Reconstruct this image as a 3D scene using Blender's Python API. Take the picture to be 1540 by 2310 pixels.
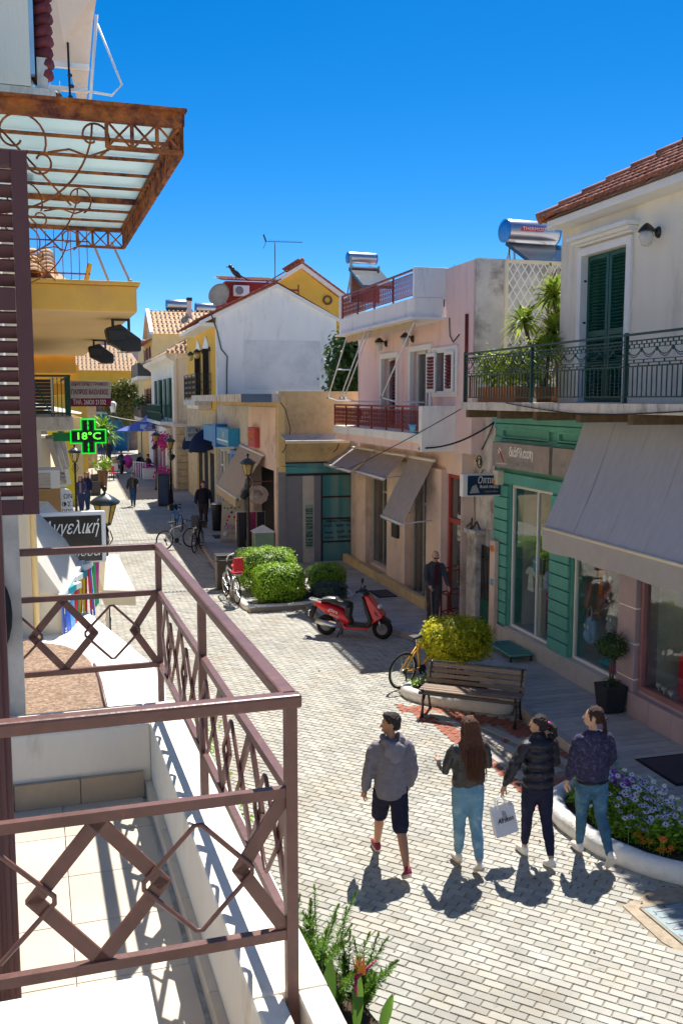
import bpy, math, random
from mathutils import Vector, Matrix
from math import sin, cos, pi, radians as R
for _o in list(bpy.data.objects): bpy.data.objects.remove(_o)
sc = bpy.context.scene
C = sc.collection.objects
rng = random.Random(7)
# ---------------------------------------------------------------- camera
cam = bpy.data.cameras.new('camera'); co = bpy.data.objects.new('camera', cam); C.link(co)
co.location = (0, 0, 5.1); co.rotation_euler = (R(90 - 6.73), 0, R(-15.52))
cam.sensor_fit = 'VERTICAL'; cam.sensor_height = 36; cam.lens = 33.66
cam.clip_start = .05; cam.clip_end = 3000; sc.camera = co
sc.render.resolution_x = 682; sc.render.resolution_y = 1024
# ---------------------------------------------------------------- sky and sun
SEL, SAZ = R(60), math.atan2(.52, .85)
w = bpy.data.worlds.new('World'); sc.world = w; w.use_nodes = True
nt = w.node_tree; bg = nt.nodes['Background']
sk = nt.nodes.new('ShaderNodeTexSky'); sk.sky_type = 'NISHITA'; sk.sun_disc = False
sk.sun_elevation = SEL; sk.sun_rotation = SAZ; sk.air_density = .6; sk.dust_density = .1; sk.ozone_density = 4.0; sk.altitude = 10
k1 = nt.nodes.new('ShaderNodeVectorMath'); k1.operation = 'SCALE'; k1.inputs['Scale'].default_value = .125
ga = nt.nodes.new('ShaderNodeGamma'); ga.inputs[1].default_value = .98
k2 = nt.nodes.new('ShaderNodeVectorMath'); k2.operation = 'SCALE'; k2.inputs['Scale'].default_value = 3.5
hs = nt.nodes.new('ShaderNodeHueSaturation'); hs.inputs['Saturation'].default_value = 1.4; hs.inputs['Hue'].default_value = .499
nt.links.new(sk.outputs[0], k1.inputs[0]); nt.links.new(k1.outputs[0], ga.inputs[0]); nt.links.new(ga.outputs[0], k2.inputs[0])
nt.links.new(k2.outputs[0], hs.inputs['Color']); nt.links.new(hs.outputs[0], bg.inputs[0]); bg.inputs[1].default_value = .15
sun = bpy.data.lights.new('sun', 'SUN'); sun.energy = 3.1; sun.angle = R(.5); sun.color = (1, .95, .86)
so = bpy.data.objects.new('sun', sun); C.link(so); so.location = (20, 30, 60)
so.rotation_euler = Vector((sin(SAZ)*cos(SEL), cos(SAZ)*cos(SEL), sin(SEL))).to_track_quat('Z', 'Y').to_euler()
sc.view_settings.view_transform = 'Standard'; sc.view_settings.look = 'None'
sc.view_settings.exposure = 1.36; sc.view_settings.gamma = 1; sc.view_settings.use_curve_mapping = False
# ---------------------------------------------------------------- mesh builder
V = Vector
class MB:
    def __init__(s): s.v = []; s.f = []; s.s = []
    def add(s, vs, fs, sm=False):
        n = len(s.v); s.v += [tuple(v) for v in vs]; s.f += [tuple(i + n for i in f) for f in fs]; s.s += [sm]*len(fs); return s
    def bb(s, x0, x1, y0, y1, z0, z1):
        return s.add([(x, y, z) for z in (z0, z1) for y in (y0, y1) for x in (x0, x1)],
                     [(0, 2, 3, 1), (4, 5, 7, 6), (0, 1, 5, 4), (2, 6, 7, 3), (0, 4, 6, 2), (1, 3, 7, 5)])
    def box(s, c, d, rz=0, M=None):
        m = M or Matrix.Rotation(rz, 3, 'Z'); c = V(c)
        vs = [c + m @ V((x*d[0]/2, y*d[1]/2, z*d[2]/2)) for z in (-1, 1) for y in (-1, 1) for x in (-1, 1)]
        return s.add(vs, [(0, 2, 3, 1), (4, 5, 7, 6), (0, 1, 5, 4), (2, 6, 7, 3), (0, 4, 6, 2), (1, 3, 7, 5)])
    def bar(s, p, q, w, h=None, up=(0, 0, 1)):
        p, q = V(p), V(q); h = h or w; d = (q - p).normalized(); up = V(up)
        if abs(d.dot(up)) > .99: up = V((0, 1, 0))
        a = d.cross(up).normalized()*(w/2); b = a.cross(d).normalized()*(h/2)
        vs = [e + sa*a + sb*b for e in (p, q) for sa, sb in ((-1, -1), (1, -1), (1, 1), (-1, 1))]
        return s.add(vs, [(3, 2, 1, 0), (4, 5, 6, 7), (0, 1, 5, 4), (1, 2, 6, 5), (2, 3, 7, 6), (3, 0, 4, 7)])
    def tube(s, pts, r, n=6, closed=False, sm=True, flat=1.0):
        pts = [V(p) for p in pts]; k = len(pts); vs = []; prev = None
        for i, p in enumerate(pts):
            if closed: d = pts[(i+1) % k] - pts[i-1]
            else: d = pts[min(i+1, k-1)] - pts[max(i-1, 0)]
            d = d.normalized() if d.length > 1e-9 else V((0, 0, 1))
            u = prev if prev is not None else (V((0, 0, 1)) if abs(d.z) < .9 else V((0, 1, 0)))
            a = u - d*u.dot(d)
            if a.length < 1e-6: a = V((1, 0, 0)) - d*d.x
            a.normalize(); b = d.cross(a); prev = a
            rr = r[i] if isinstance(r, (list, tuple)) else r
            vs += [p + a*(cos(2*pi*j/n)*rr) + b*(sin(2*pi*j/n)*rr*flat) for j in range(n)]
        fs = []
        for i in range(k if closed else k-1):
            i2 = (i+1) % k
            fs += [(i*n+j, i*n+(j+1) % n, i2*n+(j+1) % n, i2*n+j) for j in range(n)]
        s.add(vs, fs, sm)
        if not closed:
            m = len(s.v) - len(vs); s.f += [tuple(m+j for j in reversed(range(n))), tuple(m+(k-1)*n+j for j in range(n))]; s.s += [False]*2
        return s
    def lathe(s, c, prof, n=12, M=None, sm=True):
        m = M or Matrix.Identity(3); c = V(c); k = len(prof)
        vs = [c + m @ V((r*cos(2*pi*j/n), r*sin(2*pi*j/n), z)) for r, z in prof for j in range(n)]
        fs = [(i*n+j, i*n+(j+1) % n, (i+1)*n+(j+1) % n, (i+1)*n+j) for i in range(k-1) for j in range(n)]
        s.add(vs, fs, sm); b = len(s.v) - len(vs)
        s.f += [tuple(b+j for j in reversed(range(n))), tuple(b+(k-1)*n+j for j in range(n))]; s.s += [False]*2
        return s
    def ext(s, poly, vec, sm=False):
        p = [V(q) for q in poly]; v = V(vec); n = len(p)
        nr = V((0, 0, 0))
        for i in range(n): nr += p[i].cross(p[(i+1) % n])
        if nr.dot(v) > 0: p.reverse()
        s.add(p + [q + v for q in p], [tuple(range(n)), tuple(range(2*n-1, n-1, -1))] + [((i+1) % n, i, n+i, n+(i+1) % n) for i in range(n)], sm)
        return s
    def quad(s, *p, sm=False): return s.add(p, [tuple(range(len(p)))], sm)
    def ell(s, c, r, n=12, m=8, M=None):
        c = V(c); mm = M or Matrix.Identity(3)
        if not isinstance(r, (list, tuple)): r = (r, r, r)
        vs = [c + mm @ V((0, 0, -r[2]))]
        for i in range(1, m):
            t = -pi/2 + pi*i/m
            vs += [c + mm @ V((r[0]*cos(t)*cos(2*pi*j/n), r[1]*cos(t)*sin(2*pi*j/n), r[2]*sin(t))) for j in range(n)]
        vs.append(c + mm @ V((0, 0, r[2]))); fs = []
        for j in range(n):
            fs.append((0, 1+(j+1) % n, 1+j)); fs.append((len(vs)-1, 1+(m-2)*n+j, 1+(m-2)*n+(j+1) % n))
        for i in range(m-2):
            fs += [(1+i*n+j, 1+i*n+(j+1) % n, 1+(i+1)*n+(j+1) % n, 1+(i+1)*n+j) for j in range(n)]
        return s.add(vs, fs, True)
    def mesh(s, name, off=(0, 0, 0)):
        me = bpy.data.meshes.new(name); o = V(off)
        me.from_pydata([(v[0]-o.x, v[1]-o.y, v[2]-o.z) for v in s.v], [], s.f)
        me.polygons.foreach_set('use_smooth', s.s); me.update(); return me
LF = .0404                                   # the left row of houses stands turned by 2.3 degrees
ORI = {}
def thing(name, label, cat, at=(0, 0, 0), fr=0., group=None, parent=None):
    e = bpy.data.objects.new(name, None); e.empty_display_size = .1; C.link(e)
    e.location = Matrix.Rotation(fr, 3, 'Z') @ V(at); e.rotation_euler = (0, 0, fr)
    e['label'] = label; e['category'] = cat
    if group: e['group'] = group
    ORI[e.name] = V(at); return e
def part(name, mb, m, par, label=None, kind=None, bev=0, off=None):
    o0 = ORI.get(par.name, V((0, 0, 0))) if off is None else V(off)
    me = mb if isinstance(mb, bpy.types.Mesh) else mb.mesh(name, o0)
    o = bpy.data.objects.new(name, me); C.link(o); o.parent = par
    if m and not me.materials: me.materials.append(m)
    if label: o['label'] = label
    if kind: o['kind'] = kind
    if bev: bevel(o, bev)
    ORI[o.name] = o0; return o
def bevel(o, wd, seg=2):
    b = o.modifiers.new('bevel', 'BEVEL'); b.width = wd; b.segments = seg; b.limit_method = 'ANGLE'; b.angle_limit = R(40); return o
def solo(name, mb, m, label, cat, at=(0, 0, 0), fr=0., group=None, bev=0):
    me = mb if isinstance(mb, bpy.types.Mesh) else mb.mesh(name, at)
    o = bpy.data.objects.new(name, me); C.link(o); o.location = Matrix.Rotation(fr, 3, 'Z') @ V(at); o.rotation_euler = (0, 0, fr)
    if m and not me.materials: me.materials.append(m)
    o['label'] = label; o['category'] = cat
    if group: o['group'] = group
    if bev: bevel(o, bev)
    ORI[o.name] = V(at); return o
def struct(name, mb, m, kind='structure', par=None):
    o = bpy.data.objects.new(name, mb.mesh(name)); C.link(o); o.data.materials.append(m); o['kind'] = kind
    if par: o.parent = par
    ORI[o.name] = V((0, 0, 0)); return o
def copy_tree(o, parent=None):
    c = o.copy(); C.link(c)
    if parent: c.parent = parent
    ORI[c.name] = ORI.get(o.name, V((0, 0, 0)))
    for ch in o.children: copy_tree(ch, c)
    return c
def clone(o, at, rz, label=None, sc_=1):
    c = copy_tree(o); c.location = at; c.rotation_euler = (0, 0, rz); c.scale = (sc_,)*3
    if label: c['label'] = label
    return c
def inst(o, name, off, par, M=None):            # another piece that shares o's mesh
    c = o.copy(); C.link(c); c.parent = par; c.location = off
    if M: c.matrix_local = M
    return c
# ---------------------------------------------------------------- materials
def mat(name, col, rough=.75, var=.18, sc_=3., bump=0., bsc=60., metal=0., spec=.3, rnd=0., col2=None, amt=.5, sc2=1.2, emit=0., stretch=(1, 1, 1), objrnd=0., obj=False):
    m = bpy.data.materials.new(name); m.use_nodes = True; t = m.node_tree; N = t.nodes.new; L = t.links.new; p = t.nodes['Principled BSDF']
    p.inputs['Roughness'].default_value = rough; p.inputs['Metallic'].default_value = metal; p.inputs['Specular IOR Level'].default_value = spec
    if obj:
        g = N('ShaderNodeTexCoord'); src = g.outputs['Object']
    else:
        g = N('ShaderNodeNewGeometry'); src = g.outputs['Position']
    mp = N('ShaderNodeMapping'); mp.inputs['Scale'].default_value = stretch; L(src, mp.inputs[0]); src = mp.outputs[0]
    n1 = N('ShaderNodeTexNoise'); n1.inputs['Scale'].default_value = sc_; n1.inputs['Detail'].default_value = 6; n1.inputs['Roughness'].default_value = .65; L(src, n1.inputs['Vector'])
    mr = N('ShaderNodeMapRange'); mr.inputs[1].default_value = .28; mr.inputs[2].default_value = .72; mr.inputs[3].default_value = 1-var; mr.inputs[4].default_value = 1+var; L(n1.outputs[0], mr.inputs[0])
    base = N('ShaderNodeRGB'); base.outputs[0].default_value = (*col, 1); cs = base.outputs[0]
    if col2:
        n2 = N('ShaderNodeTexNoise'); n2.inputs['Scale'].default_value = sc2; n2.inputs['Detail'].default_value = 8; n2.inputs['Roughness'].default_value = .7; L(src, n2.inputs['Vector'])
        m2 = N('ShaderNodeMapRange'); m2.inputs[1].default_value = .62-amt*.3; m2.inputs[2].default_value = .8-amt*.3; L(n2.outputs[0], m2.inputs[0])
        mx = N('ShaderNodeMix'); mx.data_type = 'RGBA'; L(m2.outputs[0], mx.inputs[0]); L(cs, mx.inputs[6]); mx.inputs[7].default_value = (*col2, 1); cs = mx.outputs[2]
    val = mr.outputs[0]
    def mul(a, b):
        q = N('ShaderNodeMath'); q.operation = 'MULTIPLY'; L(a, q.inputs[0]); L(b, q.inputs[1]); return q.outputs[0]
    if rnd:
        gg = N('ShaderNodeNewGeometry'); r2 = N('ShaderNodeMapRange'); r2.inputs[3].default_value = 1-rnd; r2.inputs[4].default_value = 1+rnd; L(gg.outputs['Random Per Island'], r2.inputs[0]); val = mul(val, r2.outputs[0])
    if objrnd:
        gg = N('ShaderNodeObjectInfo'); r2 = N('ShaderNodeMapRange'); r2.inputs[3].default_value = 1-objrnd; r2.inputs[4].default_value = 1+objrnd; L(gg.outputs['Random'], r2.inputs[0]); val = mul(val, r2.outputs[0])
    sm = N('ShaderNodeVectorMath'); sm.operation = 'SCALE'; L(cs, sm.inputs[0]); L(val, sm.inputs['Scale']); L(sm.outputs[0], p.inputs['Base Color'])
    if bump:
        nb = N('ShaderNodeTexNoise'); nb.inputs['Scale'].default_value = bsc; nb.inputs['Detail'].default_value = 4; L(src, nb.inputs['Vector'])
        b = N('ShaderNodeBump'); b.inputs['Strength'].default_value = bump; b.inputs['Distance'].default_value = .02; L(nb.outputs[0], b.inputs['Height']); L(b.outputs[0], p.inputs['Normal'])
    if emit:
        p.inputs['Emission Color'].default_value = (*col, 1); p.inputs['Emission Strength'].default_value = emit
    return m
def glass(name, tint, refl=.9, rough=.03, opaque=0., base=(.2, .3, .3)):
    m = bpy.data.materials.new(name); m.use_nodes = True; t = m.node_tree; N = t.nodes.new; L = t.links.new
    t.nodes.remove(t.nodes['Principled BSDF']); out = t.nodes['Material Output']
    tr = N('ShaderNodeBsdfTransparent'); tr.inputs[0].default_value = (*tint, 1); a = tr.outputs[0]
    if opaque:
        df = N('ShaderNodeBsdfDiffuse'); df.inputs[0].default_value = (*base, 1); tl = N('ShaderNodeBsdfTranslucent'); tl.inputs[0].default_value = (*base, 1)
        q = N('ShaderNodeMixShader'); q.inputs[0].default_value = .5; L(df.outputs[0], q.inputs[1]); L(tl.outputs[0], q.inputs[2])
        q2 = N('ShaderNodeMixShader'); q2.inputs[0].default_value = opaque; L(a, q2.inputs[1]); L(q.outputs[0], q2.inputs[2]); a = q2.outputs[0]
    gl = N('ShaderNodeBsdfGlossy'); gl.inputs['Roughness'].default_value = rough; gl.inputs[0].default_value = (refl, refl, refl, 1)
    fr = N('ShaderNodeFresnel'); g = N('ShaderNodeNewGeometry'); ior = N('ShaderNodeMapRange'); ior.inputs[3].default_value = 2.2; ior.inputs[4].default_value = 1/2.2; L(g.outputs['Backfacing'], ior.inputs[0]); L(ior.outputs[0], fr.inputs[0])
    mx = N('ShaderNodeMixShader'); L(fr.outputs[0], mx.inputs[0]); L(a, mx.inputs[1]); L(gl.outputs[0], mx.inputs[2]); L(mx.outputs[0], out.inputs[0])
    return m
def leafmat(name, c1, c2, trans=.35, rough=.45):
    m = bpy.data.materials.new(name); m.use_nodes = True; t = m.node_tree; N = t.nodes.new; L = t.links.new; p = t.nodes['Principled BSDF']; out = t.nodes['Material Output']
    g = N('ShaderNodeNewGeometry'); n = N('ShaderNodeTexNoise'); n.inputs['Scale'].default_value = 4; L(g.outputs['Position'], n.inputs['Vector'])
    ad = N('ShaderNodeMath'); ad.operation = 'ADD'; L(g.outputs['Random Per Island'], ad.inputs[0]); L(n.outputs[0], ad.inputs[1])
    mr = N('ShaderNodeMapRange'); mr.inputs[1].default_value = .3; mr.inputs[2].default_value = 1.25; L(ad.outputs[0], mr.inputs[0])
    mx = N('ShaderNodeMix'); mx.data_type = 'RGBA'; L(mr.outputs[0], mx.inputs[0]); mx.inputs[6].default_value = (*c1, 1); mx.inputs[7].default_value = (*c2, 1)
    L(mx.outputs[2], p.inputs['Base Color']); p.inputs['Roughness'].default_value = rough; p.inputs['Specular IOR Level'].default_value = .35
    tl = N('ShaderNodeBsdfTranslucent'); L(mx.outputs[2], tl.inputs[0]); q = N('ShaderNodeMixShader'); q.inputs[0].default_value = trans
    L(p.outputs[0], q.inputs[1]); L(tl.outputs[0], q.inputs[2]); L(q.outputs[0], out.inputs[0]); return m
def clothmat(name, col, trans=.3, var=.08, sc_=4, stretch=(1, 1, 1)):
    m = mat(name, col, .9, var, sc_, spec=.1, stretch=stretch, bump=.1, bsc=30); t = m.node_tree; p = t.nodes['Principled BSDF']; out = t.nodes['Material Output']
    tl = t.nodes.new('ShaderNodeBsdfTranslucent'); tl.inputs[0].default_value = (*col, 1); q = t.nodes.new('ShaderNodeMixShader'); q.inputs[0].default_value = trans
    t.links.new(p.outputs[0], q.inputs[1]); t.links.new(tl.outputs[0], q.inputs[2]); t.links.new(q.outputs[0], out.inputs[0]); return m
# ---------------------------------------------------------------- writing, foliage, walls
def text(s, size, pos, right, up, m, par, ext=.003, align='CENTER', shear=0., name='lettering', bold=0., space=1., fit=None, off=None, label=None):
    cu = bpy.data.curves.new('lettering', 'FONT'); cu.body = s; cu.size = size; cu.extrude = ext; cu.align_x = align; cu.align_y = 'CENTER'; cu.shear = shear; cu.offset = bold; cu.space_character = space; cu.resolution_u = 2
    t = bpy.data.objects.new('lettering', cu); C.link(t)
    me = bpy.data.meshes.new_from_object(t.evaluated_get(bpy.context.evaluated_depsgraph_get())); bpy.data.objects.remove(t); bpy.data.curves.remove(cu)
    r, u = V(right).normalized(), V(up).normalized(); n = r.cross(u)
    if fit and len(me.vertices):
        xs = [v.co.x for v in me.vertices]; k = fit/max(1e-6, max(xs)-min(xs))
    else: k = 1
    o0 = (ORI.get(par.name, V((0, 0, 0))) if off is None else V(off))
    for v in me.vertices: v.co = V(pos) - o0 + r*(v.co.x*k) + u*v.co.y + n*(v.co.z + ext)
    me.materials.clear(); me.materials.append(m)
    o = bpy.data.objects.new(name, me); C.link(o); o.parent = par; ORI[o.name] = o0
    if label: o['label'] = label
    return o
def leaves(mb, pts, size, asp=.55, up=.35, rg=rng, cup=.0, wild=.45):
    for p, n in pts:
        n = V(n) + V((rg.gauss(0, wild), rg.gauss(0, wild), rg.gauss(0, wild) + up)); n.normalize()
        a = n.cross(V((rg.gauss(0, 1), rg.gauss(0, 1), rg.gauss(0, 1))));
        if a.length < 1e-4: continue
        a.normalize(); b = n.cross(a); L = size*rg.uniform(.7, 1.3); W = L*asp; p = V(p)
        mb.add([p - a*L*.5, p + b*W*.5 + n*cup*L, p + a*L*.5, p - b*W*.5 + n*cup*L], [(0, 1, 2, 3)])
def shell(n, c, r, rg=rng, flat=4., jit=.12, lo=-1.):
    out = []
    for _ in range(n):                           # points on a bumpy super-ellipsoid shell
        z = rg.uniform(lo, 1); t = rg.uniform(0, 2*pi); q = math.sqrt(max(0, 1-z*z)); d = V((q*cos(t), q*sin(t), z))
        k = (abs(d.x)**flat + abs(d.y)**flat + abs(d.z)**flat)**(-1/flat)
        b = 1 + .07*sin(5*t+c[0]*7)*sin(6*z+c[1]*3) + .05*sin(9*t+2)*sin(11*z) + rg.gauss(0, jit)*.6 - abs(rg.gauss(0, jit))
        out.append(((c[0]+d.x*k*b*r[0], c[1]+d.y*k*b*r[1], c[2]+d.z*k*b*r[2]), (d.x*k/r[0]*.4, d.y*k/r[1]*.4, d.z*k/r[2]*.4)))
    return out
def cells(mb, plane, c0, c1, a0, a1, z0, z1, holes):
    """wall slab with openings. plane 'x': thickness c0..c1 along x, runs a0..a1 along y; plane 'y': the other way"""
    A = sorted({a0, a1} | {v for h in holes for v in h[:2] if a0 < v < a1})
    for i in range(len(A)-1):
        am = (A[i]+A[i+1])/2; hs = sorted((h[2], h[3]) for h in holes if h[0] < am < h[1]); z = z0
        segs = []
        for p, q in hs:
            if p > z: segs.append((z, p))
            z = max(z, q)
        if z < z1: segs.append((z, z1))
        for p, q in segs:
            if plane == 'x': mb.bb(c0, c1, A[i], A[i+1], p, q)
            else: mb.bb(A[i], A[i+1], c0, c1, p, q)
    return mb
def fuse(name, mb, m, par, vox=.012, it=6, fac=.5, bump=None):
    """melt overlapping closed pieces into one continuous smooth surface"""
    me = mb.mesh(name); o = bpy.data.objects.new(name, me); C.link(o)
    r = o.modifiers.new('r', 'REMESH'); r.mode = 'VOXEL'; r.voxel_size = vox; r.use_smooth_shade = True
    s = o.modifiers.new('s', 'SMOOTH'); s.iterations = it; s.factor = fac
    if bump:
        tx = bpy.data.textures.new('folds', 'CLOUDS'); tx.noise_scale = bump[1]; d = o.modifiers.new('d', 'DISPLACE'); d.texture = tx; d.strength = bump[0]; d.mid_level = .5; d.texture_coords = 'LOCAL'
    me2 = bpy.data.meshes.new_from_object(o.evaluated_get(bpy.context.evaluated_depsgraph_get())); me2.name = name
    bpy.data.objects.remove(o); bpy.data.meshes.remove(me)
    me2.polygons.foreach_set('use_smooth', [True]*len(me2.polygons)); me2.materials.clear(); me2.materials.append(m)
    q = bpy.data.objects.new(name, me2); C.link(q); q.parent = par; ORI[q.name] = V((0, 0, 0)); return q
def inside(poly, x, y):
    r = False; j = len(poly)-1
    for i in range(len(poly)):
        if (poly[i][1] > y) != (poly[j][1] > y) and x < (poly[j][0]-poly[i][0])*(y-poly[i][1])/(poly[j][1]-poly[i][1])+poly[i][0]: r = not r
        j = i
    return r
def arc(c, r, a0, a1, n, u=(0, 1, 0), v=(0, 0, 1)):
    c, u, v = V(c), V(u), V(v); return [c + u*(r*cos(a0+(a1-a0)*i/n)) + v*(r*sin(a0+(a1-a0)*i/n)) for i in range(n+1)]
def spiral(c, r0, r1, a0, a1, n, u, v):
    c, u, v = V(c), V(u), V(v); return [c + u*((r0+(r1-r0)*i/n)*cos(a0+(a1-a0)*i/n)) + v*((r0+(r1-r0)*i/n)*sin(a0+(a1-a0)*i/n)) for i in range(n+1)]
M = {}
def mk(key, *a, **k): M[key] = mat(key, *a, **k)
mk('paver', (.46, .447, .40), .85, .16, 2.2, .3, 90, rnd=.14, objrnd=.14, col2=(.38, .335, .27), amt=.42, sc2=1.1)
mk('mortar', (.30, .27, .215), .95, .25, 6, .3)
mk('red_brick', (.36, .115, .075), .85, .15, 4, .25, 90, rnd=.16, objrnd=.16)
mk('plank_tile', (.46, .44, .41), .8, .18, 5, .15, 30, rnd=.12, objrnd=.12, stretch=(1, 5, 1))
mk('far_ground', (.43, .40, .34), .9, .15, .6)
mk('kerb', (.42, .37, .34), .85, .2, 5, .3)
mk('white_kerb', (.80, .78, .74), .8, .08, 5, .5, 45, col2=(.5, .46, .4), amt=.12, sc2=3)
mk('soil', (.07, .045, .03), .95, .4, 14, .8, 40)
mk('white_wall', (.86, .85, .83), .85, .06, 1.2, .15, 40, col2=(.55, .54, .52), amt=.32, sc2=1.5, stretch=(1, 1, .22))
mk('white_paint', (.80, .79, .77), .6, .05, 4)
mk('grey_wall', (.62, .58, .54), .9, .14, 2.5, .3, 20, col2=(.22, .19, .17), amt=.52, sc2=1.3)
mk('pink_wall', (.85, .63, .60), .85, .06, 1.5, .12, 40, col2=(.58, .40, .36), amt=.32, sc2=1.5, stretch=(1, 1, .2))
mk('salmon_wall', (.78, .60, .52), .85, .08, 2, .1, 30, col2=(.48, .33, .26), amt=.25)
mk('beige_wall', (.66, .49, .27), .9, .12, 3, .25, 14, col2=(.45, .33, .2), amt=.35)
mk('cream_wall', (.80, .74, .63), .85, .06, 1.5, .15, 60, col2=(.62, .55, .43), amt=.34, sc2=1.6, stretch=(1, 1, .2))
mk('yellow_wall', (.78, .46, .07), .85, .08, 2, .1, 40, col2=(.7, .4, .08), amt=.3)
mk('pale_yellow', (.78, .58, .28), .85, .08, 2, .1, 40)
mk('stone_wall', (.62, .50, .32), .9, .18, 4, .35, 12, col2=(.42, .33, .2), amt=.35, sc2=2.5)
mk('lgrey_wall', (.56, .52, .47), .85, .1, 2.5, .1, 30, col2=(.33, .31, .29), amt=.3)
mk('dgrey_wall', (.24, .24, .27), .7, .1, 3, .05)
mk('concrete', (.64, .61, .56), .9, .15, 4, .25, 30, col2=(.27, .23, .18), amt=.42, sc2=3, stretch=(1, 1, .35))
mk('rooftile', (.42, .16, .10), .85, .2, 6, .2, objrnd=.22, rnd=.22)
mk('oldtile', (.62, .42, .26), .9, .25, 5, .2, objrnd=.3, rnd=.3)
mk('teal_paint', (.115, .40, .335), .6, .1, 3, .06, 50, col2=(.09, .33, .28), amt=.3)
mk('railing_paint', (.012, .055, .05), .45, .15, 6)
mk('green_paint', (.012, .085, .06), .45, .12, 6)
mk('mauve_tile', (.42, .33, .37), .5, .08, 3)
mk('dark_red', (.22, .035, .03), .5, .12, 6)
mk('brown_metal', (.145, .062, .05), .42, .18, 14, .12, 30, spec=.5, col2=(.24, .12, .075), amt=.12, sc2=9)
mk('brown_wood', (.09, .038, .044), .5, .12, 5, stretch=(1, 1, .3))
mk('rust', (.34, .115, .03), .85, .5, 18, .4, 60, col2=(.10, .03, .03), amt=.62, sc2=8)
mk('black_iron', (.02, .02, .022), .4, .2, 10, spec=.5)
mk('dark_iron', (.035, .05, .055), .45, .2, 10, spec=.5)
mk('steel', (.62, .63, .65), .3, .08, 8, metal=.9)
mk('white_metal', (.78, .78, .78), .4, .04, 5)
mk('grey_metal', (.33, .33, .34), .5, .1, 5)
mk('black_rubber', (.018, .018, .02), .8, .2, 20, .2)
mk('black_plastic', (.022, .022, .025), .45, .15, 10, spec=.4)
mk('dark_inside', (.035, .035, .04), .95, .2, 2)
mk('shop_inside', (.62, .60, .56), .95, .2, 2)
mk('marble', (.52, .50, .48), .4, .12, 4, col2=(.36, .35, .34), amt=.4, sc2=4)
mk('floor_tile', (.62, .53, .42), .6, .06, 3, objrnd=.05)
mk('skirting', (.42, .33, .23), .6, .12, 8, objrnd=.06)
mk('granite', (.21, .14, .095), .9, .45, 55, .6, 60, col2=(.38, .27, .2), amt=.6, sc2=30)
mk('wood_slat', (.24, .165, .115), .5, .25, 6, .2, 40, stretch=(1, 1, 6), objrnd=.2, spec=.45)
mk('cable', (.02, .02, .022), .7)
mk('bark', (.15, .10, .06), .95, .3, 12, .6, 30)
mk('paint_blue', (.02, .22, .62), .4, .08, 4)
mk('paint_red', (.62, .02, .03), .35, .08, 4)
mk('pot_black', (.03, .03, .04), .5, .15, 6)
mk('terracotta', (.50, .22, .09), .8, .15, 6)
for k, c in dict(w=(.85, .85, .83), k=(.015, .015, .02), r=(.65, .03, .05), y=(.85, .62, .03), g=(.03, .38, .12), b=(.02, .10, .55), lb=(.12, .42, .75), p=(.75, .06, .35), o=(.85, .25, .03), pu=(.30, .05, .55), m=(.33, .02, .10), gr=(.35, .35, .36), sk=(.55, .30, .2), t=(.03, .36, .42), dk=(.05, .05, .07), cr=(.78, .68, .5), br=(.16, .08, .05), gd=(.5, .45, .4)).items(): mk('c_'+k, c, .55, .06, 6)
def stain(m, scale, dark, lo=.5, hi=.75, stretch=(1, 1, 1)):
    t = m.node_tree; N = t.nodes.new; L = t.links.new; p = t.nodes['Principled BSDF']; src = p.inputs['Base Color'].links[0].from_socket
    g = N('ShaderNodeNewGeometry'); mp = N('ShaderNodeMapping'); mp.inputs['Scale'].default_value = stretch; L(g.outputs['Position'], mp.inputs[0]); n = N('ShaderNodeTexNoise'); n.inputs['Scale'].default_value = scale; n.inputs['Detail'].default_value = 7; n.inputs['Roughness'].default_value = .62; L(mp.outputs[0], n.inputs['Vector'])
    r = N('ShaderNodeMapRange'); r.inputs[1].default_value = lo; r.inputs[2].default_value = hi; r.inputs[3].default_value = 1; r.inputs[4].default_value = dark; L(n.outputs[0], r.inputs[0])
    s = N('ShaderNodeVectorMath'); s.operation = 'SCALE'; L(src, s.inputs[0]); L(r.outputs[0], s.inputs['Scale']); L(s.outputs[0], p.inputs['Base Color'])
stain(M['paver'], .45, .74); stain(M['paver'], 3.5, .6, .64, .7); stain(M['red_brick'], .8, .7); stain(M['plank_tile'], .7, .72); stain(M['floor_tile'], 1.6, .8); stain(M['white_kerb'], 2.2, .72, .56, .72); stain(M['teal_paint'], 1.2, .78, stretch=(1, 1, .3)); stain(M['salmon_wall'], .9, .78, stretch=(1, 1, .3)); stain(M['brown_metal'], 6, .7)
M['glass'] = glass('shop_glass', (.75, .85, .85)); M['teal_glass'] = glass('teal_glass', (.4, .7, .7), opaque=.85, base=(.10, .54, .62), rough=.1)
M['canopy_glass'] = glass('canopy_glass', (.72, .85, .88), opaque=.72, base=(.62, .78, .80), rough=.25); M['lamp_glass'] = glass('lamp_glass', (.85, .75, .35), opaque=.6, base=(.75, .55, .12), rough=.15)
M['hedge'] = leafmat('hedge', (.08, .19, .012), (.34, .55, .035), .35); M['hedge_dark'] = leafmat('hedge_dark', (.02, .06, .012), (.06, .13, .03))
M['shrub'] = leafmat('shrub', (.09, .17, .02), (.38, .46, .06), .5); M['lime'] = leafmat('lime', (.16, .24, .012), (.72, .66, .03), .4); M['fern'] = leafmat('fern', (.03, .11, .015), (.16, .30, .03))
M['yucca'] = leafmat('yucca', (.05, .12, .02), (.24, .34, .06)); M['vine'] = leafmat('vine', (.07, .09, .02), (.22, .22, .05)); M['grey_leaf'] = leafmat('grey_leaf', (.06, .10, .09), (.12, .18, .16))
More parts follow.
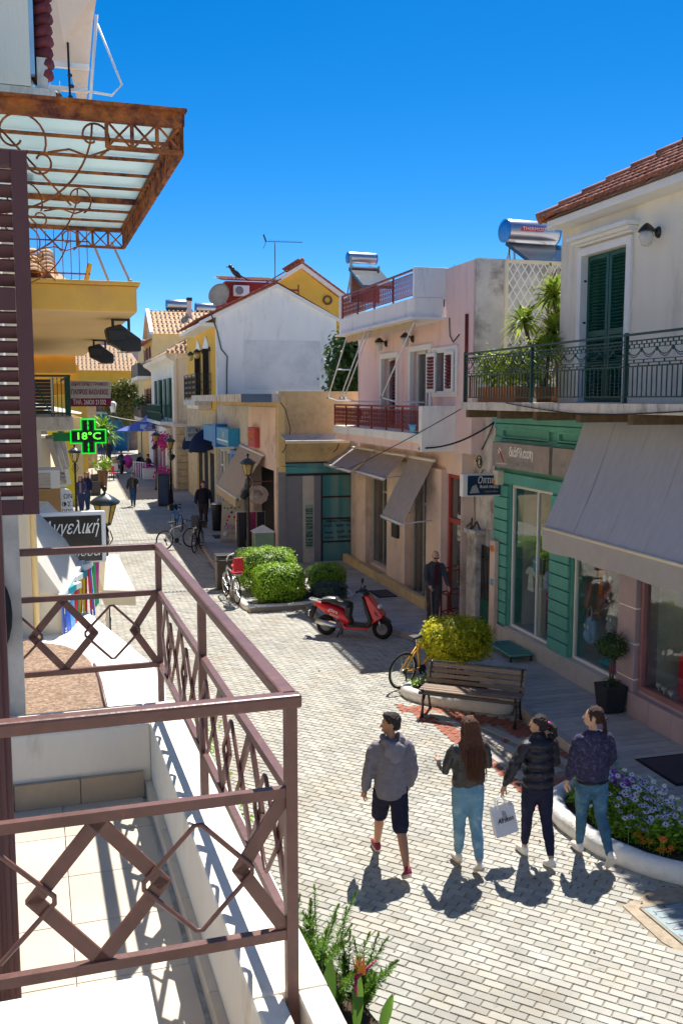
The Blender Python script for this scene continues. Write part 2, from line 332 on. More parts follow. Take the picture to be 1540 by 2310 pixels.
M['awn_grey'] = clothmat('awn_grey', (.47, .49, .57), .15, .1, 3, (1, 4, 1)); M['awn_mid'] = clothmat('awn_mid', (.46, .42, .40), .25, .25, 5, (1, 4, 1)); M['awn_cream'] = clothmat('awn_cream', (.62, .50, .36), .3); M['awn_white'] = clothmat('awn_white', (.8, .77, .7), .3)
M['awn_navy'] = clothmat('awn_navy', (.02, .03, .07), .1); M['awn_beige'] = clothmat('awn_beige', (.52, .44, .38), .2); M['umb_blue'] = clothmat('umb_blue', (.22, .27, .68), .3)
# ================================================================ GROUND
g = MB().quad((-300, -60, -.03), (300, -60, -.03), (300, 900, -.03), (-300, 900, -.03)); struct('ground', g, M['far_ground'])
SW = [(6.72, 3), (6.76, 11.8), (6.8, 13.3), (6.92, 15.2), (6.82, 18.85), (6.5, 19.44), (5.22, 20.8), (5.3, 22.38), (3.93, 22.3), (3.82, 24.4), (3.96, 28), (4.08, 32.3), (4.2, 36), (4.45, 46), (4.7, 53.4), (5.0, 75), (9, 75), (9, 3)]
BED = [(5.55, 10.35), (5.5, 9.8), (5.62, 8.9), (5.95, 8.4), (6.7, 7.9), (6.72, 10.9), (6.1, 10.75)]
PLB = [(5.24, 15.35), (5.5, 14.75), (6.72, 13.75), (6.88, 15.1), (6.86, 16.05), (5.75, 15.5)]
WORN = [(5.2, 8.08), (5.75, 8.3), (6.6, 8.05), (6.6, 6.8), (5.34, 7.0), (5.2, 7.4)]
RED = [(5.0, 14.75), (5.3, 13.6), (5.38, 12.0), (5.5, 11.05), (5.46, 10.4), (5.6, 10.55), (6.1, 10.85), (6.72, 11.0), (6.78, 13.4), (5.6, 14.5)]
st = MB().quad((-2, -2, -.012), (7.2, -2, -.012), (7.2, 100, -.012), (-2, 100, -.012)); street = struct('street', st, M['mortar'])
struct('far_street', MB().quad((-2, 49.9, -.004), (7.2, 49.9, -.004), (7.2, 100, -.004), (-2, 100, -.004)), M['far_ground'])
LEFTEDGE = lambda y: -.15 - .0404*y if y > 40 else -1.3
def brick_mesh(L, W, ang, z=0., h=.012):
    b = MB(); ca, sa = cos(ang), sin(ang); t = .006
    P = lambda x, y, zz: (x*ca - y*sa, x*sa + y*ca, zz)
    lo = [P(x*L/2, y*W/2, z-h) for x, y in ((-1, -1), (1, -1), (1, 1), (-1, 1))]; hi = [P(x*(L/2-t), y*(W/2-t), z) for x, y in ((-1, -1), (1, -1), (1, 1), (-1, 1))]
    b.add(lo + hi, [(4, 5, 6, 7), (0, 1, 5, 4), (1, 2, 6, 5), (2, 3, 7, 6), (3, 0, 4, 7)]); return b
BL, BW = .2, .1; ANG = R(-45); ca, sa = cos(ANG), sin(ANG)
cand = []
for j in range(-420, 700):
    for i in range(-240, 360):
        u = (i + (.5 if j % 2 else 0))*BL; v = j*BW
        x = u*ca - v*sa; y = u*sa + v*ca
        if not (4.5 < y < 50 and -1.4 < x < 7.0): continue
        if x < LEFTEDGE(y): continue
        if y < 9 and x < .9: continue
        if inside(SW, x+.05, y) or inside(BED, x, y) or inside(PLB, x, y) or inside(RED, x, y) or inside(WORN, x, y): continue
        cand.append((x, y))
pm = brick_mesh(BL-.006, BW-.006, ANG).mesh('paver'); pm.materials.append(M['paver'])
def seen_size(p):                                # nearest first among those in front of the camera
    return p[0]**2 + p[1]**2 + (0 if (p[0] > .235*p[1]-.3 and p[1] > 5.5) else 1e4)
cand.sort(key=seen_size)
for k, (x, y) in enumerate(cand[:300]):
    o = bpy.data.objects.new('paver', pm); C.link(o); o.parent = street; o.location = (x, y, rng.uniform(-.002, .002)); o.rotation_euler = (rng.gauss(0, .006), rng.gauss(0, .006), rng.gauss(0, .008))
fm = MB(); b0 = brick_mesh(BL-.006, BW-.006, ANG)
for x, y in cand[300:]:
    dz = rng.uniform(-.0025, .0025); a, b = rng.gauss(0, .008), rng.gauss(0, .008); fm.add([(vx+x, vy+y, vz+dz+a*vx+b*vy) for vx, vy, vz in b0.v], b0.f)
o = part('paver_field', fm, M['paver'], street, kind='stuff', off=(0, 0, 0))
rb = MB(); k = 0; bl = brick_mesh(.2-.008, .1-.008, R(45)); red = struct('brick_patch', MB().ext([(x, y, -.011) for x, y in RED], (0, 0, .004)), M['mortar'])
rm = bl.mesh('brick'); rm.materials.append(M['red_brick']); lm = brick_mesh(.6, .1, R(-62)).mesh('pale_strip')
ca2, sa2 = cos(R(45)), sin(R(45))
STRP = [((5.66, 12.75), (5.7, 11.3)), ((5.5, 14.2), (6.3, 11.4)), ((6.05, 13.4), (6.6, 11.5))]
def near_strip(x, y):
    for (ax, ay), (bx, by) in STRP:
        d = V((bx-ax, by-ay)); t = max(0, min(1, ((x-ax)*d.x+(y-ay)*d.y)/d.length_squared))
        if math.hypot(x-ax-d.x*t, y-ay-d.y*t) < .14: return True
reds = []
for j in range(-60, 200):
    for i in range(0, 200):
        u = (i + (.5 if j % 2 else 0))*.2; v = (j-100)*.1; x = u*ca2 - v*sa2; y = u*sa2 + v*ca2
        if inside(RED, x, y) and not near_strip(x, y): reds.append((x, y))
reds.sort(key=lambda p: p[1])
for x, y in reds[:300]:
    o = bpy.data.objects.new('brick', rm); C.link(o); o.parent = red; o.location = (x, y, rng.uniform(-.002, .002))
rest = MB()
for x, y in reds[300:]: rest.add([(vx+x, vy+y, vz) for vx, vy, vz in bl.v], bl.f)
if rest.v: part('brick_field', rest, M['red_brick'], red, kind='stuff', off=(0, 0, 0))
for (a, b) in STRP:
    n = int(math.dist(a, b)/.4); 
    for i in range(n):
        p = V((*a, -.004)).lerp(V((*b, -.004)), (i+.02)/n); q = V((*a, -.004)).lerp(V((*b, -.004)), (i+.98)/n)
        part('pale_slab', MB().bar(p, q, .16, .016), M['kerb'] if i % 2 else M['paver'], red, off=(0, 0, 0))
# pavement of long grey boards on the right
sw = struct('sidewalk', MB().ext([(x, y, -.02) for x, y in SW], (0, 0, .127)), M['mortar'])
pl = []; PW = .19
for j in range(int(3/PW), int(52/PW)):
    y0 = j*PW; offx = (j*37 % 11)/11*1.1
    for i in range(-1, 6):
        x0 = 3.6 + offx + i*1.1 - 1.1; x1 = x0 + 1.1
        xs = [x for x in [x0 + k*.02 for k in range(56)] if inside(SW, x-.13, y0+PW/2) and inside(SW, x-.13, y0+PW) and inside(SW, x-.13, y0) and x < 8.75]
        if len(xs) > 3: pl.append((xs[0], xs[-1]+.014, y0))
pl.sort(key=lambda p: p[2])
def plank(b, p): b.bb(p[0], p[1], p[2]+.009, p[2]+PW-.007, .1, .12 + rng.uniform(-.0015, .0015))
vis = [p for p in pl if p[2] > 9.0]
for p in vis[:300]: b = MB(); plank(b, p); part('plank', b, M['plank_tile'], sw, off=(0, 0, 0))
b = MB()
for p in vis[300:] + [p for p in pl if p[2] <= 9.0]: plank(b, p)
part('plank_field', b, M['plank_tile'], sw, kind='stuff', off=(0, 0, 0))
# kerb stones along the pavement edge
for i in range(0, 15):
    if i in (6, 7): continue
    a, b = V((*SW[i], 0)), V((*SW[i+1], 0)); n = max(1, round((b-a).length/(.9 if i < 12 else 1.6)))
    s = Vector((.06, 0, 0))
    for k in range(n):
        p, q = a.lerp(b, k/n), a.lerp(b, (k+1)/n); d = (q-p).normalized()*.004
        part('kerb_stone', MB().bar(p+d+s+V((0, 0, .055)), q-d+s+V((0, 0, .055)), .15, .152), M['kerb'], sw, off=(0, 0, 0), bev=.012)
def kerbring(name, label, path, r=.1, soil=None, zt=.1, cat='planter', closed=True):
    pts = [V((x, y, zt)) for x, y in path]; fine = []
    n = len(pts)
    for i in range(n if closed else n-1):
        a, b = pts[i], pts[(i+1) % n]; m = max(2, int((b-a).length/.22))
        fine += [a.lerp(b, k/m) for k in range(m)]
    for _ in range(2): fine = [(fine[i-1] + fine[i]*2 + fine[(i+1) % len(fine)])/4 for i in range(len(fine))]
    c = V((sum(p.x for p in fine)/len(fine), sum(p.y for p in fine)/len(fine), 0))
    t = thing(name, label, cat, c)
    b = MB()
    for p in fine: p.x += rng.gauss(0, .006); p.z += rng.gauss(0, .005)
    b.tube(fine, r, 10, closed=True, flat=1.0); 
    for i, v in enumerate(b.v): b.v[i] = (v[0], v[1], max(-.01, zt + (v[2]-zt)*1.0) if v[2] > zt else (v[2]-zt)*1.6+zt)
    part('kerb', b, M['white_kerb'], t)
    if soil:
        d = MB(); d.add([(p.x, p.y, soil) for p in fine] + [(c.x, c.y, soil+.06)], [(i, (i+1) % len(fine), len(fine)) for i in range(len(fine))], True); part('soil', d, M['soil'], t)
        cl = MB()
        for _ in range(140):
            a = rng.choice(fine); k = rng.uniform(.05, .85); q = a.lerp(V((c.x, c.y, soil)), k); q.z = soil + .06*k; s_ = rng.uniform(.008, .03); cl.ell(q, (s_, s_*.8, s_*.7), 5, 4)
        part('clod', cl, M['soil'], t, kind='stuff')
    return t
# street drain channels and the worn metal cover at the right edge
for (x0, x1, y, lab) in ((-.6, 3.6, 25.35, 'slotted black drain channel crossing the street beside the clipped hedges'), (.2, 3.2, 35.2, 'far slotted black drain channel crossing the street near the parked bicycles')):
    d = thing('drain_channel', lab, 'drain', (x0, y, .0)); part('channel', MB().bb(x0, x1, y-.07, y+.07, -.02, .003), M['black_iron'], d)
    b = MB()
    for k in range(int((x1-x0)/.1)): b.bb(x0+k*.1+.02, x0+k*.1+.07, y-.06, y+.06, .003, .008)
    part('grating_bar', b, M['grey_metal'], d, kind='stuff')
cv = thing('access_cover', 'pale blue-grey ribbed metal cover set in the paving at the lower right', 'cover', (5.36, 7.9, 0))
part('plate', MB().ext([(5.36, 7.96, -.005), (6.3, 7.93, -.005), (6.3, 6.8, -.005), (5.40, 7.2, -.005)], (0, 0, .014)), mat('cover_plate', (.27, .35, .38), .6, .2, 8, .3, 40), cv)
b = MB()
for k in range(9): b.bb(5.42, 6.3, 7.86-k*.11, 7.89-k*.11, .009, .015)
part('rib', b, M['grey_metal'], cv, kind='stuff')
b = MB(); b.bar((5.34, 7.98, .002), (6.3, 7.95, .002), .03, .02); b.bar((5.34, 7.98, .002), (5.38, 7.1, .002), .03, .02); part('cover_frame', b, M['mortar'], cv)
struct('worn_ground', MB().ext([(x, y, -.011) for x, y in WORN], (0, 0, .008)), mat('worn_ground', (.38, .31, .23), .95, .3, 7, .5, 30))
# ================================================================ RIGHT: cream house, shops, balcony
def louvre(mb, x, y0, y1, z0, z1, pitch=.05, d=.012, axis='x', tilt=.5):
    n = int((z1-z0)/pitch)
    for i in range(n):
        z = z0 + (i+.5)*(z1-z0)/n; Mx = Matrix.Rotation(tilt, 3, 'Y') if axis == 'x' else Matrix.Rotation(-tilt, 3, 'X')
        if axis == 'x': mb.box((x, (y0+y1)/2, z), (pitch*1.05, y1-y0, d), M=Mx)
        else: mb.box(((y0+y1)/2, x, z), (y1-y0, pitch*1.05, d), M=Mx)
def frame_x(mb, x0, x1, y0, y1, z0, z1, w, sill=True):
    mb.bb(x0, x1, y0, y0+w, z0, z1); mb.bb(x0, x1, y1-w, y1, z0, z1); mb.bb(x0, x1, y0+w, y1-w, z1-w, z1)
    if sill: mb.bb(x0, x1, y0+w, y1-w, z0, z0+w)
def frame_y(mb, y0, y1, x0, x1, z0, z1, w, sill=True):
    mb.bb(x0, x0+w, y0, y1, z0, z1); mb.bb(x1-w, x1, y0, y1, z0, z1); mb.bb(x0+w, x1-w, y0, y1, z1-w, z1)
    if sill: mb.bb(x0+w, x1-w, y0, y1, z0, z0+w)
def tile_mesh(L=.36, r=.085, n=6):
    b = MB(); vs = []; 
    for e, (y, rr) in enumerate(((0, r), (L, r*.82))):
        for k in range(n+1): a = pi*k/n; vs.append((-rr*cos(a), y, rr*sin(a)*.75))
    for e, (y, rr) in enumerate(((0, r-.016), (L, r*.82-.016))):
        for k in range(n+1): a = pi*k/n; vs.append((-rr*cos(a), y, rr*sin(a)*.75))
    m = n+1; fs = [(k, k+1, m+k+1, m+k) for k in range(n)] + [(2*m+k+1, 2*m+k, 3*m+k, 3*m+k+1) for k in range(n)] + [(k+1, k, 2*m+k, 2*m+k+1) for k in range(n)]
    b.add(vs, fs, True); return b
TM = tile_mesh().mesh('roof_tile'); TM.materials.append(M['rooftile']); TO = tile_mesh().mesh('roof_tile'); TO.materials.append(M['oldtile'])
def tile_roof(par, e0, e1, up, mesh, pitch=.19, step=.31, maxparts=0, trim=None, name='roof_tile', base=None, off=None):
    """tiles from the eave e0-e1 up the slope vector; trim(u,s) keeps a tile (u along eave 0..L, s up slope 0..S)"""
    e0, e1, up = V(e0), V(e1), V(up); L = (e1-e0).length; a = (e1-e0).normalized(); S = up.length; d = up.normalized(); n = a.cross(d)
    if n.z < 0: n = -n; 
    o0 = ORI.get(par.name, V((0, 0, 0))) if off is None else V(off)
    B = MB(); q = Matrix((a, d, n)).transposed(); rest = MB(); cnt = 0; src = tile_mesh() if mesh in (TM, TO) else None
    for j in range(int(S/step)+1):
        for i in range(int(L/pitch)):
            u, s = (i+.5)*pitch, j*step - .03
            if trim and not trim(u, s): continue
            p = e0 + a*u + d*s + n*(.012 + rng.uniform(0, .008)); cnt += 1
            if cnt <= maxparts:
                o = bpy.data.objects.new(name, mesh); C.link(o); o.parent = par; o.matrix_local = Matrix.Translation(p - o0) @ (q @ Matrix.Rotation(rng.gauss(0, .02), 3, 'Z') @ Matrix.Rotation(-.05, 3, 'X')).to_4x4()
            else: rest.add([p + q @ V(v) for v in src.v], src.f, True)
    if rest.v: part('tile_rows', rest, mesh.materials[0], par, kind='stuff', off=o0)
    return cnt
# --- cream house with the tiled roof (upper storey)
X = 8.45
h = thing('cream_house', 'cream plastered upper storey with a red tiled hip roof above the green shop', 'house', (8.45, 12, 5))
wb = MB(); cells(wb, 'x', X, X+.3, 5.5, 15.8, 5.0, 8.12, [(13.62, 15.02, 5.05, 7.52)]); wb.bb(X+.3, 15, 15.5, 15.8, 5.0, 8.12); part('wall', wb, M['cream_wall'], h)
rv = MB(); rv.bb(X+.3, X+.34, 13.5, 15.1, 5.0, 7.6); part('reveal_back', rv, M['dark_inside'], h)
f = MB(); frame_x(f, X-.05, X+.26, 13.5, 15.14, 5.05, 7.64, .13, False); fr_ = part('door_frame', f, M['white_paint'], h, bev=.008)
for (a, b) in ((13.64, 14.31), (14.33, 15.0)):
    s = MB(); frame_x(s, X+.08, X+.14, a, b, 5.07, 7.5, .075); s.bb(X+.08, X+.14, a+.075, b-.075, 6.15, 6.25); sh = part('shutter', s, M['green_paint'], h)
    l = MB(); louvre(l, X+.11, a+.075, b-.075, 5.15, 6.15, .055); louvre(l, X+.11, a+.075, b-.075, 6.25, 7.42, .055); part('louvre', l, M['green_paint'], sh, kind='stuff')
hg = MB()
for z in (5.6, 6.4, 7.1): hg.bar((X+.04, 15.0, z), (X+.04, 15.1, z), .05, .035)
part('hinge', hg, M['black_iron'], h)
c = MB()
for k, (d, z0, z1) in enumerate(((.10, 7.70, 7.735), (.17, 7.735, 7.79), (.25, 7.79, 7.86))): c.bb(X-d, X, 13.42-k*.04, 15.14+k*.03, z0-.03, z1-.03)
part('door_cornice', c, M['white_paint'], h, bev=.01)
e = MB(); e.ext([(X-.002, 5.5, 8.06), (X-.002, 5.5, 8.22), (8.12, 5.5, 8.2), (8.12, 5.5, 8.08)], (0, 10.25, 0)); part('eave', e, M['white_paint'], h, bev=.01)
sf = MB(); T0 = None; up = V((.86, 0, .5)); 
sf.add([(8.08, 15.95, 8.21), (8.08, 5, 8.21), (12.7, 5, 10.88), (12.7, 11.4, 10.88)], [(0, 1, 2, 3)]); sf.add([(8.08, 15.95, 8.21), (12.7, 11.4, 10.88), (18, 15.95, 8.21)], [(0, 1, 2)])
part('roof_deck', sf, M['c_br'], h)
tile_roof(h, (8.04, 15.9, 8.23), (8.04, 7.4, 8.23), (.86*3.4, 0, .5*3.4), TM, maxparts=300, trim=lambda u, s: u > s*.86)
hp = MB(); a, b = V((8.06, 15.97, 8.28)), V((12.7, 11.4, 10.96))
for k in range(16): p, q = a.lerp(b, k/16), a.lerp(b, (k+1.12)/16); hp.tube([p, q+V((0, 0, -.02))], [.11, .085], 8)
part('hip_tile', hp, M['rooftile'], h)
# wall lamp beside the green shutters
def wall_lamp(name, label, at, out, mglass, s=1., group=None, fr=0.):
    t = thing(name, label, 'lamp', at, fr, group); a, o = V(at), V(out)*s
    b = MB(); b.ell(a, (.05*s, .05*s, .07*s), 8, 6); b.tube([a, a+o*.5+V((0, 0, .05*s)), a+o], .012*s, 6); part('bracket', b, M['black_iron'], t)
    b = MB(); b.lathe(a+o, [(.015*s, .10*s), (.05*s, .075*s), (.10*s, .02*s), (.105*s, 0)], 8); part('lamp_cap', b, M['black_iron'], t)
    b = MB(); b.lathe(a+o, [(.075*s, 0), (.085*s, -.06*s), (.06*s, -.15*s), (.03*s, -.17*s)], 8); part('lamp_shade', b, mglass, t); return t
wall_lamp('wall_lamp', 'black capped wall lamp with a milky globe right of the tall green shutters', (8.44, 12.82, 7.56), (-.16, 0, 0), mat('milk_glass', (.62, .60, .55), .2), 1.25)
# --- terrace slab and railing
s = thing('terrace_slab', 'weathered white concrete balcony slab running above the green shop', 'balcony', (7.95, 13, 4.9))
b = MB(); b.bb(7.45, 8.44, 5.5, 17.95, 4.89, 5.04); b.bb(8.44, 13, 15.81, 18.34, 4.89, 5.04); part('slab', b, M['concrete'], s, bev=.01)
b = MB()
for k in range(9): b.bb(7.5, 8.4, 17.7-k*1.45-.07, 17.7-k*1.45+.07, 4.74, 4.885)
part('corbel', b, M['bark'], s)
r = thing('terrace_railing', 'green wrought iron balcony railing with festoon band above the green shop', 'railing', (7.5, 13, 5.04))
RX = 7.52
b = MB(); b.bar((RX, 5.6, 5.99), (RX, 17.9, 5.99), .045, .03); b.bar((RX, 17.9, 5.99), (8.5, 17.9, 5.99), .045, .03); part('handrail', b, M['railing_paint'], r)
for z, nm in ((5.13, 'bottom_rail'), (5.55, 'middle_rail'), (5.90, 'upper_rail')):
    b = MB(); b.bar((RX, 5.6, z), (RX, 17.9, z), .02); b.bar((RX, 17.9, z), (8.5, 17.9, z), .02); part(nm, b, M['railing_paint'], r)
for y in (17.9, 15.0, 12.1, 9.2): part('post', MB().bb(RX-.025, RX+.025, y-.025, y+.025, 5.04, 6.02), M['railing_paint'], r)
bal = MB().bb(-.007, .007, -.007, .007, 0, .42).mesh('baluster'); bal.materials.append(M['railing_paint'])
o0 = ORI[r.name]; y = 17.78
while y > 8.6:
    if min(abs(y-q) for q in (17.9, 15.0, 12.1, 9.2)) > .05: part('baluster', bal, None, r, off=o0).location = V((RX, y, 5.13)) - o0
    y -= .115
for k in range(7): part('baluster', bal, None, r, off=o0).location = V((RX+.12*(k+1), 17.9, 5.13)) - o0
om = MB()                                             # one ornament panel .725 m long (local origin at its end)
for zz in (.0, .045, .30, .35): om.bar((0, 0, zz), (0, -.725, zz), .012)
for k in range(6): om.bar((0, -.06-.12*k, .045 if k % 2 else 0), (0, -.06-.12*k, .09 if k % 2 else .045), .014); om.bar((0, -.12*k, .30), (0, -.12*k, .35), .014); om.bar((0, -.06-.12*k, .25), (0, -.06-.12*k, .30), .014)
om.bar((0, 0, .25), (0, -.725, .25), .01); om.bar((0, 0, .09), (0, -.725, .09), .01)
for k in range(2):
    for d_ in (.09, .12): om.tube([(0, -.36*k - .36*t/8, .24 - d_*4*(t/8)*(1-t/8)) for t in range(9)], .007, 4)
    om.ell((0, -.36*k, .22), (.014, .04, .03), 6, 4)
omm = om.mesh('festoon_panel'); omm.materials.append(M['railing_paint'])
for k in range(17): part('festoon_panel', omm, None, r, off=o0).location = V((RX, 17.88-.725*k, 5.55)) - o0
# --- terrace plants
def planter_box(label, y0, y1, x0=7.66):
    t = thing('planter_box', label, 'planter', (x0+.15, (y0+y1)/2, 5.05)); part('trough', MB().bb(x0, x0+.3, y0, y1, 5.04, 5.33), M['terracotta'], t, bev=.015); return t
planter_box('long terracotta trough on the terrace behind the leafy shrubs at the railing corner', 15.9, 17.6)
for i, (y, x, hh, wd, lab) in enumerate(((17.3, 7.85, .62, .4, 'leafy shrub at the far corner of the green terrace railing'), (16.55, 7.9, .66, .42, 'leafy shrub spilling over the green railing beside the corner shrub'), (15.85, 7.9, .7, .36, 'yellow-green leafy shrub nearest the yuccas behind the green railing'))):
    t = thing('terrace_shrub', lab, 'shrub', (x, y, 5.3), group=None); b = MB()
    leaves(b, shell(760, (x, y, 5.40+hh*.45), (.28, wd, hh*.55), jit=.28, flat=2.6), .1, .45, .4); part('foliage', b, M['shrub'], t)
    b = MB()
    for k in range(5): b.tube([(x, y, 5.3), (x+rng.uniform(-.2, .2), y+rng.uniform(-.3, .3), 5.3+hh)], .012, 5)
    part('stem', b, M['bark'], t)
def yucca(label, base, tips, leaf=.42, n=70, pot=True, lm='yucca', name='yucca'):
    t = thing(name, label, 'plant', base); B = V(base)
    if pot: part('pot', MB().lathe(B, [(.13, 0), (.18, .26), (.2, .28), (.16, .28)], 12), M['terracotta'], t)
    b = MB(); 
    for tp in tips: m_ = B.lerp(V(tp), .5) + V((.04, .05, 0)); b.tube([B+V((0, 0, .2)), m_, tp], [.045, .038, .03], 7)
    part('trunk', b, M['bark'], t); b = MB()
    for tp in tips:
        for k in range(n):
            z = rng.uniform(-.55, 1); a = rng.uniform(0, 2*pi); q = math.sqrt(max(0, 1-z*z*.9)); d = V((q*cos(a), q*sin(a), z)).normalized(); L = leaf*rng.uniform(.7, 1.1); sd = d.cross(V((0, 0, 1)));
            if sd.length < .01: sd = V((1, 0, 0))
            sd = sd.normalized()*.02*leaf/.42; p = V(tp); m1 = p + d*L*.55 + V((0, 0, .03)); e_ = p + d*L + V((0, 0, -.07*L/.4))
            b.add([p-sd*.6, p+sd*.6, m1+sd, m1-sd, e_], [(0, 1, 2, 3), (3, 2, 4)])
    part('leaf_rosette', b, M[lm], t); return t
yucca('tall spiky yucca on two bent stems behind the railing left of the green shutters', (8.25, 15.95, 5.04), [(8.12, 16.55, 6.5), (8.3, 15.9, 5.95)], .55, 130, lm='shrub')
yucca('taller bushy yucca in front of the white trellis at the house corner', (8.7, 16.25, 5.04), [(8.62, 16.35, 6.98), (8.9, 16.5, 6.5), (8.55, 16.15, 6.3)], .6, 140, lm='shrub')
t = thing('climbing_vine', 'thin climbing vine growing up the white trellis at the house corner', 'plant', (9.6, 18.1, 5.05)); b = MB(); ss = MB()
for k in range(6):
    x0 = 9.25+.14*k; pts = [(x0+.12*sin(j*1.3+k), 18.2, 5.05+j*.3) for j in range(6+k % 3*2)]; ss.tube(pts, .012, 5)
    leaves(b, [((p[0]+rng.gauss(0, .12), p[1]-.05+rng.gauss(0, .05), p[2]+rng.gauss(0, .15)), (0, -1, 0)) for p in pts for _ in range(10)], .085, .6)
part('foliage', b, M['yucca'], t); part('stem', ss, M['bark'], t)
# --- trellis
t = thing('trellis', 'white diamond lattice trellis screen on the terrace under the solar tank', 'trellis', (9.5, 18.3, 5.04))
b = MB(); TX0, TX1, TZ0, TZ1 = 8.56, 10.6, 5.04, 7.88
for x in (TX0, 9.55, TX1): b.bb(x-.035, x+.035, 18.27, 18.33, TZ0, TZ1)
for z in (TZ1, 6.5, 5.3): b.bb(TX0, TX1, 18.265, 18.335, z-.03, z+.03)
part('frame', b, M['c_cr'], t)
for z0, z1 in ((5.33, 6.47), (6.53, 7.85)):
    hh = z1-z0
    for k in range(-8, 15):
        for sgn, yy in ((1, 18.29), (-1, 18.305)):
            xa = TX0 + k*.17; xb = xa + hh*.62; A_ = [(xa, z0), (xb, z1)] if sgn > 0 else [(xb, z0), (xa, z1)]
            (xa, za), (xb, zb) = A_
            pts = []
            for f_ in [i/20 for i in range(21)]:
                x = xa+(xb-xa)*f_
                if TX0 <= x <= TX1: pts.append((x, yy, za+(zb-za)*f_))
            if len(pts) > 1: part('lath', MB().bar(pts[0], pts[-1], .022, .008, up=(0, 1, 0)), M['white_paint'], t)
# --- green shop
h = thing('green_shop', 'teal green shop front with rusticated pilasters and display windows', 'shop', (8.45, 16, 0))
b = MB()
b.bb(X, X+.3, 17.66, 18.36, .12, 3.5); b.bb(X, X+.3, 15.1, 15.9, .12, 3.5); b.bb(X, X+.3, 13.43, 18.36, 3.5, 4.89); part('wall', b, M['teal_paint'], h)
b = MB(); 
for y0, y1, nm in ((17.7, 18.34, 0), (15.14, 15.86, 0)):
    n = 12
    for k in range(n): z = .46 + k*2.9/n; part('rusticated_block', MB().bb(X-.06, X+.0, y0, y1, z+.012, z+2.9/n-.012), M['teal_paint'], h, bev=.008)
b = MB(); b.bb(X-.08, X, 13.43, 18.38, 3.40, 3.62); b.bb(X-.06, X, 13.43, 18.38, 4.2, 4.33); b.bb(X-.1, X, 13.43, 18.4, 4.62, 4.88); b.bb(X-.05, X, 13.43, 18.38, 4.5, 4.6); part('cornice', b, M['teal_paint'], h, bev=.008)
b = MB()
for y0, y1 in ((16.05, 17.95), (14.0, 15.6)): frame_x(b, X-.06, X, y0-.05, y1+.05, 4.3, 4.52, .05)
part('panel_moulding', b, M['teal_paint'], h)
def plinth(par, y0, y1, z1, dep, m, nm='marble_slab', n=8, xx=X):
    for k in range(n): part(nm, MB().bb(xx-dep, xx+.02, y0+(y1-y0)*k/n+.004, y0+(y1-y0)*(k+1)/n-.004, .1, z1), m, par, bev=.005)
plinth(h, 13.43, 18.36, .44, .1, M['marble'])
b = MB(); b.bb(X-.08, X+.6, 13.5, 17.66, .44, .475); part('sill', b, M['marble'], h)
SI = MB()
def room(par, y0, y1, z0, z1, dep=2.0, m='shop_inside', x0=X+.3):
    b = MB(); b.quad((x0+dep, y0, z0), (x0+dep, y1, z0), (x0+dep, y1, z1), (x0+dep, y0, z1)); b.quad((x0, y0, z0), (x0+dep, y0, z0), (x0+dep, y0, z1), (x0, y0, z1)); b.quad((x0, y1, z0), (x0, y1, z1), (x0+dep, y1, z1), (x0+dep, y1, z0)); b.quad((x0, y0, z1), (x0, y1, z1), (x0+dep, y1, z1), (x0+dep, y0, z1)); b.quad((x0, y0, z0), (x0+dep, y0, z0), (x0+dep, y1, z0), (x0, y1, z0))
    part('interior', b, M[m], par)
room(h, 13.5, 17.66, .45, 3.5)
for y0, y1, z0, z1, parts_ in ((15.92, 17.64, .48, 3.38, (16.55,)), (13.5, 15.08, .48, 3.2, ())):
    b = MB(); frame_x(b, X+.04, X+.1, y0, y1, z0, z1, .05)
    for y in parts_: b.bb(X+.04, X+.1, y-.02, y+.02, z0+.05, z1-.05)
    w_ = part('window', b, M['white_metal'], h); part('pane', MB().quad((X+.07, y0, z0), (X+.07, y1, z0), (X+.07, y1, z1), (X+.07, y0, z1)), M['glass'], w_)
# goods in the windows
def hang_bag(label, at, s, m, cat='bag', kind=0):
    t = thing('hanging_bag' if kind == 0 else 'backpack', label, cat, at); a = V(at); b = MB()
    b.ell(a, (.07*s, .13*s, .19*s), 12, 8); b.ell(a+V((-.05*s, 0, -.06*s)), (.04*s, .10*s, .09*s), 10, 6); part('body', b, m, t)
    b = MB()
    for d in (-.07, .07): b.tube([a+V((-.03*s, d*s, .13*s)), a+V((-.02*s, d*s*.6, .27*s)), a+V((0, 0, .33*s))], .012*s, 5)
    part('strap', b, M['c_gr'], t); b = MB()
    for d in (-.04, .04): b.ell(a+V((-.075*s, d*s, .06*s)), (.012*s, .025*s, .03*s), 8, 5)
    part('patch', b, M['c_w'], t); return t
hang_bag('pale blue child bag hanging in the left green shop window', (8.62, 16.75, 1.9), .9, M['c_lb']); hang_bag('striped lilac bag hanging low by the green shop door', (8.62, 16.28, 1.65), 1.1, mat('lilac', (.42, .45, .75)))
hang_bag('white and blue bag hanging high in the right green shop window', (8.66, 14.05, 2.55), 1., mat('bluewhite', (.55, .66, .85))); hang_bag('light blue backpack standing low in the right green shop window', (8.66, 14.75, 1.05), 1.35, mat('skyblue', (.30, .50, .82)), 'backpack', 1)
hang_bag('large black backpack hanging in the middle of the right green shop window', (8.75, 14.15, 1.95), 2.2, M['c_dk'], 'backpack', 1); hang_bag('white backpack under the big black one in the right green shop window', (8.64, 14.0, 1.35), 1.25, M['c_gr'], 'backpack', 1)
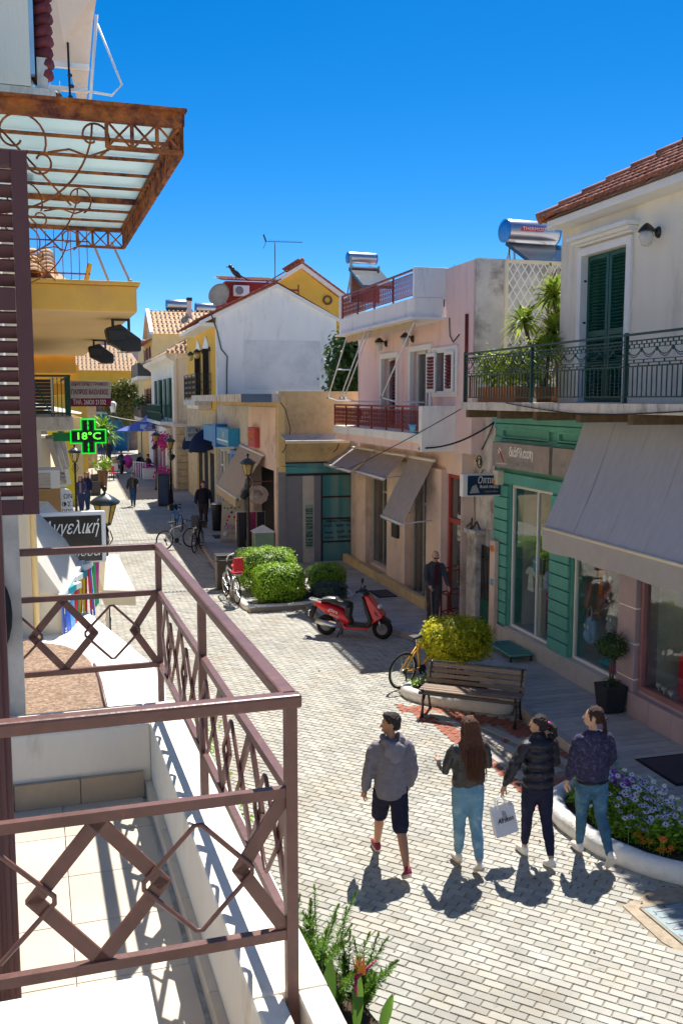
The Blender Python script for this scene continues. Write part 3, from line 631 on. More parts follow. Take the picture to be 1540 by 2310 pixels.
for i, (y, x, z, c_, lab) in enumerate(((17.3, 8.75, 1.5, 'w', 'white shirt hanging at the left inside the first green shop window'), (17.0, 8.9, 1.05, 'p', 'pink child dress low in the first green shop window'), (16.75, 8.8, .85, 'r', 'red and white toy box low in the first green shop window'), (14.85, 8.9, 1.9, 'o', 'orange shirt at the left of the second green shop window'), (14.55, 8.95, 2.4, 'w', 'white vest high in the second green shop window'), (13.75, 8.9, 1.7, 'r', 'red dress at the right of the second green shop window'))):
    t = thing('hanging_garment', lab, 'clothes', (x, y, z)); b = MB(); b.ext([(x, y-.12, z-.25), (x, y+.12, z-.25), (x, y+.1, z+.1), (x, y+.2, z+.05), (x, y+.22, z+.13), (x, y+.08, z+.24), (x, y-.08, z+.24), (x, y-.22, z+.13), (x, y-.2, z+.05), (x, y-.1, z+.1)], (.04, 0, 0)); part('cloth', b, M['c_'+c_], t, bev=.008); part('hanger', MB().tube([(x+.02, y-.1, z+.24), (x+.02, y, z+.3), (x+.02, y+.1, z+.24)], .008, 5), M['steel'], t)
t = thing('folded_clothes', 'heap of bright folded clothes on the right window floor of the green shop', 'clothes', (8.8, 14.2, .5)); b = MB(); b.ell((8.78, 14.35, .56), (.14, .22, .08)); part('cloth', b, M['c_t'], t); b = MB(); b.ell((8.72, 14.0, .55), (.12, .2, .07)); part('cloth', b, M['c_p'], t)
t = thing('display_plant', 'small green artificial tree inside the left green shop window', 'plant', (8.95, 17.1, .5)); b = MB(); leaves(b, shell(420, (8.95, 17.1, 2.3), (.2, .25, .35), jit=.3), .09, .5); part('foliage', b, M['hedge'], t); part('stem', MB().tube([(8.95, 17.1, .5), (8.95, 17.1, 2.2)], .02, 6), M['bark'], t)
t = thing('display_stand', 'pale yellow display post by the green shop doorway', 'stand', (8.7, 16.2, .48)); part('post', MB().bb(8.64, 8.74, 16.0, 16.12, .48, 2.9), M['c_cr'], t, bev=.01); part('post', MB().bb(8.64, 8.76, 16.62, 16.78, .48, 1.7), M['c_cr'], t, bev=.01)
# sign boards
def sign_board(label, x0, x1, y0, y1, z0, z1, m, bm=None):
    t = thing('shop_sign', label, 'sign', ((x0+x1)/2, (y0+y1)/2, z0)); part('board', MB().bb(x0, x1, y0, y1, z0, z1), m, t, bev=.008); return t
t = sign_board('grey-brown shop sign board lettered in white on the green shop front', X-.24, X-.06, 15.62, 18.06, 3.74, 4.24, mat('taupe', (.33, .28, .25)))
XS = X-.242
text('διάθλαση', .25, (XS, 16.75, 4.06), (0, -1, 0), (0, 0, 1), M['c_w'], t, fit=1.0, bold=.004); text('Όμορφες Πινελιές', .17, (XS, 16.8, 3.86), (0, -1, 0), (0, 0, 1), M['c_gr'], t, fit=1.2, shear=.25)
b = MB(); b.bar((XS, 17.75, 4.13), (XS, 17.5, 3.86), .012, .03, up=(1, 0, 0)); part('stroke', b, M['c_r'], t); b = MB(); b.ell((XS, 17.72, 4.08), (.006, .06, .06), 10, 6); b.bar((XS, 17.85, 3.81), (XS, 17.4, 3.82), .008, .01); b.bar((XS, 17.78, 4.0), (XS, 17.62, 4.1), .008, .012); part('emblem', b, M['c_w'], t)
t = sign_board('second grey-brown sign board half hidden behind the big grey awning', X-.24, X-.06, 13.6, 15.5, 3.74, 4.24, bpy.data.materials['taupe']); text('ιά', .2, (XS, 15.1, 3.95), (0, -1, 0), (0, 0, 1), M['c_gr'], t)
t = thing('alarm_box', 'small cream alarm box on the green shop front under its sign', 'alarm box', (X-.12, 18.0, 3.4)); part('case', MB().bb(X-.22, X-.06, 17.85, 18.08, 3.36, 3.66), M['c_cr'], t, bev=.02); part('lens', MB().bb(X-.24, X-.2, 17.93, 18.0, 3.38, 3.45), M['c_o'], t)
# --- optician sign standing out from the wall
t = thing('optician_sign', 'dark blue optician box sign with white letters beside the green shop', 'sign', (7.9, 18.15, 3.2)); part('case', MB().bb(7.56, 8.42, 18.02, 18.2, 3.12, 3.58), M['white_metal'], t, bev=.012); part('face', MB().bb(7.66, 8.38, 18.0, 18.018, 3.15, 3.55), mat('navy', (.012, .035, .085), .3), t)
text('Οπτικά', .2, (8.1, 17.998, 3.45), (1, 0, 0), (0, 0, 1), M['c_w'], t, fit=.46, shear=.2); text('Φακοί επαφής', .09, (8.13, 17.998, 3.32), (1, 0, 0), (0, 0, 1), M['c_w'], t, fit=.42); text('Γυαλιά Ηλίου', .06, (8.18, 17.998, 3.22), (1, 0, 0), (0, 0, 1), M['c_gr'], t, fit=.3)
b = MB(); b.ext([(7.7, 17.998, 3.19), (7.76, 17.998, 3.34), (7.84, 17.998, 3.37), (7.92, 17.998, 3.2)], (0, -.004, 0)); part('emblem', b, M['c_gr'], t)
# --- mauve shop (nearest)
h = thing('mauve_shop', 'mauve tiled shop front with pale joints and a big window under the awning', 'shop', (8.45, 10.5, 0))
b = MB(); b.bb(X, X+.3, 5.5, 13.42, 3.3, 4.885); b.bb(X, X+.3, 12.9, 13.42, .1, 3.3); b.bb(X-.02, X+.3, 5.5, 12.9, .1, .55); part('wall', b, M['mauve_tile'], h)
for k in range(6): part('pillar_block', MB().bb(X-.1, X+.0, 12.92, 13.42, .14+k*.57, .14+k*.57+.545), M['mauve_tile'], h, bev=.006)
b = MB(); b.bb(X-.085, X, 12.925, 13.415, .15, 3.5); part('pillar_joint', b, M['c_w'], h)
plinth(h, 6.0, 13.0, .5, .14, M['mauve_tile'], 'plinth_slab', 12)
room(h, 5.6, 12.9, .55, 3.3, 2.2)
b = MB(); frame_x(b, X-.03, X+.08, 6.0, 12.88, .55, 3.3, .08); b.bb(X-.03, X+.08, 9.4, 9.48, .63, 3.22); w_ = part('window', b, mat('mauve_frame', (.30, .15, .17), .4), h); part('pane', MB().quad((X+.03, 6, .55), (X+.03, 12.88, .55), (X+.03, 12.88, 3.3), (X+.03, 6, 3.3)), M['glass'], w_)
t = thing('red_display_box', 'red draped display block in the mauve shop window at the right edge', 'display', (8.9, 11.8, .6)); part('block', MB().bb(8.75, 9.2, 11.3, 12.35, .58, 1.25), M['c_r'], t, bev=.02); part('step', MB().bb(8.62, 8.75, 11.3, 12.1, .58, .85), M['c_r'], t, bev=.02)
for i, (y, x) in enumerate(((12.6, 8.6), (12.4, 8.56), (12.2, 8.54))):
    t = thing('silver_goblet', ['small silver cup nearest the mauve pillar in the shop window', 'middle small silver cup on the mauve shop window floor', 'small silver cup nearest the red display block'][i], 'cup', (x, y, .58), group='silver cups in the mauve shop window'); b = MB(); b.lathe((x, y, .56), [(.04, 0), (.012, .02), (.01, .09), (.04, .12), (.045, .16)], 10); part('bowl', b, M['white_metal'], t)
t = thing('white_panel', 'tall pale display panel inside the mauve shop window', 'display', (9.2, 12.3, .6)); part('panel', MB().bb(9.2, 9.25, 12.4, 12.8, .6, 1.5), M['c_gd'], t); part('frame', MB().bb(9.18, 9.27, 12.38, 12.82, 1.5, 1.54), M['white_metal'], t)
# --- the big grey awning
def awning(name, label, top, bot, m, valance=.28, bar=M['white_metal'], arms=True, scallop=0, sag=.0, seams=(), valm=None, cat='awning', fr=0., barr=.03):
    """top, bot: two end points each"""
    a0, a1, b0, b1 = map(V, (*top, *bot)); t = thing(name, label, cat, (a0+a1)/2, fr); b = MB(); nu, nv = 24, 8; vs = []
    for j in range(nv+1):
        for i in range(nu+1):
            p = a0.lerp(a1, i/nu).lerp(b0.lerp(b1, i/nu), j/nv); s = sin(pi*j/nv); p.z -= sag*s*(1+.25*sin(i*2.1)) + .012*sin(i*1.3+j*.9)*s + .010*sin(i*.55+1)*j/nv; vs.append(p)
    b.add(vs, [(j*(nu+1)+i, j*(nu+1)+i+1, (j+1)*(nu+1)+i+1, (j+1)*(nu+1)+i) for j in range(nv) for i in range(nu)], True); part('fabric', b, m, t)
    b = MB(); b.tube([b0, b1], barr, 8); part('front_bar', b, bar, t)
    b = MB(); b.tube([a0, a1], barr*1.3, 8); part('roller', b, bar, t)
    if valance:
        b = MB(); n = 40; vs = []; out = (b0-a0); out.z = 0; out = out.normalized()*.02 if out.length else V((0, 0, 0))
        for i in range(n+1):
            p = b0.lerp(b1, i/n) + out; d = valance*(1 + (.18*abs(sin(i/n*pi*scallop)) if scallop else .04*sin(i*.9))); vs += [p, p - V((0, 0, d*.5)) + out*.3*sin(i*.8), p - V((0, 0, d))+out*.6*sin(i*.7)]
        b.add(vs, [(3*i+k, 3*i+3+k, 3*i+4+k, 3*i+1+k) for i in range(n) for k in (0, 1)], True); part('valance', b, valm or m, t)
    if arms:
        for (a, bb) in ((a0.lerp(a1, .06), b0.lerp(b1, .06)), (a0.lerp(a1, .94), b0.lerp(b1, .94))):
            st_ = V((a.x, a.y, min(a.z, bb.z)+.05)); part('arm', MB().tube([st_, bb], .016, 6), bar, t)
    if seams:
        b = MB()
        for f_ in seams:
            pts = [a0.lerp(a1, f_).lerp(b0.lerp(b1, f_), j/8) + V((0, 0, .006 - sag*sin(pi*j/8))) for j in range(9)]; b.tube(pts, .006, 4)
        part('seam', b, m, t)
    return t
awning('shop_awning', 'big faded grey-blue fabric awning over the mauve shop at the right', [(8.36, 14.62, 4.82), (8.36, 6.5, 4.82)], [(7.5, 14.4, 2.96), (7.5, 6.3, 2.96)], M['awn_grey'], .36, seams=[.12*k for k in range(1, 8)], sag=.10, bar=M['c_cr'], valm=clothmat('awn_grey_valance', (.56, .53, .52), .3))
# --- old wall, gate and pillars between the pink house and the green shop
h = thing('old_wall', 'stained grey plaster wall strip between the pink house and the green shop', 'wall', (8.4, 18.8, 0))
b = MB(); cells(b, 'x', 8.42, 8.7, 18.38, 19.48, 0, 4.9, [(18.4, 18.68, .1, 2.35)]); part('wall', b, M['grey_wall'], h)
b = MB(); b.bb(8.2, 8.42, 18.8, 19.3, .1, 2.2); b.bb(8.15, 8.45, 18.75, 19.35, 2.2, 2.3); part('gate_pillar', b, M['grey_wall'], h, bev=.015); b = MB(); b.bb(8.29, 8.385, 18.02, 18.28, .1, 2.18); part('gate_pillar', b, M['salmon_wall'], h, bev=.01)
t = thing('iron_gate', 'narrow black iron gate with scrolls between two plaster pillars', 'gate', (8.34, 18.54, .1))
for k in range(7): part('bar', MB().bb(8.33, 8.35, 18.32+k*.075, 18.337+k*.075, .14, 2.0), M['black_iron'], t)
b = MB(); b.bb(8.32, 8.36, 18.3, 18.79, .14, .85); part('kick_plate', b, M['green_paint'], t); b = MB()
for k in range(3): b.tube(spiral((8.33, 18.45+k*.12, 1.75), .07, .01, 0, 9, 22, (0, 1, 0), (0, 0, 1)), .008, 4)
b.tube([(8.2, 19.3, 2.33), (8.2, 19.1, 2.42), (8.2, 18.95, 2.34), (8.2, 18.75, 2.5), (8.2, 18.6, 2.35)], .022, 5); b.tube([(8.2, 19.05, 2.3), (8.2, 19.0, 2.55)], .02, 5); part('scroll', b, M['black_iron'], t)
text('NKA', .2, (8.287, 18.15, 2.0), (0, -1, 0), (0, 0, 1), M['c_o'], h, fit=.2, shear=.2, name='graffiti'); text('CNX', .2, (8.287, 18.15, 1.3), (0, -1, 0), (0, 0, 1), M['c_lb'], h, fit=.2, shear=.3, name='graffiti')
# ================================================================ MIDDLE: pink house, beige corner shop, yellow house with white gable
PX = 8.15
h = thing('pink_house', 'pink two storey house with a shop below and balconies with dark red railings', 'house', (8.15, 23.5, 0))
b = MB(); cells(b, 'x', PX, PX+.35, 19.49, 28.25, 0, 3.92, [(24.42, 26.3, .42, 2.98), (21.42, 22.85, .14, 3.4), (19.52, 20.38, .14, 3.42)]); part('ground_wall', b, M['salmon_wall'], h)
for y0, y1 in ((22.9, 24.38), (20.42, 21.38), (26.35, 27.3)): part('pilaster', MB().bb(PX-.12, PX, y0, y1, .12, 3.5), M['salmon_wall'], h, bev=.01)
b = MB(); b.bb(PX-.28, PX-.12, 21.0, 28.2, .1, .36); part('base_step', b, M['beige_wall'], h, bev=.015)
b = MB(); cells(b, 'x', PX, PX+.3, 19.0, 27.5, 3.92, 6.92, [(23.9, 25.2, 4.33, 6.2), (21.45, 22.85, 4.33, 6.28), (19.85, 21.2, 5.25, 6.18)]); b.bb(PX+.3, 14, 19.0, 19.3, 3.92, 8.0); b.bb(PX+.3, 14, 27.2, 27.5, 0, 6.92); b.bb(PX, PX+.3, 19.0, 20.62, 6.92, 8.0); part('upper_wall', b, M['pink_wall'], h)
b = MB(); b.bb(8.18, 14, 18.93, 18.998, 4.95, 8.02); part('side_wall', b, M['grey_wall'], h)
b = MB(); b.bb(PX+.3, 14, 19.3, 27.2, 6.7, 6.9); part('flat_roof', b, M['concrete'], h)
dt = mat('dark_glass_room', (.05, .06, .07), .5)
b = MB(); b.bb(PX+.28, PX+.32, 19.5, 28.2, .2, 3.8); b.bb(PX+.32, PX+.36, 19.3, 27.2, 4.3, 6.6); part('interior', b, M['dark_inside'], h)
for y0, y1, z0, z1 in ((24.42, 26.3, .42, 2.98), (21.42, 22.85, .14, 3.4)):
    b = MB(); frame_x(b, PX+.1, PX+.17, y0, y1, z0, z1, .06); b.bb(PX+.1, PX+.17, (y0+y1)/2-.03, (y0+y1)/2+.03, z0+.06, z1-.06); b.bb(PX+.1, PX+.17, y0+.06, (y0+y1)/2-.03, 2.5, 2.56); w_ = part('window', b, M['grey_metal'], h); part('pane', MB().quad((PX+.13, y0, z0), (PX+.13, y1, z0), (PX+.13, y1, z1), (PX+.13, y0, z1)), M['glass'], w_)
b = MB(); frame_x(b, PX+.05, PX+.13, 19.52, 20.38, .14, 3.42, .09); b.bb(PX+.05, PX+.13, 19.61, 20.29, 2.3, 2.42); d_ = part('front_door', b, mat('door_red', (.36, .045, .03), .4), h, label='red framed glass street door'); part('pane', MB().quad((PX+.09, 19.6, .2), (PX+.09, 20.3, .2), (PX+.09, 20.3, 3.4), (PX+.09, 19.6, 3.4)), glass('door_glass', (.5, .5, .55), opaque=.5, base=(.25, .24, .26)), d_); part('handle', MB().bar((PX+.02, 19.68, 1.0), (PX+.02, 19.68, 1.4), .03), M['steel'], d_)
b = MB(); b.bb(PX-.02, PX, 20.45, 20.65, 1.5, 2.1); part('doorbell_panel', b, M['steel'], h); b = MB(); b.bb(PX-.2, PX-.122, 23.3, 23.75, 1.5, 2.05); part('letter_box', b, M['black_plastic'], h, bev=.01)
b = MB(); b.tube([(8.12, 19.28, 6.9), (8.12, 19.28, 4.95)], .04, 8); part('drainpipe', b, M['dark_red'], h); b = MB(); b.tube([(8.13, 20.3, 6.9), (8.13, 20.25, 6.5), (8.13, 20.05, 6.35), (8.13, 19.7, 6.5)], .012, 5); part('wall_wire', b, M['cable'], h)
# first floor balcony
s = thing('first_balcony', 'pink and white first floor balcony with solid white end box', 'balcony', (7.75, 23.5, 3.95))
b = MB(); b.bb(7.37, PX-.002, 20.0, 27.42, 4.12, 4.33); part('slab', b, M['white_wall'], s, bev=.01); b = MB(); b.bb(7.42, PX-.002, 20.05, 27.4, 3.93, 4.118); part('fascia', b, M['pink_wall'], s)
b = MB(); b.bb(7.35, 8.41, 19.9, 19.998, 3.94, 4.95); b.bb(7.35, 7.45, 19.998, 20.1, 4.331, 4.95); part('end_box', b, M['white_wall'], s, bev=.012)
b = MB(); b.ell((7.4, 20.0, 3.98), (.06, .1, .07), 8, 6); b.ell((7.42, 20.05, 4.0), (.1, .05, .05), 8, 5); part('junction_box', b, M['grey_metal'], s)
def railing(label, x, y0, y1, z0, z1, m, pitch=.14, post=1.2, name='balcony_railing', rail=None, rings=2, group=None, xz=None, fr=0.):
    t = thing(name, label, 'railing', (x, (y0+y1)/2, z0), fr, group); b = MB(); b.bar((x, y0, z1), (x, y1, z1), .05, .045); part('handrail', b, rail or m, t)
    b = MB(); b.bar((x, y0, z0+.06), (x, y1, z0+.06), .02); b.bar((x, y0, z1-.08), (x, y1, z1-.08), .02); part('rail', b, m, t)
    n = int((y1-y0)/post)
    for k in range(n+1): y = y0 + (y1-y0)*k/n; part('post', MB().bb(x-.02, x+.02, y-.02, y+.02, z0, z1), m, t)
    bm = MB().bb(-.007, .007, -.007, .007, 0, z1-z0-.14); H_ = z1-z0-.14
    for k in range(rings*2):
        zc = H_*(k+.6)/(rings*2+.2)
        bm.tube([(0, pitch*.42*cos(a), zc+pitch*.5*sin(a)) for a in [i*pi/4 for i in range(8)]], .006, 3, closed=True)
    me = bm.mesh('baluster'); me.materials.append(m); o0 = ORI[t.name]; k = 0
    while y0 + pitch*(k+.5) < y1: part('baluster', me, None, t, off=o0).location = V((x, y0+pitch*(k+.5), z0+.06)) - o0; k += 1
    return t
railing('dark red patterned railing on the first floor balcony of the pink house', 7.4, 20.12, 27.38, 4.34, 4.93, M['dark_red'])
# first floor doors and window
for (y0, y1, z0, z1, kind) in ((23.9, 25.2, 4.34, 6.2, 'blind'), (21.45, 22.85, 4.34, 6.28, 'glass')):
    b = MB(); frame_x(b, PX-.05, PX+.06, y0-.1, y1+.1, z0, z1+.12, .14, False); f_ = part('door_frame', b, M['white_paint'], h, bev=.006)
    b = MB()
    if kind == 'blind':
        frame_x(b, PX+.16, PX+.2, y0, y1, z0, z1, .08); dd = part('balcony_door', b, M['white_paint'], h); l = MB(); louvre(l, PX+.14, y0+.06, y1-.5, z0+.05, z1-.05, .08, .02); part('louvre', l, M['dark_red'], dd, kind='stuff')
    else:
        frame_x(b, PX+.14, PX+.2, y0, y1, z0, z1, .08); b.bb(PX+.14, PX+.2, (y0+y1)/2-.04, (y0+y1)/2+.04, z0, z1); dd = part('balcony_door', b, M['white_paint'], h); part('pane', MB().quad((PX+.17, y0, z0), (PX+.17, y1, z0), (PX+.17, y1, z1), (PX+.17, y0, z1)), M['glass'], dd)
b = MB(); frame_x(b, PX-.05, PX+.06, 19.75, 21.3, 5.15, 6.28, .13); part('window_frame', b, M['white_paint'], h, bev=.006)
for (y0, y1, tw) in ((20.95, 21.55, .25), (19.88, 20.4, 0)):
    b = MB(); frame_x(b, PX-.1, PX-.06, y0, y1, 5.25, 6.16, .08); sh = part('window_shutter', b, M['white_paint'], h); l = MB(); louvre(l, PX-.08, y0+.08, y1-.08, 5.33, 6.08, .07, .015); part('louvre', l, M['dark_red'], sh, kind='stuff')
part('pane', MB().quad((PX+.15, 19.85, 5.25), (PX+.15, 21.2, 5.25), (PX+.15, 21.2, 6.18), (PX+.15, 19.85, 6.18)), M['glass'], h)
for y, lab in ((25.05, 'black carriage lamp above the louvred balcony door of the pink house'), (22.95, 'black carriage lamp above the glass balcony door of the pink house')): wall_lamp('carriage_lamp', lab, (PX-.02, y-.25, 6.58), (-.15, 0, .02), bpy.data.materials['milk_glass'], 1.3, 'carriage lamps on the pink house')
# roof balcony
s = thing('roof_balcony', 'white roof terrace parapet with projecting slab on the pink house', 'balcony', (7.8, 23.7, 6.9))
b = MB(); b.bb(7.4, PX-.002, 20.7, 26.9, 6.93, 7.36); b.bb(7.4, 8.1, 20.58, 20.698, 6.93, 7.36); part('slab', b, M['white_wall'], s, bev=.012); b = MB(); b.bb(7.3, 8.3, 20.5, 27.0, 6.88, 6.928); part('drip_edge', b, M['white_wall'], s)
b = MB(); b.bb(7.4, 8.26, 20.6, 20.7, 7.361, 8.03); part('end_box', b, M['white_wall'], s, bev=.012); b = MB(); b.bb(7.4, 7.5, 26.75, 26.9, 7.361, 8.0); b.bb(7.5, 8.15, 26.78, 26.9, 7.361, 7.9); part('end_post', b, M['white_wall'], s)
railing('dark red patterned railing on the roof terrace of the pink house', 7.46, 20.72, 26.74, 7.37, 7.99, M['dark_red'], post=1.5)
b = MB(); pts = []; n = 52
for i in range(n+1):
    y = 20.9 + 5.7*i/n; pts += [(7.55, y, 6.88), (7.54, y, 6.72 + (.0 if i % 2 else -.06))]
b.add(pts, [(2*i, 2*i+2, 2*i+3, 2*i+1) for i in range(n)]); solo('scalloped_valance', b, M['awn_cream'], 'cream scalloped awning edge under the roof terrace of the pink house', 'valance', (7.55, 23.7, 6.8))
t = thing('folding_arms', 'white folding awning arms reaching down from the pink house roof slab', 'awning frame', (7.4, 23, 6.0))
for i, (y, z1, ye) in enumerate(((20.3, 6.82, 22.85), (23.7, 6.84, 26.3), (24.1, 6.84, 26.7), (25.8, 6.86, 28.1))):
    e = V((7.38, ye, 5.14)); part('arm', MB().tube([(7.44, y+.4, z1), e], .019, 6), M['white_metal'], t); part('elbow_arm', MB().tube([e, e+V((.15, -.6, -.1)), e+V((.6, -1.4, -.12))], .018, 6), M['white_metal'], t); part('joint', MB().ell(e, .045, 8, 6), M['grey_metal'], t)
part('cross_tube', MB().tube([(7.38, 27.0, 5.95), (7.38, 25.6, 5.9)], .02, 6), M['white_metal'], t)
# small red tiled roof seen through the roof railing, pots
t = thing('roof_shed', 'small red tiled lean-to roof behind the roof terrace railing of the pink house', 'shed', (9.0, 24, 6.9)); part('wall', MB().bb(8.9, 10.4, 22.0, 26.5, 6.9, 7.35), M['salmon_wall'], t); b = MB(); b.quad((8.6, 21.9, 7.42), (8.6, 26.6, 7.42), (10.5, 26.6, 7.75), (10.5, 21.9, 7.75)); part('roof_deck', b, M['c_br'], t); tile_roof(t, (8.55, 26.6, 7.44), (8.55, 21.9, 7.44), (1.9, 0, .33), TM, maxparts=60)
t = thing('balcony_vase', 'white vase with a magenta bloom on the pink house first floor balcony', 'vase', (7.62, 25.8, 4.34)); part('vase', MB().lathe((7.62, 25.8, 4.34), [(.07, 0), (.05, .15), (.09, .35), (.06, .5), (.10, .62)], 10), M['white_paint'], t); b = MB(); b.ell((7.6, 25.55, 4.7), (.09, .13, .12), 10, 7); part('bloom', b, M['c_p'], t)
t = thing('plastic_basin', 'blue plastic basin on the pink house balcony floor near the white end box', 'basin', (7.6, 20.5, 4.34)); part('basin', MB().lathe((7.6, 20.6, 4.33), [(.2, 0), (.27, .2), (.29, .2), (.24, .02)], 14), M['c_lb'], t)
# awnings over the shop of the pink house
awning('shop_awning', 'grey-brown awning let down steeply beside the pink house door', [(8.0, 22.5, 3.68), (8.0, 20.8, 3.68)], [(7.22, 22.35, 2.24), (7.22, 20.75, 2.22)], M['awn_mid'], .05, arms=True)
awning('shop_awning', 'grey-brown awning in the middle of the three on the pink house', [(8.0, 25.2, 3.66), (8.0, 22.75, 3.68)], [(7.38, 25.2, 3.14), (7.38, 22.6, 3.12)], M['awn_mid'], .05)
awning('shop_awning', 'grey-brown awning next to the teal glass corner of the beige shop', [(8.0, 27.9, 3.66), (8.0, 25.35, 3.68)], [(7.2, 27.8, 3.16), (7.2, 25.0, 3.14)], M['awn_mid'], .05)
# old man's rack
t = thing('fallen_leaves', 'scattered dry leaves and scraps on the paving', 'leaves', (4, 14, 0)); b = MB()
for _ in range(130):
    k = rng.random(); x, y = (rng.gauss(5.3, .35), rng.gauss(9.2, 1.2)) if k < .3 else (rng.gauss(5.2, .5), rng.gauss(14.9, .8)) if k < .55 else (rng.gauss(4.6, .8), rng.gauss(21.9, .4)) if k < .75 else (rng.uniform(1.8, 5.2), rng.uniform(7, 24)); leaves(b, [((x, y, .012), (0, 0, 2))], .045, .6)
part('leaf', b, mat('dry_leaf', (.22, .13, .06), .9, .3, 9), t, kind='stuff')
t = thing('metal_rack', 'empty dark red metal shelf rack standing by the pink house street door', 'rack', (8.05, 19.75, .12)); b = MB()
for x in (7.88, 8.28):
    for y in (19.55, 19.95): b.bb(x-.015, x+.015, y-.015, y+.015, .12, 1.3)
part('upright', b, M['dark_red'], t)
for z in (.3, .75, 1.28):
    b = MB(); b.bar((7.88, 19.55, z), (8.28, 19.55, z+.08), .025); b.bar((7.88, 19.95, z), (8.28, 19.95, z+.08), .025); b.bar((7.88, 19.55, z), (7.88, 19.95, z), .025); b.bar((8.28, 19.55, z+.08), (8.28, 19.95, z+.08), .025); part('shelf_frame', b, M['dark_red'], t)
# --- solar water heaters
def heater(label, c, rz, L=1.25, r=.27, txt=None, scl=1., endm=None, panel=True):
    t = thing('solar_heater', label, 'water heater', (0, 0, 0)); t.location = c; t.rotation_euler = (0, 0, rz); t.scale = (scl,)*3
    Mx = Matrix.Rotation(pi/2, 3, 'Y'); b = MB(); b.lathe((-L/2, 0, .95), [(r*.98, 0), (r, .01), (r, L-.01), (r*.98, L)], 24, M=Mx); part('tank', b, mat('tank_steel', (.50, .53, .58), .28, .03, metal=.75) if 'tank' not in M else M['tank'], t)
    for e in (-L/2, L/2): b = MB(); b.lathe((e-.015, 0, .95), [(r*.3, -.012 if e < 0 else 0.0), (r*1.02, 0), (r*1.02, .03), (r*.3, .03 if e < 0 else .045)], 24, M=Mx); part('end_cap', b, endm or M['paint_blue'], t)
    b = MB()
    for x in (-L*.32, L*.32): b.bar((x, -.1, 0), (x, 0, .75), .035); b.bar((x, .45, .0), (x, .05, .75), .035)
    b.bar((-L*.32, -.1, 0.03), (L*.32, -.1, .03), .03); part('stand', b, M['grey_metal'], t)
    if panel: b = MB(); b.ext([(-L*.55, -.15, .60), (L*.55, -.15, .60), (L*.55, -1.2, .04), (-L*.55, -1.2, .04)], (0, -.03, .07)); part('collector', b, mat('collector', (.03, .045, .06), .15), t); 
    b = MB(); b.tube([(-L*.4, -.02, .7), (-L*.45, -.1, .5), (-L*.5, -.3, .1)], .012, 5); b.tube([(L*.35, 0, .72), (L*.5, .05, .62), (L*.55, -.1, .1)], .012, 5); part('pipe', b, M['cable'], t)
    if txt:
        pts = [(-L*.27, -r-.002, 1.03), (L*.18, -r-.002, 1.03), (L*.15, -r-.002, .93), (-L*.30, -r-.002, .93)]; b = MB(); b.ext(pts, (0, -.004, 0)); part('badge', b, M['c_r'], t); text(txt, .11, (L*.06, -r-.008, .98), (1, 0, 0), (0, 0, 1), M['c_w'], t, fit=L*.66)
    return t
M['tank'] = mat('tank_steel', (.50, .53, .58), .28, .03, metal=.75)
heater('solar water tank with red lettering and blue end cap behind the white trellis', (10.4, 21.0, 8.02), R(6), 1.36, .265, 'THERMOSTAHL')
heater('tall solar water heater with copper collector on the roof behind the roof terrace', (7.86, 26.2, 8.0), R(4), .78, .15, None, 1.05)
t = thing('copper_collector', 'upright copper coloured solar collector panel on the roof behind the railing', 'solar panel', (7.85, 26.1, 7.9)); b = MB(); b.ext([(7.47, 26.0, 8.7), (8.25, 26.0, 8.7), (8.25, 25.8, 7.75), (7.47, 25.8, 7.75)], (0, -.06, 0)); part('panel', b, mat('copper', (.36, .15, .09), .4, .25, 3), t); b = MB(); b.bar((7.5, 25.92, 8.1), (7.95, 25.92, 8.65), .02); b.bar((7.47, 25.9, 8.35), (8.25, 25.9, 8.35), .02); b.bb(7.44, 7.48, 25.85, 25.95, 7.75, 9.0); b.bb(8.24, 8.28, 25.85, 25.95, 7.75, 8.75); part('frame', b, M['grey_metal'], t); b = MB(); b.bb(7.45, 8.27, 25.98, 26.1, 8.68, 8.74); part('top_rail', b, M['white_metal'], t)
def antenna(label, base, hgt, L, ang, grid=True):
    t = thing('tv_antenna', label, 'antenna', base); B = V(base); b = MB(); b.tube([B, B+V((0, 0, hgt))], .022, 6); part('mast', b, M['dark_iron'], t); d = V((cos(ang), sin(ang), 0)); p = V((-d.y, d.x, 0)); top = B+V((0, 0, hgt)); b = MB(); b.bar(top-d*L*.75, top+d*L*.25, .025); part('boom', b, M['dark_iron'], t); b = MB()
    for k in range(15): q = top - d*L*.75 + d*(L*.9*k/14); w_ = .11+.012*k; b.bar(q-p*w_+V((0, 0, .02)), q+p*w_+V((0, 0, .05)), .012)
    part('element', b, M['dark_iron'], t)
    if grid:
        b = MB(); q = top + d*L*.24
        for k in range(-3, 4):
            for s_ in (-1, 1): b.bar(q+p*(k*.08), q+p*(k*.08)+V((d.x*.12, d.y*.12, s_*.32)), .01)
        part('reflector', b, M['dark_iron'], t)
    return t
antenna('long television antenna on a mast above the white gable', (9.48, 46, 10.6), 1.95, 1.75, R(174)); antenna('thin antenna lying low over the pink house parapet', (8.9, 21.5, 7.9), .25, 1.2, R(160), False)
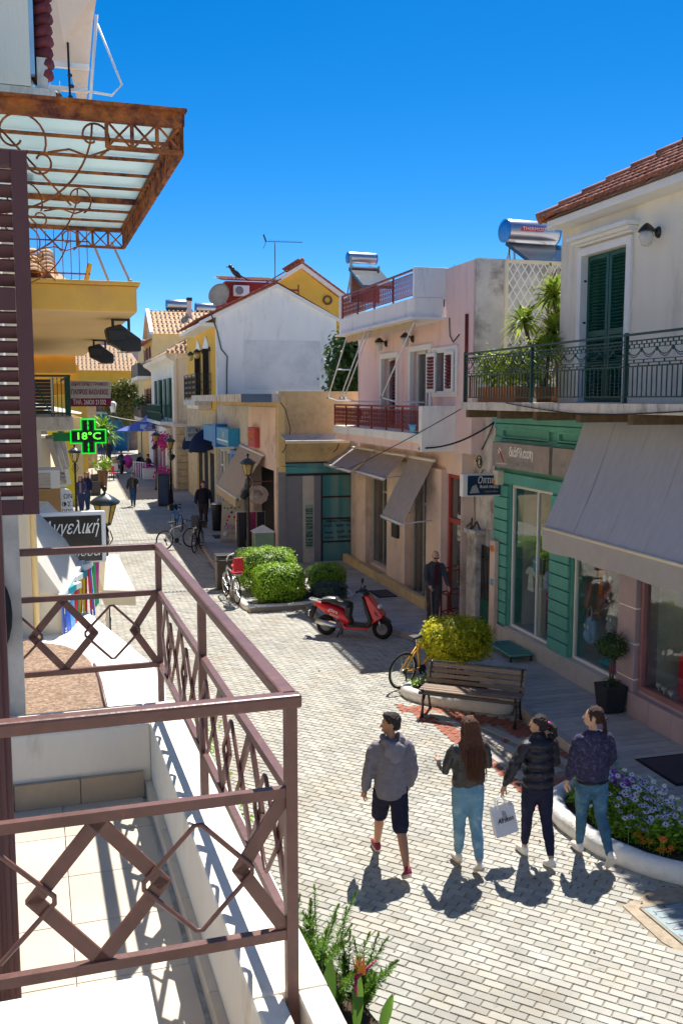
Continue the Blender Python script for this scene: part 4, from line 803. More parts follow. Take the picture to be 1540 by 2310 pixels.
# --- dark trees between the white gable and the pink house
def tree(name, label, base, hgt, crown, n, lm, size=.22, trunk=.14, group=None, cat='tree'):
    t = thing(name, label, cat, base, group=group); B = V(base); b = MB(); b.tube([B, B+V((.05, 0, hgt*.4)), B+V((0, .05, hgt*.75))], [trunk, trunk*.8, trunk*.4], 8)
    for k in range(5): a = k*1.3; b.tube([B+V((0, 0, hgt*(.35+.06*k))), B+V((cos(a)*crown[0]*.6, sin(a)*crown[1]*.6, hgt*(.6+.06*k)))], [trunk*.45, trunk*.15], 6)
    part('trunk', b, M['bark'], t); b = MB()
    for k in range(7):
        c = B + V((rng.uniform(-.5, .5)*crown[0], rng.uniform(-.5, .5)*crown[1], hgt-crown[2]*rng.uniform(.4, 1.3))); leaves(b, shell(n//7, c, (crown[0]*.6, crown[1]*.6, crown[2]*.6), jit=.25, flat=2.2), size, .6)
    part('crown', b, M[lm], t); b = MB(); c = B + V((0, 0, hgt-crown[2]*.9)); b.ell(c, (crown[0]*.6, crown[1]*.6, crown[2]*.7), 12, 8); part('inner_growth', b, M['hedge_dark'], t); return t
tree('dense_tree', 'dark dense tree filling the gap between the white gable and the pink house', (9.9, 33.5, 0), 7.5, (1.25, 1.4, 2.2), 8400, 'hedge_dark', .2)
tree('dense_tree', 'darker tree lower behind the dense one beside the pink house balcony', (11.6, 36, 0), 6.6, (1.8, 1.6, 2.0), 2600, 'hedge_dark', .22)
# --- beige corner shop
BX, BY = 5.9, 28.3
h = thing('beige_shop', 'beige flat roofed corner shop with teal glass panels facing the square', 'shop', (7.1, 28.3, 0))
b = MB(); b.bb(BX, 8.5, BY, BY+.3, 3.05, 5.33); b.bb(BX, BX+.3, BY+.3, 41.0, 3.3, 5.02); b.bb(BX+.3, 8.5, BY+.3, 41.0, 4.9, 5.0); part('wall', b, M['beige_wall'], h)
b = MB(); b.bb(BX-.02, BX+.2, BY-.03, BY, .0, 5.2); part('corner_pillar', b, M['pale_yellow'], h, bev=.01); b = MB(); b.bb(BX-.025, BX+.21, BY-.045, BY-.03, 0, 2.9); b.bb(BX+.2, 6.63, BY-.02, BY+.3, .0, 2.8); b.bb(6.98, 7.2, BY-.02, BY+.3, 0, 2.8); b.bb(8.38, 8.5, BY-.02, BY+.3, 0, 3.05); part('grey_pillar', b, M['dgrey_wall'], h)
b = MB(); b.bb(6.63, 6.98, BY-.03, BY+.3, 0, 2.8); part('pale_pillar', b, M['lgrey_wall'], h)
b = MB(); b.bb(BX+.2, 8.4, BY-.04, BY-.02, 2.78, 2.86); b.bb(BX+.2, 8.4, BY-.04, BY-.02, 3.16, 3.2); b.bb(7.2, 7.25, BY-.05, BY+.02, .02, 2.78); b.bb(8.33, 8.38, BY-.05, BY+.02, .02, 2.78)
for z in (.05, .73, 1.45, 2.12): b.bb(7.25, 8.33, BY-.05, BY+.02, z-.025, z+.025)
part('panel_frame', b, M['black_plastic'], h)
for z0, z1 in ((.075, .705), (.755, 1.425), (1.475, 2.095), (2.145, 2.78)): part('glass_panel', MB().bb(7.25, 8.33, BY-.02, BY-.01, z0, z1), M['teal_glass'], h)
part('glass_panel', MB().bb(BX+.22, 8.38, BY-.035, BY-.025, 2.86, 3.16), M['teal_glass'], h); b = MB(); b.bb(7.2, 8.4, BY+.31, BY+.33, 0, 3.2); part('backing', b, mat('teal_back', (.06, .20, .23)), h)
t = sign_board('pale green brand list sign with black lettering on the grey pillar', 6.7, 6.95, BY-.05, BY-.03, .55, 1.9, mat('sage', (.30, .42, .36)), None)
for k, (s_, z, sz) in enumerate((('BOSS', 1.72, .16), ('HUGO BOSS', 1.62, .05), ('Tommy Jeans', 1.5, .09), ('Tom Tailor', 1.4, .09), ('NAUTICA', 1.3, .08), ('STAFF', 1.18, .14), ('GANT', 1.03, .14), ('BSB', .93, .12), ('Dr. Martens', .82, .09), ('Pepe Jeans', .73, .08), ('SUPERDRY', .64, .08))): text(s_, sz, (6.825, BY-.051, z), (1, 0, 0), (0, 0, 1), M['c_k'], t, fit=.215, bold=.003)
for k, (s_, x, z, f_) in enumerate((('ΑΝΔΡΙΚΑ - ΓΥΝΑΙΚΕΙΑ', 7.8, 1.36, .9), ('GUESS', 7.42, 1.22, .28), ('NAUTICA', 7.8, 1.22, .25), ('Tom Tailor', 8.14, 1.22, .26), ('Pepe Jeans', 7.45, 1.02, .26), ('STAFF', 7.82, 1.02, .26), ('BSB', 8.15, 1.02, .16), ('Replay', 7.46, .86, .3), ('SUPERDRY', 7.98, .86, .52))): text(s_, .1, (x, BY-.022, z), (1, 0, 0), (0, 0, 1), M['c_k'], h, fit=f_, bold=.002)
t = thing('metal_canopy', 'narrow grey metal canopy shelf on the beige corner shop wall', 'canopy', (7.1, 28, 3.9)); b = MB(); b.ext([(5.95, 28.28, 4.02), (7.9, 28.28, 4.02), (7.9, 27.55, 3.85), (5.95, 27.55, 3.85)], (0, 0, .03)); part('sheet', b, M['lgrey_wall'], t); b = MB(); b.bar((5.95, 27.55, 3.83), (7.9, 27.55, 3.83), .03, .07); part('edge_strip', b, M['c_cr'], t); b = MB()
for x in (6.0, 7.6): b.tube([(x, 28.28, 3.5), (x, 27.9, 3.6), (x, 27.6, 3.82)], .015, 5)
part('bracket', b, M['black_iron'], t)
b = MB(); b.tube([(5.95, 28.25, 5.0), (6.1, 28.24, 4.8), (6.25, 28.24, 4.2), (6.2, 28.24, 3.9)], .012, 5); solo('wall_cable', b, M['cable'], 'thin cable drooping down the beige corner shop wall', 'cable', (6.1, 28.24, 4.5))
# street side of the same row
b = MB(); cells(b, 'x', BX-.01, BX+.29, BY+.3, 33.2, .0, 3.3, [(29.0, 32.6, .15, 2.9)]); b.bb(BX-.03, BX, BY+.3, 33.2, 3.3, 4.85); part('salmon_facade', b, M['salmon_wall'], h)
b = MB(); cells(b, 'x', BX-.02, BX+.29, 33.2, 41.0, .0, 4.85, [(33.6, 35.2, .3, 3.0), (35.6, 37.2, .3, 3.0), (37.6, 39.0, .15, 3.0), (39.4, 40.8, .3, 3.0)]); part('grey_facade', b, M['lgrey_wall'], h)
b = MB(); b.bb(4.76, BX-.22, BY-.115, BY-.1, 5.0, 5.25); part('roof_edge_end', b, mat('bluegrey', (.13, .19, .28)), h); b = MB(); b.bb(4.76, BX+.05, BY-.1, 40.6, 5.02, 5.25); part('roof_overhang', b, M['concrete'], h)
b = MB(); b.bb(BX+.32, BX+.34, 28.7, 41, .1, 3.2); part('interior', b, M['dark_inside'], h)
for y0, y1 in ((33.6, 35.2), (35.6, 37.2), (37.6, 39.0), (39.4, 40.8)):
    b = MB(); frame_x(b, BX+.08, BX+.14, y0, y1, .3 if y0 != 37.6 else .15, 3.0, .07); b.bb(BX+.08, BX+.14, y0+.07, y1-.07, 2.3, 2.37); w_ = part('window', b, M['white_metal'], h); part('pane', MB().quad((BX+.11, y0, .2), (BX+.11, y1, .2), (BX+.11, y1, 3), (BX+.11, y0, 3)), M['glass'], w_)
awning('shop_awning', 'taupe drop awning on the beige row behind the black street lamp', [(5.82, 34.9, 3.42), (5.82, 30.3, 3.3)], [(4.98, 35.2, 1.95), (4.98, 30.7, 1.9)], M['awn_beige'], .3, valm=M['awn_cream'])
t = sign_board('bright blue bank style sign box on the grey shop row', 5.45, 5.86, 35.2, 42.2, 3.35, 4.0, mat('cyan_sign', (.03, .30, .62), .4)); b = MB(); b.bb(5.4, 5.9, 38.2, 39.2, 3.2, 4.1); part('tower', b, M['paint_blue'], t); b = MB(); b.bb(5.443, 5.448, 35.3, 38.1, 3.5, 3.56); part('stripe', b, M['c_w'], t); text('ATE', .3, (5.445, 36.4, 3.72), (0, -1, 0), (0, 0, 1), M['c_w'], t)
t = sign_board('small dark blue sign under the bright blue sign box', 5.7, 5.86, 33.6, 36.5, 2.5, 3.2, M['paint_blue']); text('ΠΡΟΠΟ', .3, (5.69, 35.2, 2.9), (0, -1, 0), (0, 0, 1), M['c_k'], t, fit=1.5)
t = sign_board('small red sign plate on the salmon street wall', 5.7, 5.86, 31.2, 32.5, 3.5, 4.15, mat('dusty_red', (.50, .09, .10))); text('ΟΠΑΠ', .3, (5.69, 31.85, 3.9), (0, -1, 0), (0, 0, 1), M['c_o'], t, fit=.9); text('ΣΤΟΙΧΗΜΑ', .2, (5.69, 31.85, 3.68), (0, -1, 0), (0, 0, 1), M['c_sk'], t, fit=.9)
t = thing('hanging_shop_sign', 'round filigree shop sign hanging from a bracket by the street lamp', 'sign', (5.5, 29.3, 2.2)); b = MB(); b.bar((5.3, 29.3, 2.55), (5.9, 29.3, 2.55), .03); part('bracket', b, M['dark_red'], t); b = MB()
for k in range(10): b.tube(arc((5.45, 29.3, 2.1), .05+.03*k, k*.7, k*.7+4.5, 12, (1, 0, 0), (0, 0, 1)), .01, 4)
part('disc', b, M['salmon_wall'], t)
def drape(b, x0, x1, y, z0, z1):
    n = 14; vs = []
    for i in range(n+1):
        x = x0+(x1-x0)*i/n; vs += [(x, y+.03*sin(i*1.7), z1), (x, y+.06*sin(i*1.7), z0)]
    b.add(vs, [(2*i, 2*i+2, 2*i+3, 2*i+1) for i in range(n)], True)
t = thing('clothes_rail', 'clothes rail with pink and dark garments outside the salmon shop', 'clothes rack', (5.4, 30.2, .12)); b = MB(); b.tube([(4.9, 30.3, .12), (4.9, 30.3, 1.5), (5.85, 30.3, 1.5), (5.85, 30.3, .12)], .018, 6); part('frame', b, M['steel'], t)
for x0, x1, k in ((5.3, 5.55, 'p'), (5.58, 5.82, 'dk'), (4.95, 5.25, 'dk')): b = MB(); drape(b, x0, x1, 30.3, .35, 1.48); part('garment', b, mat('pinkcloth', (.45, .06, .16), .9) if k == 'p' else M['c_dk'], t)
t = thing('green_box', 'pale green street cabinet with a white pyramid lid behind the hedges', 'cabinet', (5.55, 29.6, .1)); part('body', MB().bb(5.25, 5.85, 28.85, 29.35, .1, 1.0), mat('palegreen', (.28, .42, .30)), t, bev=.01); b = MB(); b.add([(5.2, 28.8, 1.0), (5.9, 28.8, 1.0), (5.9, 29.4, 1.0), (5.2, 29.4, 1.0), (5.55, 29.1, 1.22)], [(0, 1, 4), (1, 2, 4), (2, 3, 4), (3, 0, 4), (3, 2, 1, 0)]); part('lid', b, M['c_w'], t)
# --- yellow house with white gable
h = thing('yellow_house', 'yellow house whose blank white gable end faces the square', 'house', (8.5, 41.5, 0))
GY = 41.0
b = MB(); b.ext([(BX, GY, 5.02), (11.15, GY, 5.02), (11.15, GY, 8.62), (8.52, GY, 9.9), (BX, GY, 8.72)], (0, .3, 0)); part('gable_wall', b, M['white_wall'], h, label='blank white plaster gable wall')
b = MB(); b.bb(7.1, 10.4, GY-.012, GY-.002, 5.5, 7.6); part('patched_area', b, mat('grey_patch', (.76, .76, .76), .85, .06, 1.5, col2=(.64, .64, .65), amt=.45), h)
b = MB(); b.bb(BX, BX+.3, GY+.3, 52, .0, 8.6); b.bb(BX+.3, 11.1, 51.7, 52, 0, 8.6); part('street_wall', b, M['yellow_wall'], h)
b = MB(); b.ext([(5.18, GY-.12, 8.34), (8.52, GY-.12, 9.98), (8.52, GY-.12, 9.83), (5.18, GY-.12, 8.19)], (0, .13, 0)); b.ext([(11.4, GY-.12, 8.52), (8.52, GY-.12, 9.98), (8.52, GY-.12, 9.83), (11.4, GY-.12, 8.37)], (0, .13, 0)); part('gable_trim', b, M['white_paint'], h)
b = MB(); b.quad((5.14, GY-.15, 8.37), (5.14, 49, 8.37), (8.52, 49, 10.06), (8.52, GY-.15, 10.06)); b.quad((11.45, GY-.15, 8.5), (8.52, GY-.15, 10.06), (8.52, 52.2, 10.06), (11.45, 52.2, 8.5)); part('roof', b, M['rooftile'], h); tile_roof(h, (5.12, 49, 8.38), (5.12, GY-.15, 8.38), (3.4, 0, 1.69), TM, maxparts=0)
b = MB(); b.ext([(5.2, GY+.02, 8.16), (5.2, 48.9, 8.16), (BX, 48.9, 8.16), (BX, GY+.02, 8.16)], (0, 0, .14)); part('soffit', b, M['white_paint'], h)
for y0, y1 in ((43.5, 44.9), (46.5, 47.7)):
    b = MB(); frame_x(b, BX-.05, BX+.02, y0-.2, y1+.2, 5.1, 7.5, .2, False); b.ext([(BX-.05, y0-.3, 7.5), (BX-.05, y1+.3, 7.5), (BX-.05, (y0+y1)/2, 7.95)], (.07, 0, 0)); part('door_surround', b, M['white_paint'], h); b = MB(); b.bb(BX-.04, BX-.01, y0, y1, 5.1, 7.45); dd = part('balcony_door', b, M['green_paint'] if y0 > 46 else M['dark_inside'], h); b = MB(); b.bb(BX-.3, BX-.04, y0-.25, y0-.18, 5.1, 7.3); part('door_leaf', b, M['c_k'], dd)
for y, lab in ((45.4, 'black bracket lamp between the two arched balcony doors of the yellow house'), (43.0, 'black bracket lamp nearest the white gable on the yellow house')): wall_lamp('carriage_lamp', lab, (BX-.02, y, 7.3), (-.35, 0, -.1), M['lamp_glass'], 1.6, 'lamps on the yellow house')
s = thing('yellow_house_balcony', 'stone balcony slab on the yellow house above the yellow ground floor', 'balcony', (5.5, 44.5, 4.8)); part('slab', MB().bb(5.15, BX-.022, 42.6, 47.2, 4.82, 5.05), M['concrete'], s, bev=.02); b = MB(); b.bb(5.3, BX-.022, 42.7, 47.1, 4.66, 4.818); part('moulding', b, M['cream_wall'], s)
railing('black iron railing on the yellow house balcony', 5.2, 42.65, 47.15, 5.06, 6.2, M['black_iron'], pitch=.2, rings=2)
t = thing('balcony_end_railing', 'black iron end railing facing the square on the yellow house balcony', 'railing', (5.5, 42.65, 5.06)); b = MB()
for k in range(6): b.bb(5.2+k*.13, 5.215+k*.13, 42.64, 42.66, 5.06, 6.2)
part('bar', b, M['black_iron'], t); b = MB()
for z in (5.15, 5.5, 5.85, 6.2): b.bar((5.2, 42.65, z), (5.88, 42.65, z), .03)
part('rail', b, M['black_iron'], t)
b = MB(); b.tube([(5.7, GY-.14, 8.6), (5.95, GY-.02, 7.9), (6.1, GY-.03, 7.2), (6.35, GY-.03, 6.9), (6.32, GY-.03, 6.3), (6.3, GY-.03, 5.1), (6.05, GY-.05, 4.95), (5.9, GY-.35, 4.6)], .03, 6); solo('drain_hose', b, mat('hose', (.06, .11, .12)), 'dark green hose running down the left edge of the white gable', 'hose', (6.2, GY, 7))
# ground floor of the yellow house: dark domed awnings, optician plate
t = sign_board('grey optician plate standing out from the row above the far street lamp', 5.0, 5.88, 45.2, 45.3, 3.15, 3.85, mat('plate', (.42, .47, .50))); text('ΟΠΤΙΚΑ', .26, (5.4, 45.19, 3.66), (1, 0, 0), (0, 0, 1), M['c_k'], t, fit=.6); text('ΚΕΝΤΡΙΚΟ', .2, (5.4, 45.19, 3.42), (1, 0, 0), (0, 0, 1), M['c_k'], t, fit=.55)
def dome_awning(label, y0, y1, group=None):
    t = thing('dome_awning', label, 'awning', (5.7, (y0+y1)/2, 2.8), group=group); b = MB(); vs = []; n = 10; k = 8
    for i in range(n+1):
        th = pi*i/n; yy = (y0+y1)/2 - (y1-y0)/2*cos(th)
        for j in range(k+1): ph = pi/2*j/k; r_ = .35+.65*sin(th); vs.append((5.88 - .95*r_*sin(ph)*1.0, yy, 2.75 + 1.05*cos(ph)*max(.12, sin(th))))
    b.add(vs, [(i*(k+1)+j, i*(k+1)+j+1, (i+1)*(k+1)+j+1, (i+1)*(k+1)+j) for i in range(n) for j in range(k)], True); part('fabric', b, M['awn_navy'], t)
    b = MB(); b.tube([(4.93, y0+.2, 2.75), (4.93, y1-.2, 2.75)], .025, 6); part('hoop', b, M['black_iron'], t)
dome_awning('navy domed awning nearest the blue sign box', 42.2, 44.6); dome_awning('navy domed awning nearest the grey optician plate', 44.8, 47.4)
b = MB(); cells(b, 'x', BX-.03, BX-.002, GY+.3, 52, .0, 4.6, [(42, 43.5, 0, 2.7), (44, 45.5, 0, 2.7), (46, 48, 0, 2.7)]); part('ground_cladding', b, M['stone_wall'], h); b = MB()
for y in (42, 44, 46.2): b.bb(BX-.015, BX-.004, y, y+1.4, 0, 2.7)
part('shop_door', b, M['dark_inside'], h)
# red-walled upper storey with tiled roof, air conditioner, dish and crow
h = thing('red_roof_house', 'far house with red roof wall and yellow tiled gable above the white gable', 'house', (11, 50, 0))
b = MB(); b.bb(8.05, 10.9, 52.3, 56, 8.6, 11.4); part('red_wall', b, mat('red_wall', (.30, .035, .03), .85, .1), h)
b = MB(); b.ext([(9.8, 53, 8.5), (14.9, 53, 8.5), (14.9, 53, 10.5), (12.35, 53, 12.3), (9.8, 53, 11.0)], (0, 4, 0)); part('yellow_gable', b, M['yellow_wall'], h)
b = MB(); b.ext([(9.6, 52.8, 10.85), (12.4, 52.8, 12.55), (12.4, 52.8, 12.3), (9.6, 52.8, 10.6)], (0, .25, 0)); b.ext([(15.4, 52.8, 10.55), (12.4, 52.8, 12.55), (12.4, 52.8, 12.3), (15.4, 52.8, 10.3)], (0, .25, 0)); part('gable_trim', b, M['white_paint'], h)
tile_roof(h, (9.5, 57, 10.85), (9.5, 52.6, 10.85), (2.9, 0, 1.75), TM); tile_roof(h, (15.5, 52.6, 10.5), (15.5, 57, 10.5), (-3.1, 0, 2.07), TM); tile_roof(h, (7.9, 52.1, 11.42), (11.0, 52.1, 11.42), (0, 2.5, .45), TM); b = MB(); b.quad((7.9, 52.1, 11.41), (11.0, 52.1, 11.41), (11.0, 56, 12.05), (7.9, 56, 12.05)); part('roof_deck', b, M['rooftile'], h)
b = MB(); b.lathe((12.4, 52.7, 12.55), [(.1, 0), (.14, .15), (.05, .3)], 8); part('finial', b, M['rooftile'], h); b = MB(); b.bb(11.6, 11.66, 52.98, 53, 9.5, 11.2); b.bb(12.2, 12.27, 52.98, 53, 9.3, 11.4); b.bb(11.6, 12.2, 52.98, 53, 11.05, 11.15); part('drainpipe', b, M['dark_red'], h); b = MB(); b.tube(arc((13.9, 52.95, 10.6), .22, 0, 2*pi, 14, (1, 0, 0), (0, 0, 1))[:-1], .06, 6, closed=True); part('vent_ring', b, M['c_br'], h)
t = thing('air_conditioner', 'white air conditioner unit on the red roof wall above the white gable', 'air conditioner', (8.9, 52.1, 10.6)); part('case', MB().bb(8.46, 9.3, 51.95, 52.28, 10.6, 11.17), M['white_metal'], t, bev=.03); b = MB(); b.lathe((8.76, 51.95, 10.88), [(.22, 0), (.22, .02), (.18, .03)], 18, M=Matrix.Rotation(pi/2, 3, 'X')); part('fan_grille', b, M['dgrey_wall'], t)
t = thing('satellite_dish', 'large pale ribbed satellite dish left of the red roof wall', 'satellite dish', (7.2, 52, 10)); b = MB(); Mx = Matrix.Rotation(R(70), 3, 'X') @ Matrix.Rotation(R(-35), 3, 'Y'); b.lathe((7.75, 51.9, 10.55), [(.02, 0), (.25, .04), (.45, .12), (.62, .24), (.62, .255), (.44, .14)], 20, M=Mx); part('dish', b, mat('dish_beige', (.50, .40, .30), .8), t); b = MB()
for k in range(10): a = 2*pi*k/10; b.tube([V((7.75, 51.9, 10.55)) + Mx @ V((r_*cos(a), r_*sin(a), z_+.02)) for r_, z_ in ((.02, 0), (.25, .05), (.45, .13), (.62, .25))], .012, 4)
part('rib', b, M['c_gd'], t); part('mount', MB().tube([(7.75, 51.95, 10.55), (8.1, 52.35, 10.2)], .05, 6), M['grey_metal'], t)
t = thing('crow', 'black crow perched on the red roof edge above the air conditioner', 'bird', (8.6, 52.1, 11.5)); t.scale = (1.5,)*3; Mx = Matrix.Rotation(R(-35), 3, 'Y'); B = V((8.6, 52.1, 11.5)); b = MB(); b.ell(B+V((0, 0, .2)), (.24, .1, .1), 12, 8, M=Matrix.Rotation(R(40), 3, 'Y')); b.ell(B+V((-.19, 0, .42)), (.085, .07, .075), 10, 8); b.tube([B+V((-.1, 0, .3)), B+V((-.17, 0, .4))], [.09, .07], 8); b.ext([B+V((.1, -.05, .14)), B+V((.46, -.06, -.06)), B+V((.46, .06, -.06)), B+V((.1, .05, .14))], (0, 0, .03)); part('body', b, M['black_plastic'], t); b = MB(); b.tube([B+V((-.26, 0, .42)), B+V((-.36, 0, .40))], [.03, .006], 6); part('beak', b, M['c_dk'], t); b = MB(); b.tube([B+V((.02, .04, .12)), B+V((.0, .04, -.02))], .012, 5); b.tube([B+V((.02, -.04, .12)), B+V((.0, -.04, -.02))], .012, 5); part('leg', b, M['c_dk'], t)
# ================================================================ FAR END OF THE STREET
def far_window(par, x, y0, y1, z0, z1, shut='green_paint', axis='x', fr_m='white_paint'):
    b = MB(); frame_x(b, x-.05, x+.02, y0-.1, y1+.1, z0-.1, z1+.1, .12); w_ = part('window', b, M[fr_m], par); b = MB(); b.bb(x-.03, x-.01, y0, y1, z0, z1); part('pane', b, M['dark_inside'], w_)
    if shut:
        for a, c in ((y0-.55, y0-.12), (y1+.12, y1+.55)): part('shutter', MB().bb(x-.12, x-.06, a, c, z0-.05, z1+.05), M[shut], par)
# cream stone corner house
h = thing('stone_house', 'cream corner house with green shutters and pale tiled roof past the yellow house', 'house', (5.5, 60, 0))
b = MB(); b.bb(5.5, 5.8, 53.8, 71.5, 3.6, 7.55); b.bb(5.8, 9.5, 53.8, 54.1, 3.6, 7.55); part('upper_wall', b, M['cream_wall'], h); b = MB(); b.bb(5.45, 5.8, 53.7, 71.5, 0, 3.55); b.bb(5.8, 9.5, 53.7, 54.1, 0, 3.55); part('stone_base', b, M['stone_wall'], h)
for k in range(9): part('stone_course', MB().bb(5.42, 6.3, 53.62, 53.698, .05+k*.39, .05+k*.39+.37), M['stone_wall'], h, bev=.02)
b = MB(); b.bb(5.35, 5.5, 53.7, 54.9, 0, 7.0); b.bb(5.3, 5.5, 53.65, 71.5, 3.55, 3.8); b.bb(5.3, 9.5, 53.6, 53.7, 3.55, 3.75); part('pilaster', b, M['cream_wall'], h); b = MB(); b.ext([(5.5, 53.7, 7.0), (5.5, 53.7, 7.55), (4.9, 53.7, 7.55), (5.0, 53.7, 7.35), (5.3, 53.7, 7.2)], (0, 17.8, 0)); b.bb(5.5, 9.6, 53.5, 53.8, 7.3, 7.55); part('cornice', b, M['cream_wall'], h)
b = MB(); b.quad((4.85, 53.3, 7.58), (4.85, 71.6, 7.58), (7.5, 71.6, 9.1), (7.5, 55.5, 9.1)); b.quad((4.85, 53.3, 7.58), (7.5, 55.5, 9.1), (10, 55.5, 9.1), (10, 53.3, 7.58)); part('roof_deck', b, M['oldtile'], h)
tile_roof(h, (4.82, 71.5, 7.6), (4.82, 53.4, 7.6), (2.6, 0, 1.5), TO, pitch=.3, step=.6, trim=lambda u, s: 18.1-u > s*.6); tile_roof(h, (4.9, 53.25, 7.6), (9.8, 53.25, 7.6), (0, 2.2, 1.52), TO, pitch=.26, step=.5, maxparts=70, trim=lambda u, s: u > s*.95)
for y0, y1 in ((57.2, 58.6), (63.8, 65.4)):
    b = MB(); frame_x(b, 5.42, 5.52, y0-.2, y1+.2, 4.0, 6.3, .2); f_ = part('balcony_door', b, M['white_paint'], h); part('pane', MB().bb(5.47, 5.49, y0, y1, 4.0, 6.2), mat('curtain', (.45, .5, .55)), f_)
    for a, c in ((y0-1.3, y0-.1), (y1+.1, y1+1.2)): part('shutter', MB().bb(5.3, 5.4, a, c, 4.0, 6.3), M['green_paint'], h)
s = thing('stone_house_balcony', 'dark green iron balcony on the cream corner house', 'balcony', (5.1, 61, 3.6)); part('slab', MB().bb(4.75, 5.3, 56, 66.5, 3.6, 3.8), M['white_wall'], s); b = MB()
for k in range(28): b.bb(4.78, 4.82, 56.1+k*.38, 56.16+k*.38, 3.8, 4.75)
for k in range(3): b.bb(4.78+k*.2, 4.81+k*.2, 56.0, 56.04, 3.8, 4.75)
part('bar', b, M['green_paint'], s, kind='stuff'); b = MB(); b.bar((4.8, 56, 4.75), (4.8, 66.5, 4.75), .06); b.bar((4.8, 56, 4.3), (4.8, 66.5, 4.3), .05); b.bar((4.8, 56, 4.75), (5.3, 56, 4.75), .06); part('rail', b, M['green_paint'], s)
# tall beige house with striped tile roof, balconies
h = thing('tall_house', 'tall beige house with a striped tile roof and street balconies behind the cream house', 'house', (6, 78, 0))
b = MB(); b.bb(5.9, 9.9, 74, 74.3, 0, 10.0); b.bb(5.9, 6.2, 74.3, 92, 0, 10.0); part('wall', b, M['pale_yellow'], h); b = MB(); b.ext([(5.88, 74.3, 10.0), (5.88, 80, 10), (5.88, 77.2, 11.7)], (.25, 0, 0)); part('gable', b, M['lgrey_wall'], h)
b = MB(); b.quad((5.6, 73.7, 9.95), (12.5, 73.7, 9.95), (12.5, 77.2, 11.9), (5.6, 77.2, 11.9)); b.quad((5.6, 77.2, 11.9), (12.5, 77.2, 11.9), (12.5, 81, 9.95), (5.6, 81, 9.95)); part('roof_deck', b, M['oldtile'], h); tile_roof(h, (5.9, 73.6, 9.98), (12.5, 73.6, 9.98), (0, 3.5, 1.95), TO, pitch=.34, step=.75); b = MB(); b.ext([(5.62, 73.6, 9.9), (5.62, 73.6, 10.1), (5.62, 77.2, 12.1), (5.62, 77.2, 11.9)], (.28, 0, 0)); part('verge', b, M['c_w'], h)
for (z, dep, m) in ((3.4, .9, 'white_wall'), (6.6, 1.1, 'white_wall')):
    part('balcony_slab', MB().bb(5.9-dep, 5.898, 75.5, 84, z, z+.25), M[m], h); b = MB(); b.bb(5.9-dep, 5.95-dep, 75.5, 84, z+.25, z+1.25); b.bb(5.95-dep, 5.89, 75.5, 75.56, z+.25, z+1.25); part('balcony_railing', b, M['dark_iron'], h)
b = MB(); b.ext([(4.6, 75.0, 9.2), (5.9, 75.0, 9.7), (5.9, 75.0, 9.6), (4.6, 75.0, 9.1)], (0, 9, 0)); part('canopy_roof', b, M['rooftile'], h)
for z in (3.8, 7.0): far_window(h, 5.9, 77, 78.4, z, z+2.1, 'dark_red'); far_window(h, 5.9, 80.5, 82, z, z+2.1, 'dark_red')
part('ground_floor', MB().bb(5.7, 5.898, 74.4, 92, 0, 3.3), M['pale_yellow'], h); b = MB(); b.bb(8.8, 9.1, 76.4, 76.9, 11, 12.7); part('chimney', b, M['pink_wall'], h); b = MB(); b.bb(8.75, 9.15, 76.35, 76.95, 12.7, 12.95); part('chimney_cap', b, M['black_plastic'], h)
heater('far solar water heater left of the pair on the tall house roof', (8.3, 78.5, 11.6), R(5), 1.9, .42, None, 1.0); heater('far solar water heater right of the pair by the yellow house eave', (10.6, 78.5, 11.4), R(5), 1.9, .42, None, 1.0)
t = thing('potted_palm', 'potted palm on the lower balcony of the tall house', 'plant', (5.2, 77, 3.7)); part('pot', MB().lathe((5.2, 77, 3.7), [(.25, 0), (.35, .6)], 10), M['terracotta'], t); b = MB(); leaves(b, shell(160, (5.2, 77, 4.8), (.6, .6, .6), jit=.3), .4, .25); part('foliage', b, M['hedge_dark'], t)
# houses closing the street
h = thing('orange_house', 'low orange house with a pale tiled roof closing the far end of the street', 'house', (3, 100, 0)); b = MB(); b.bb(-6, 6.2, 99, 104, 4.6, 8.0); part('wall', b, M['yellow_wall'], h); b = MB(); b.bb(-6, 6.2, 98.9, 104, 0, 4.6); part('old_wall', b, mat('old_purple_wall', (.26, .17, .15), .95, .35, 1.5, col2=(.45, .28, .14), amt=.5, sc2=.5), h)
b = MB(); b.quad((-6.5, 98.2, 7.9), (6.8, 98.2, 7.9), (5.5, 103, 10.6), (-5, 103, 10.6)); part('roof_deck', b, M['oldtile'], h); tile_roof(h, (-6.4, 98.1, 7.95), (6.7, 98.1, 7.95), (0, 4.8, 2.7), TO, pitch=.4, step=.8, trim=lambda u, s: s*.35 < u < 13.1-s*.3)
h = thing('blue_gate', 'wide blue painted gate in the wall at the far end of the street', 'gate', (3.4, 98.7, 0)); b = MB()
for k in range(9): b.bb(1.6+k*.42, 2.0+k*.42, 98.6, 98.7, 0, 3.6)
part('board', b, mat('gate_blue', (.02, .16, .30), .6), h); part('lintel', MB().bb(1.4, 5.6, 98.5, 98.8, 3.6, 3.85), M['concrete'], h)
h = thing('pink_block', 'tall pale pink block rising behind the orange house at the street end', 'building', (0, 125, 0)); b = MB(); b.bb(-9, 4.2, 125, 132, 0, 14.6); b.bb(4.2, 9, 126, 132, 0, 12.5); part('wall', b, mat('far_pink', (.66, .44, .38), .9, .06, .3), h); b = MB()
for i in range(4): b.bb(4.9+i*.9, 5.5+i*.9, 125.9, 126, 10.6, 12.0)
part('window', b, M['c_gr'], h); b = MB(); b.quad((-9.4, 124, 13.0), (4.6, 124, 13.0), (4.6, 128, 15.3), (-9.4, 128, 15.3)); part('roof', b, M['rooftile'], h)
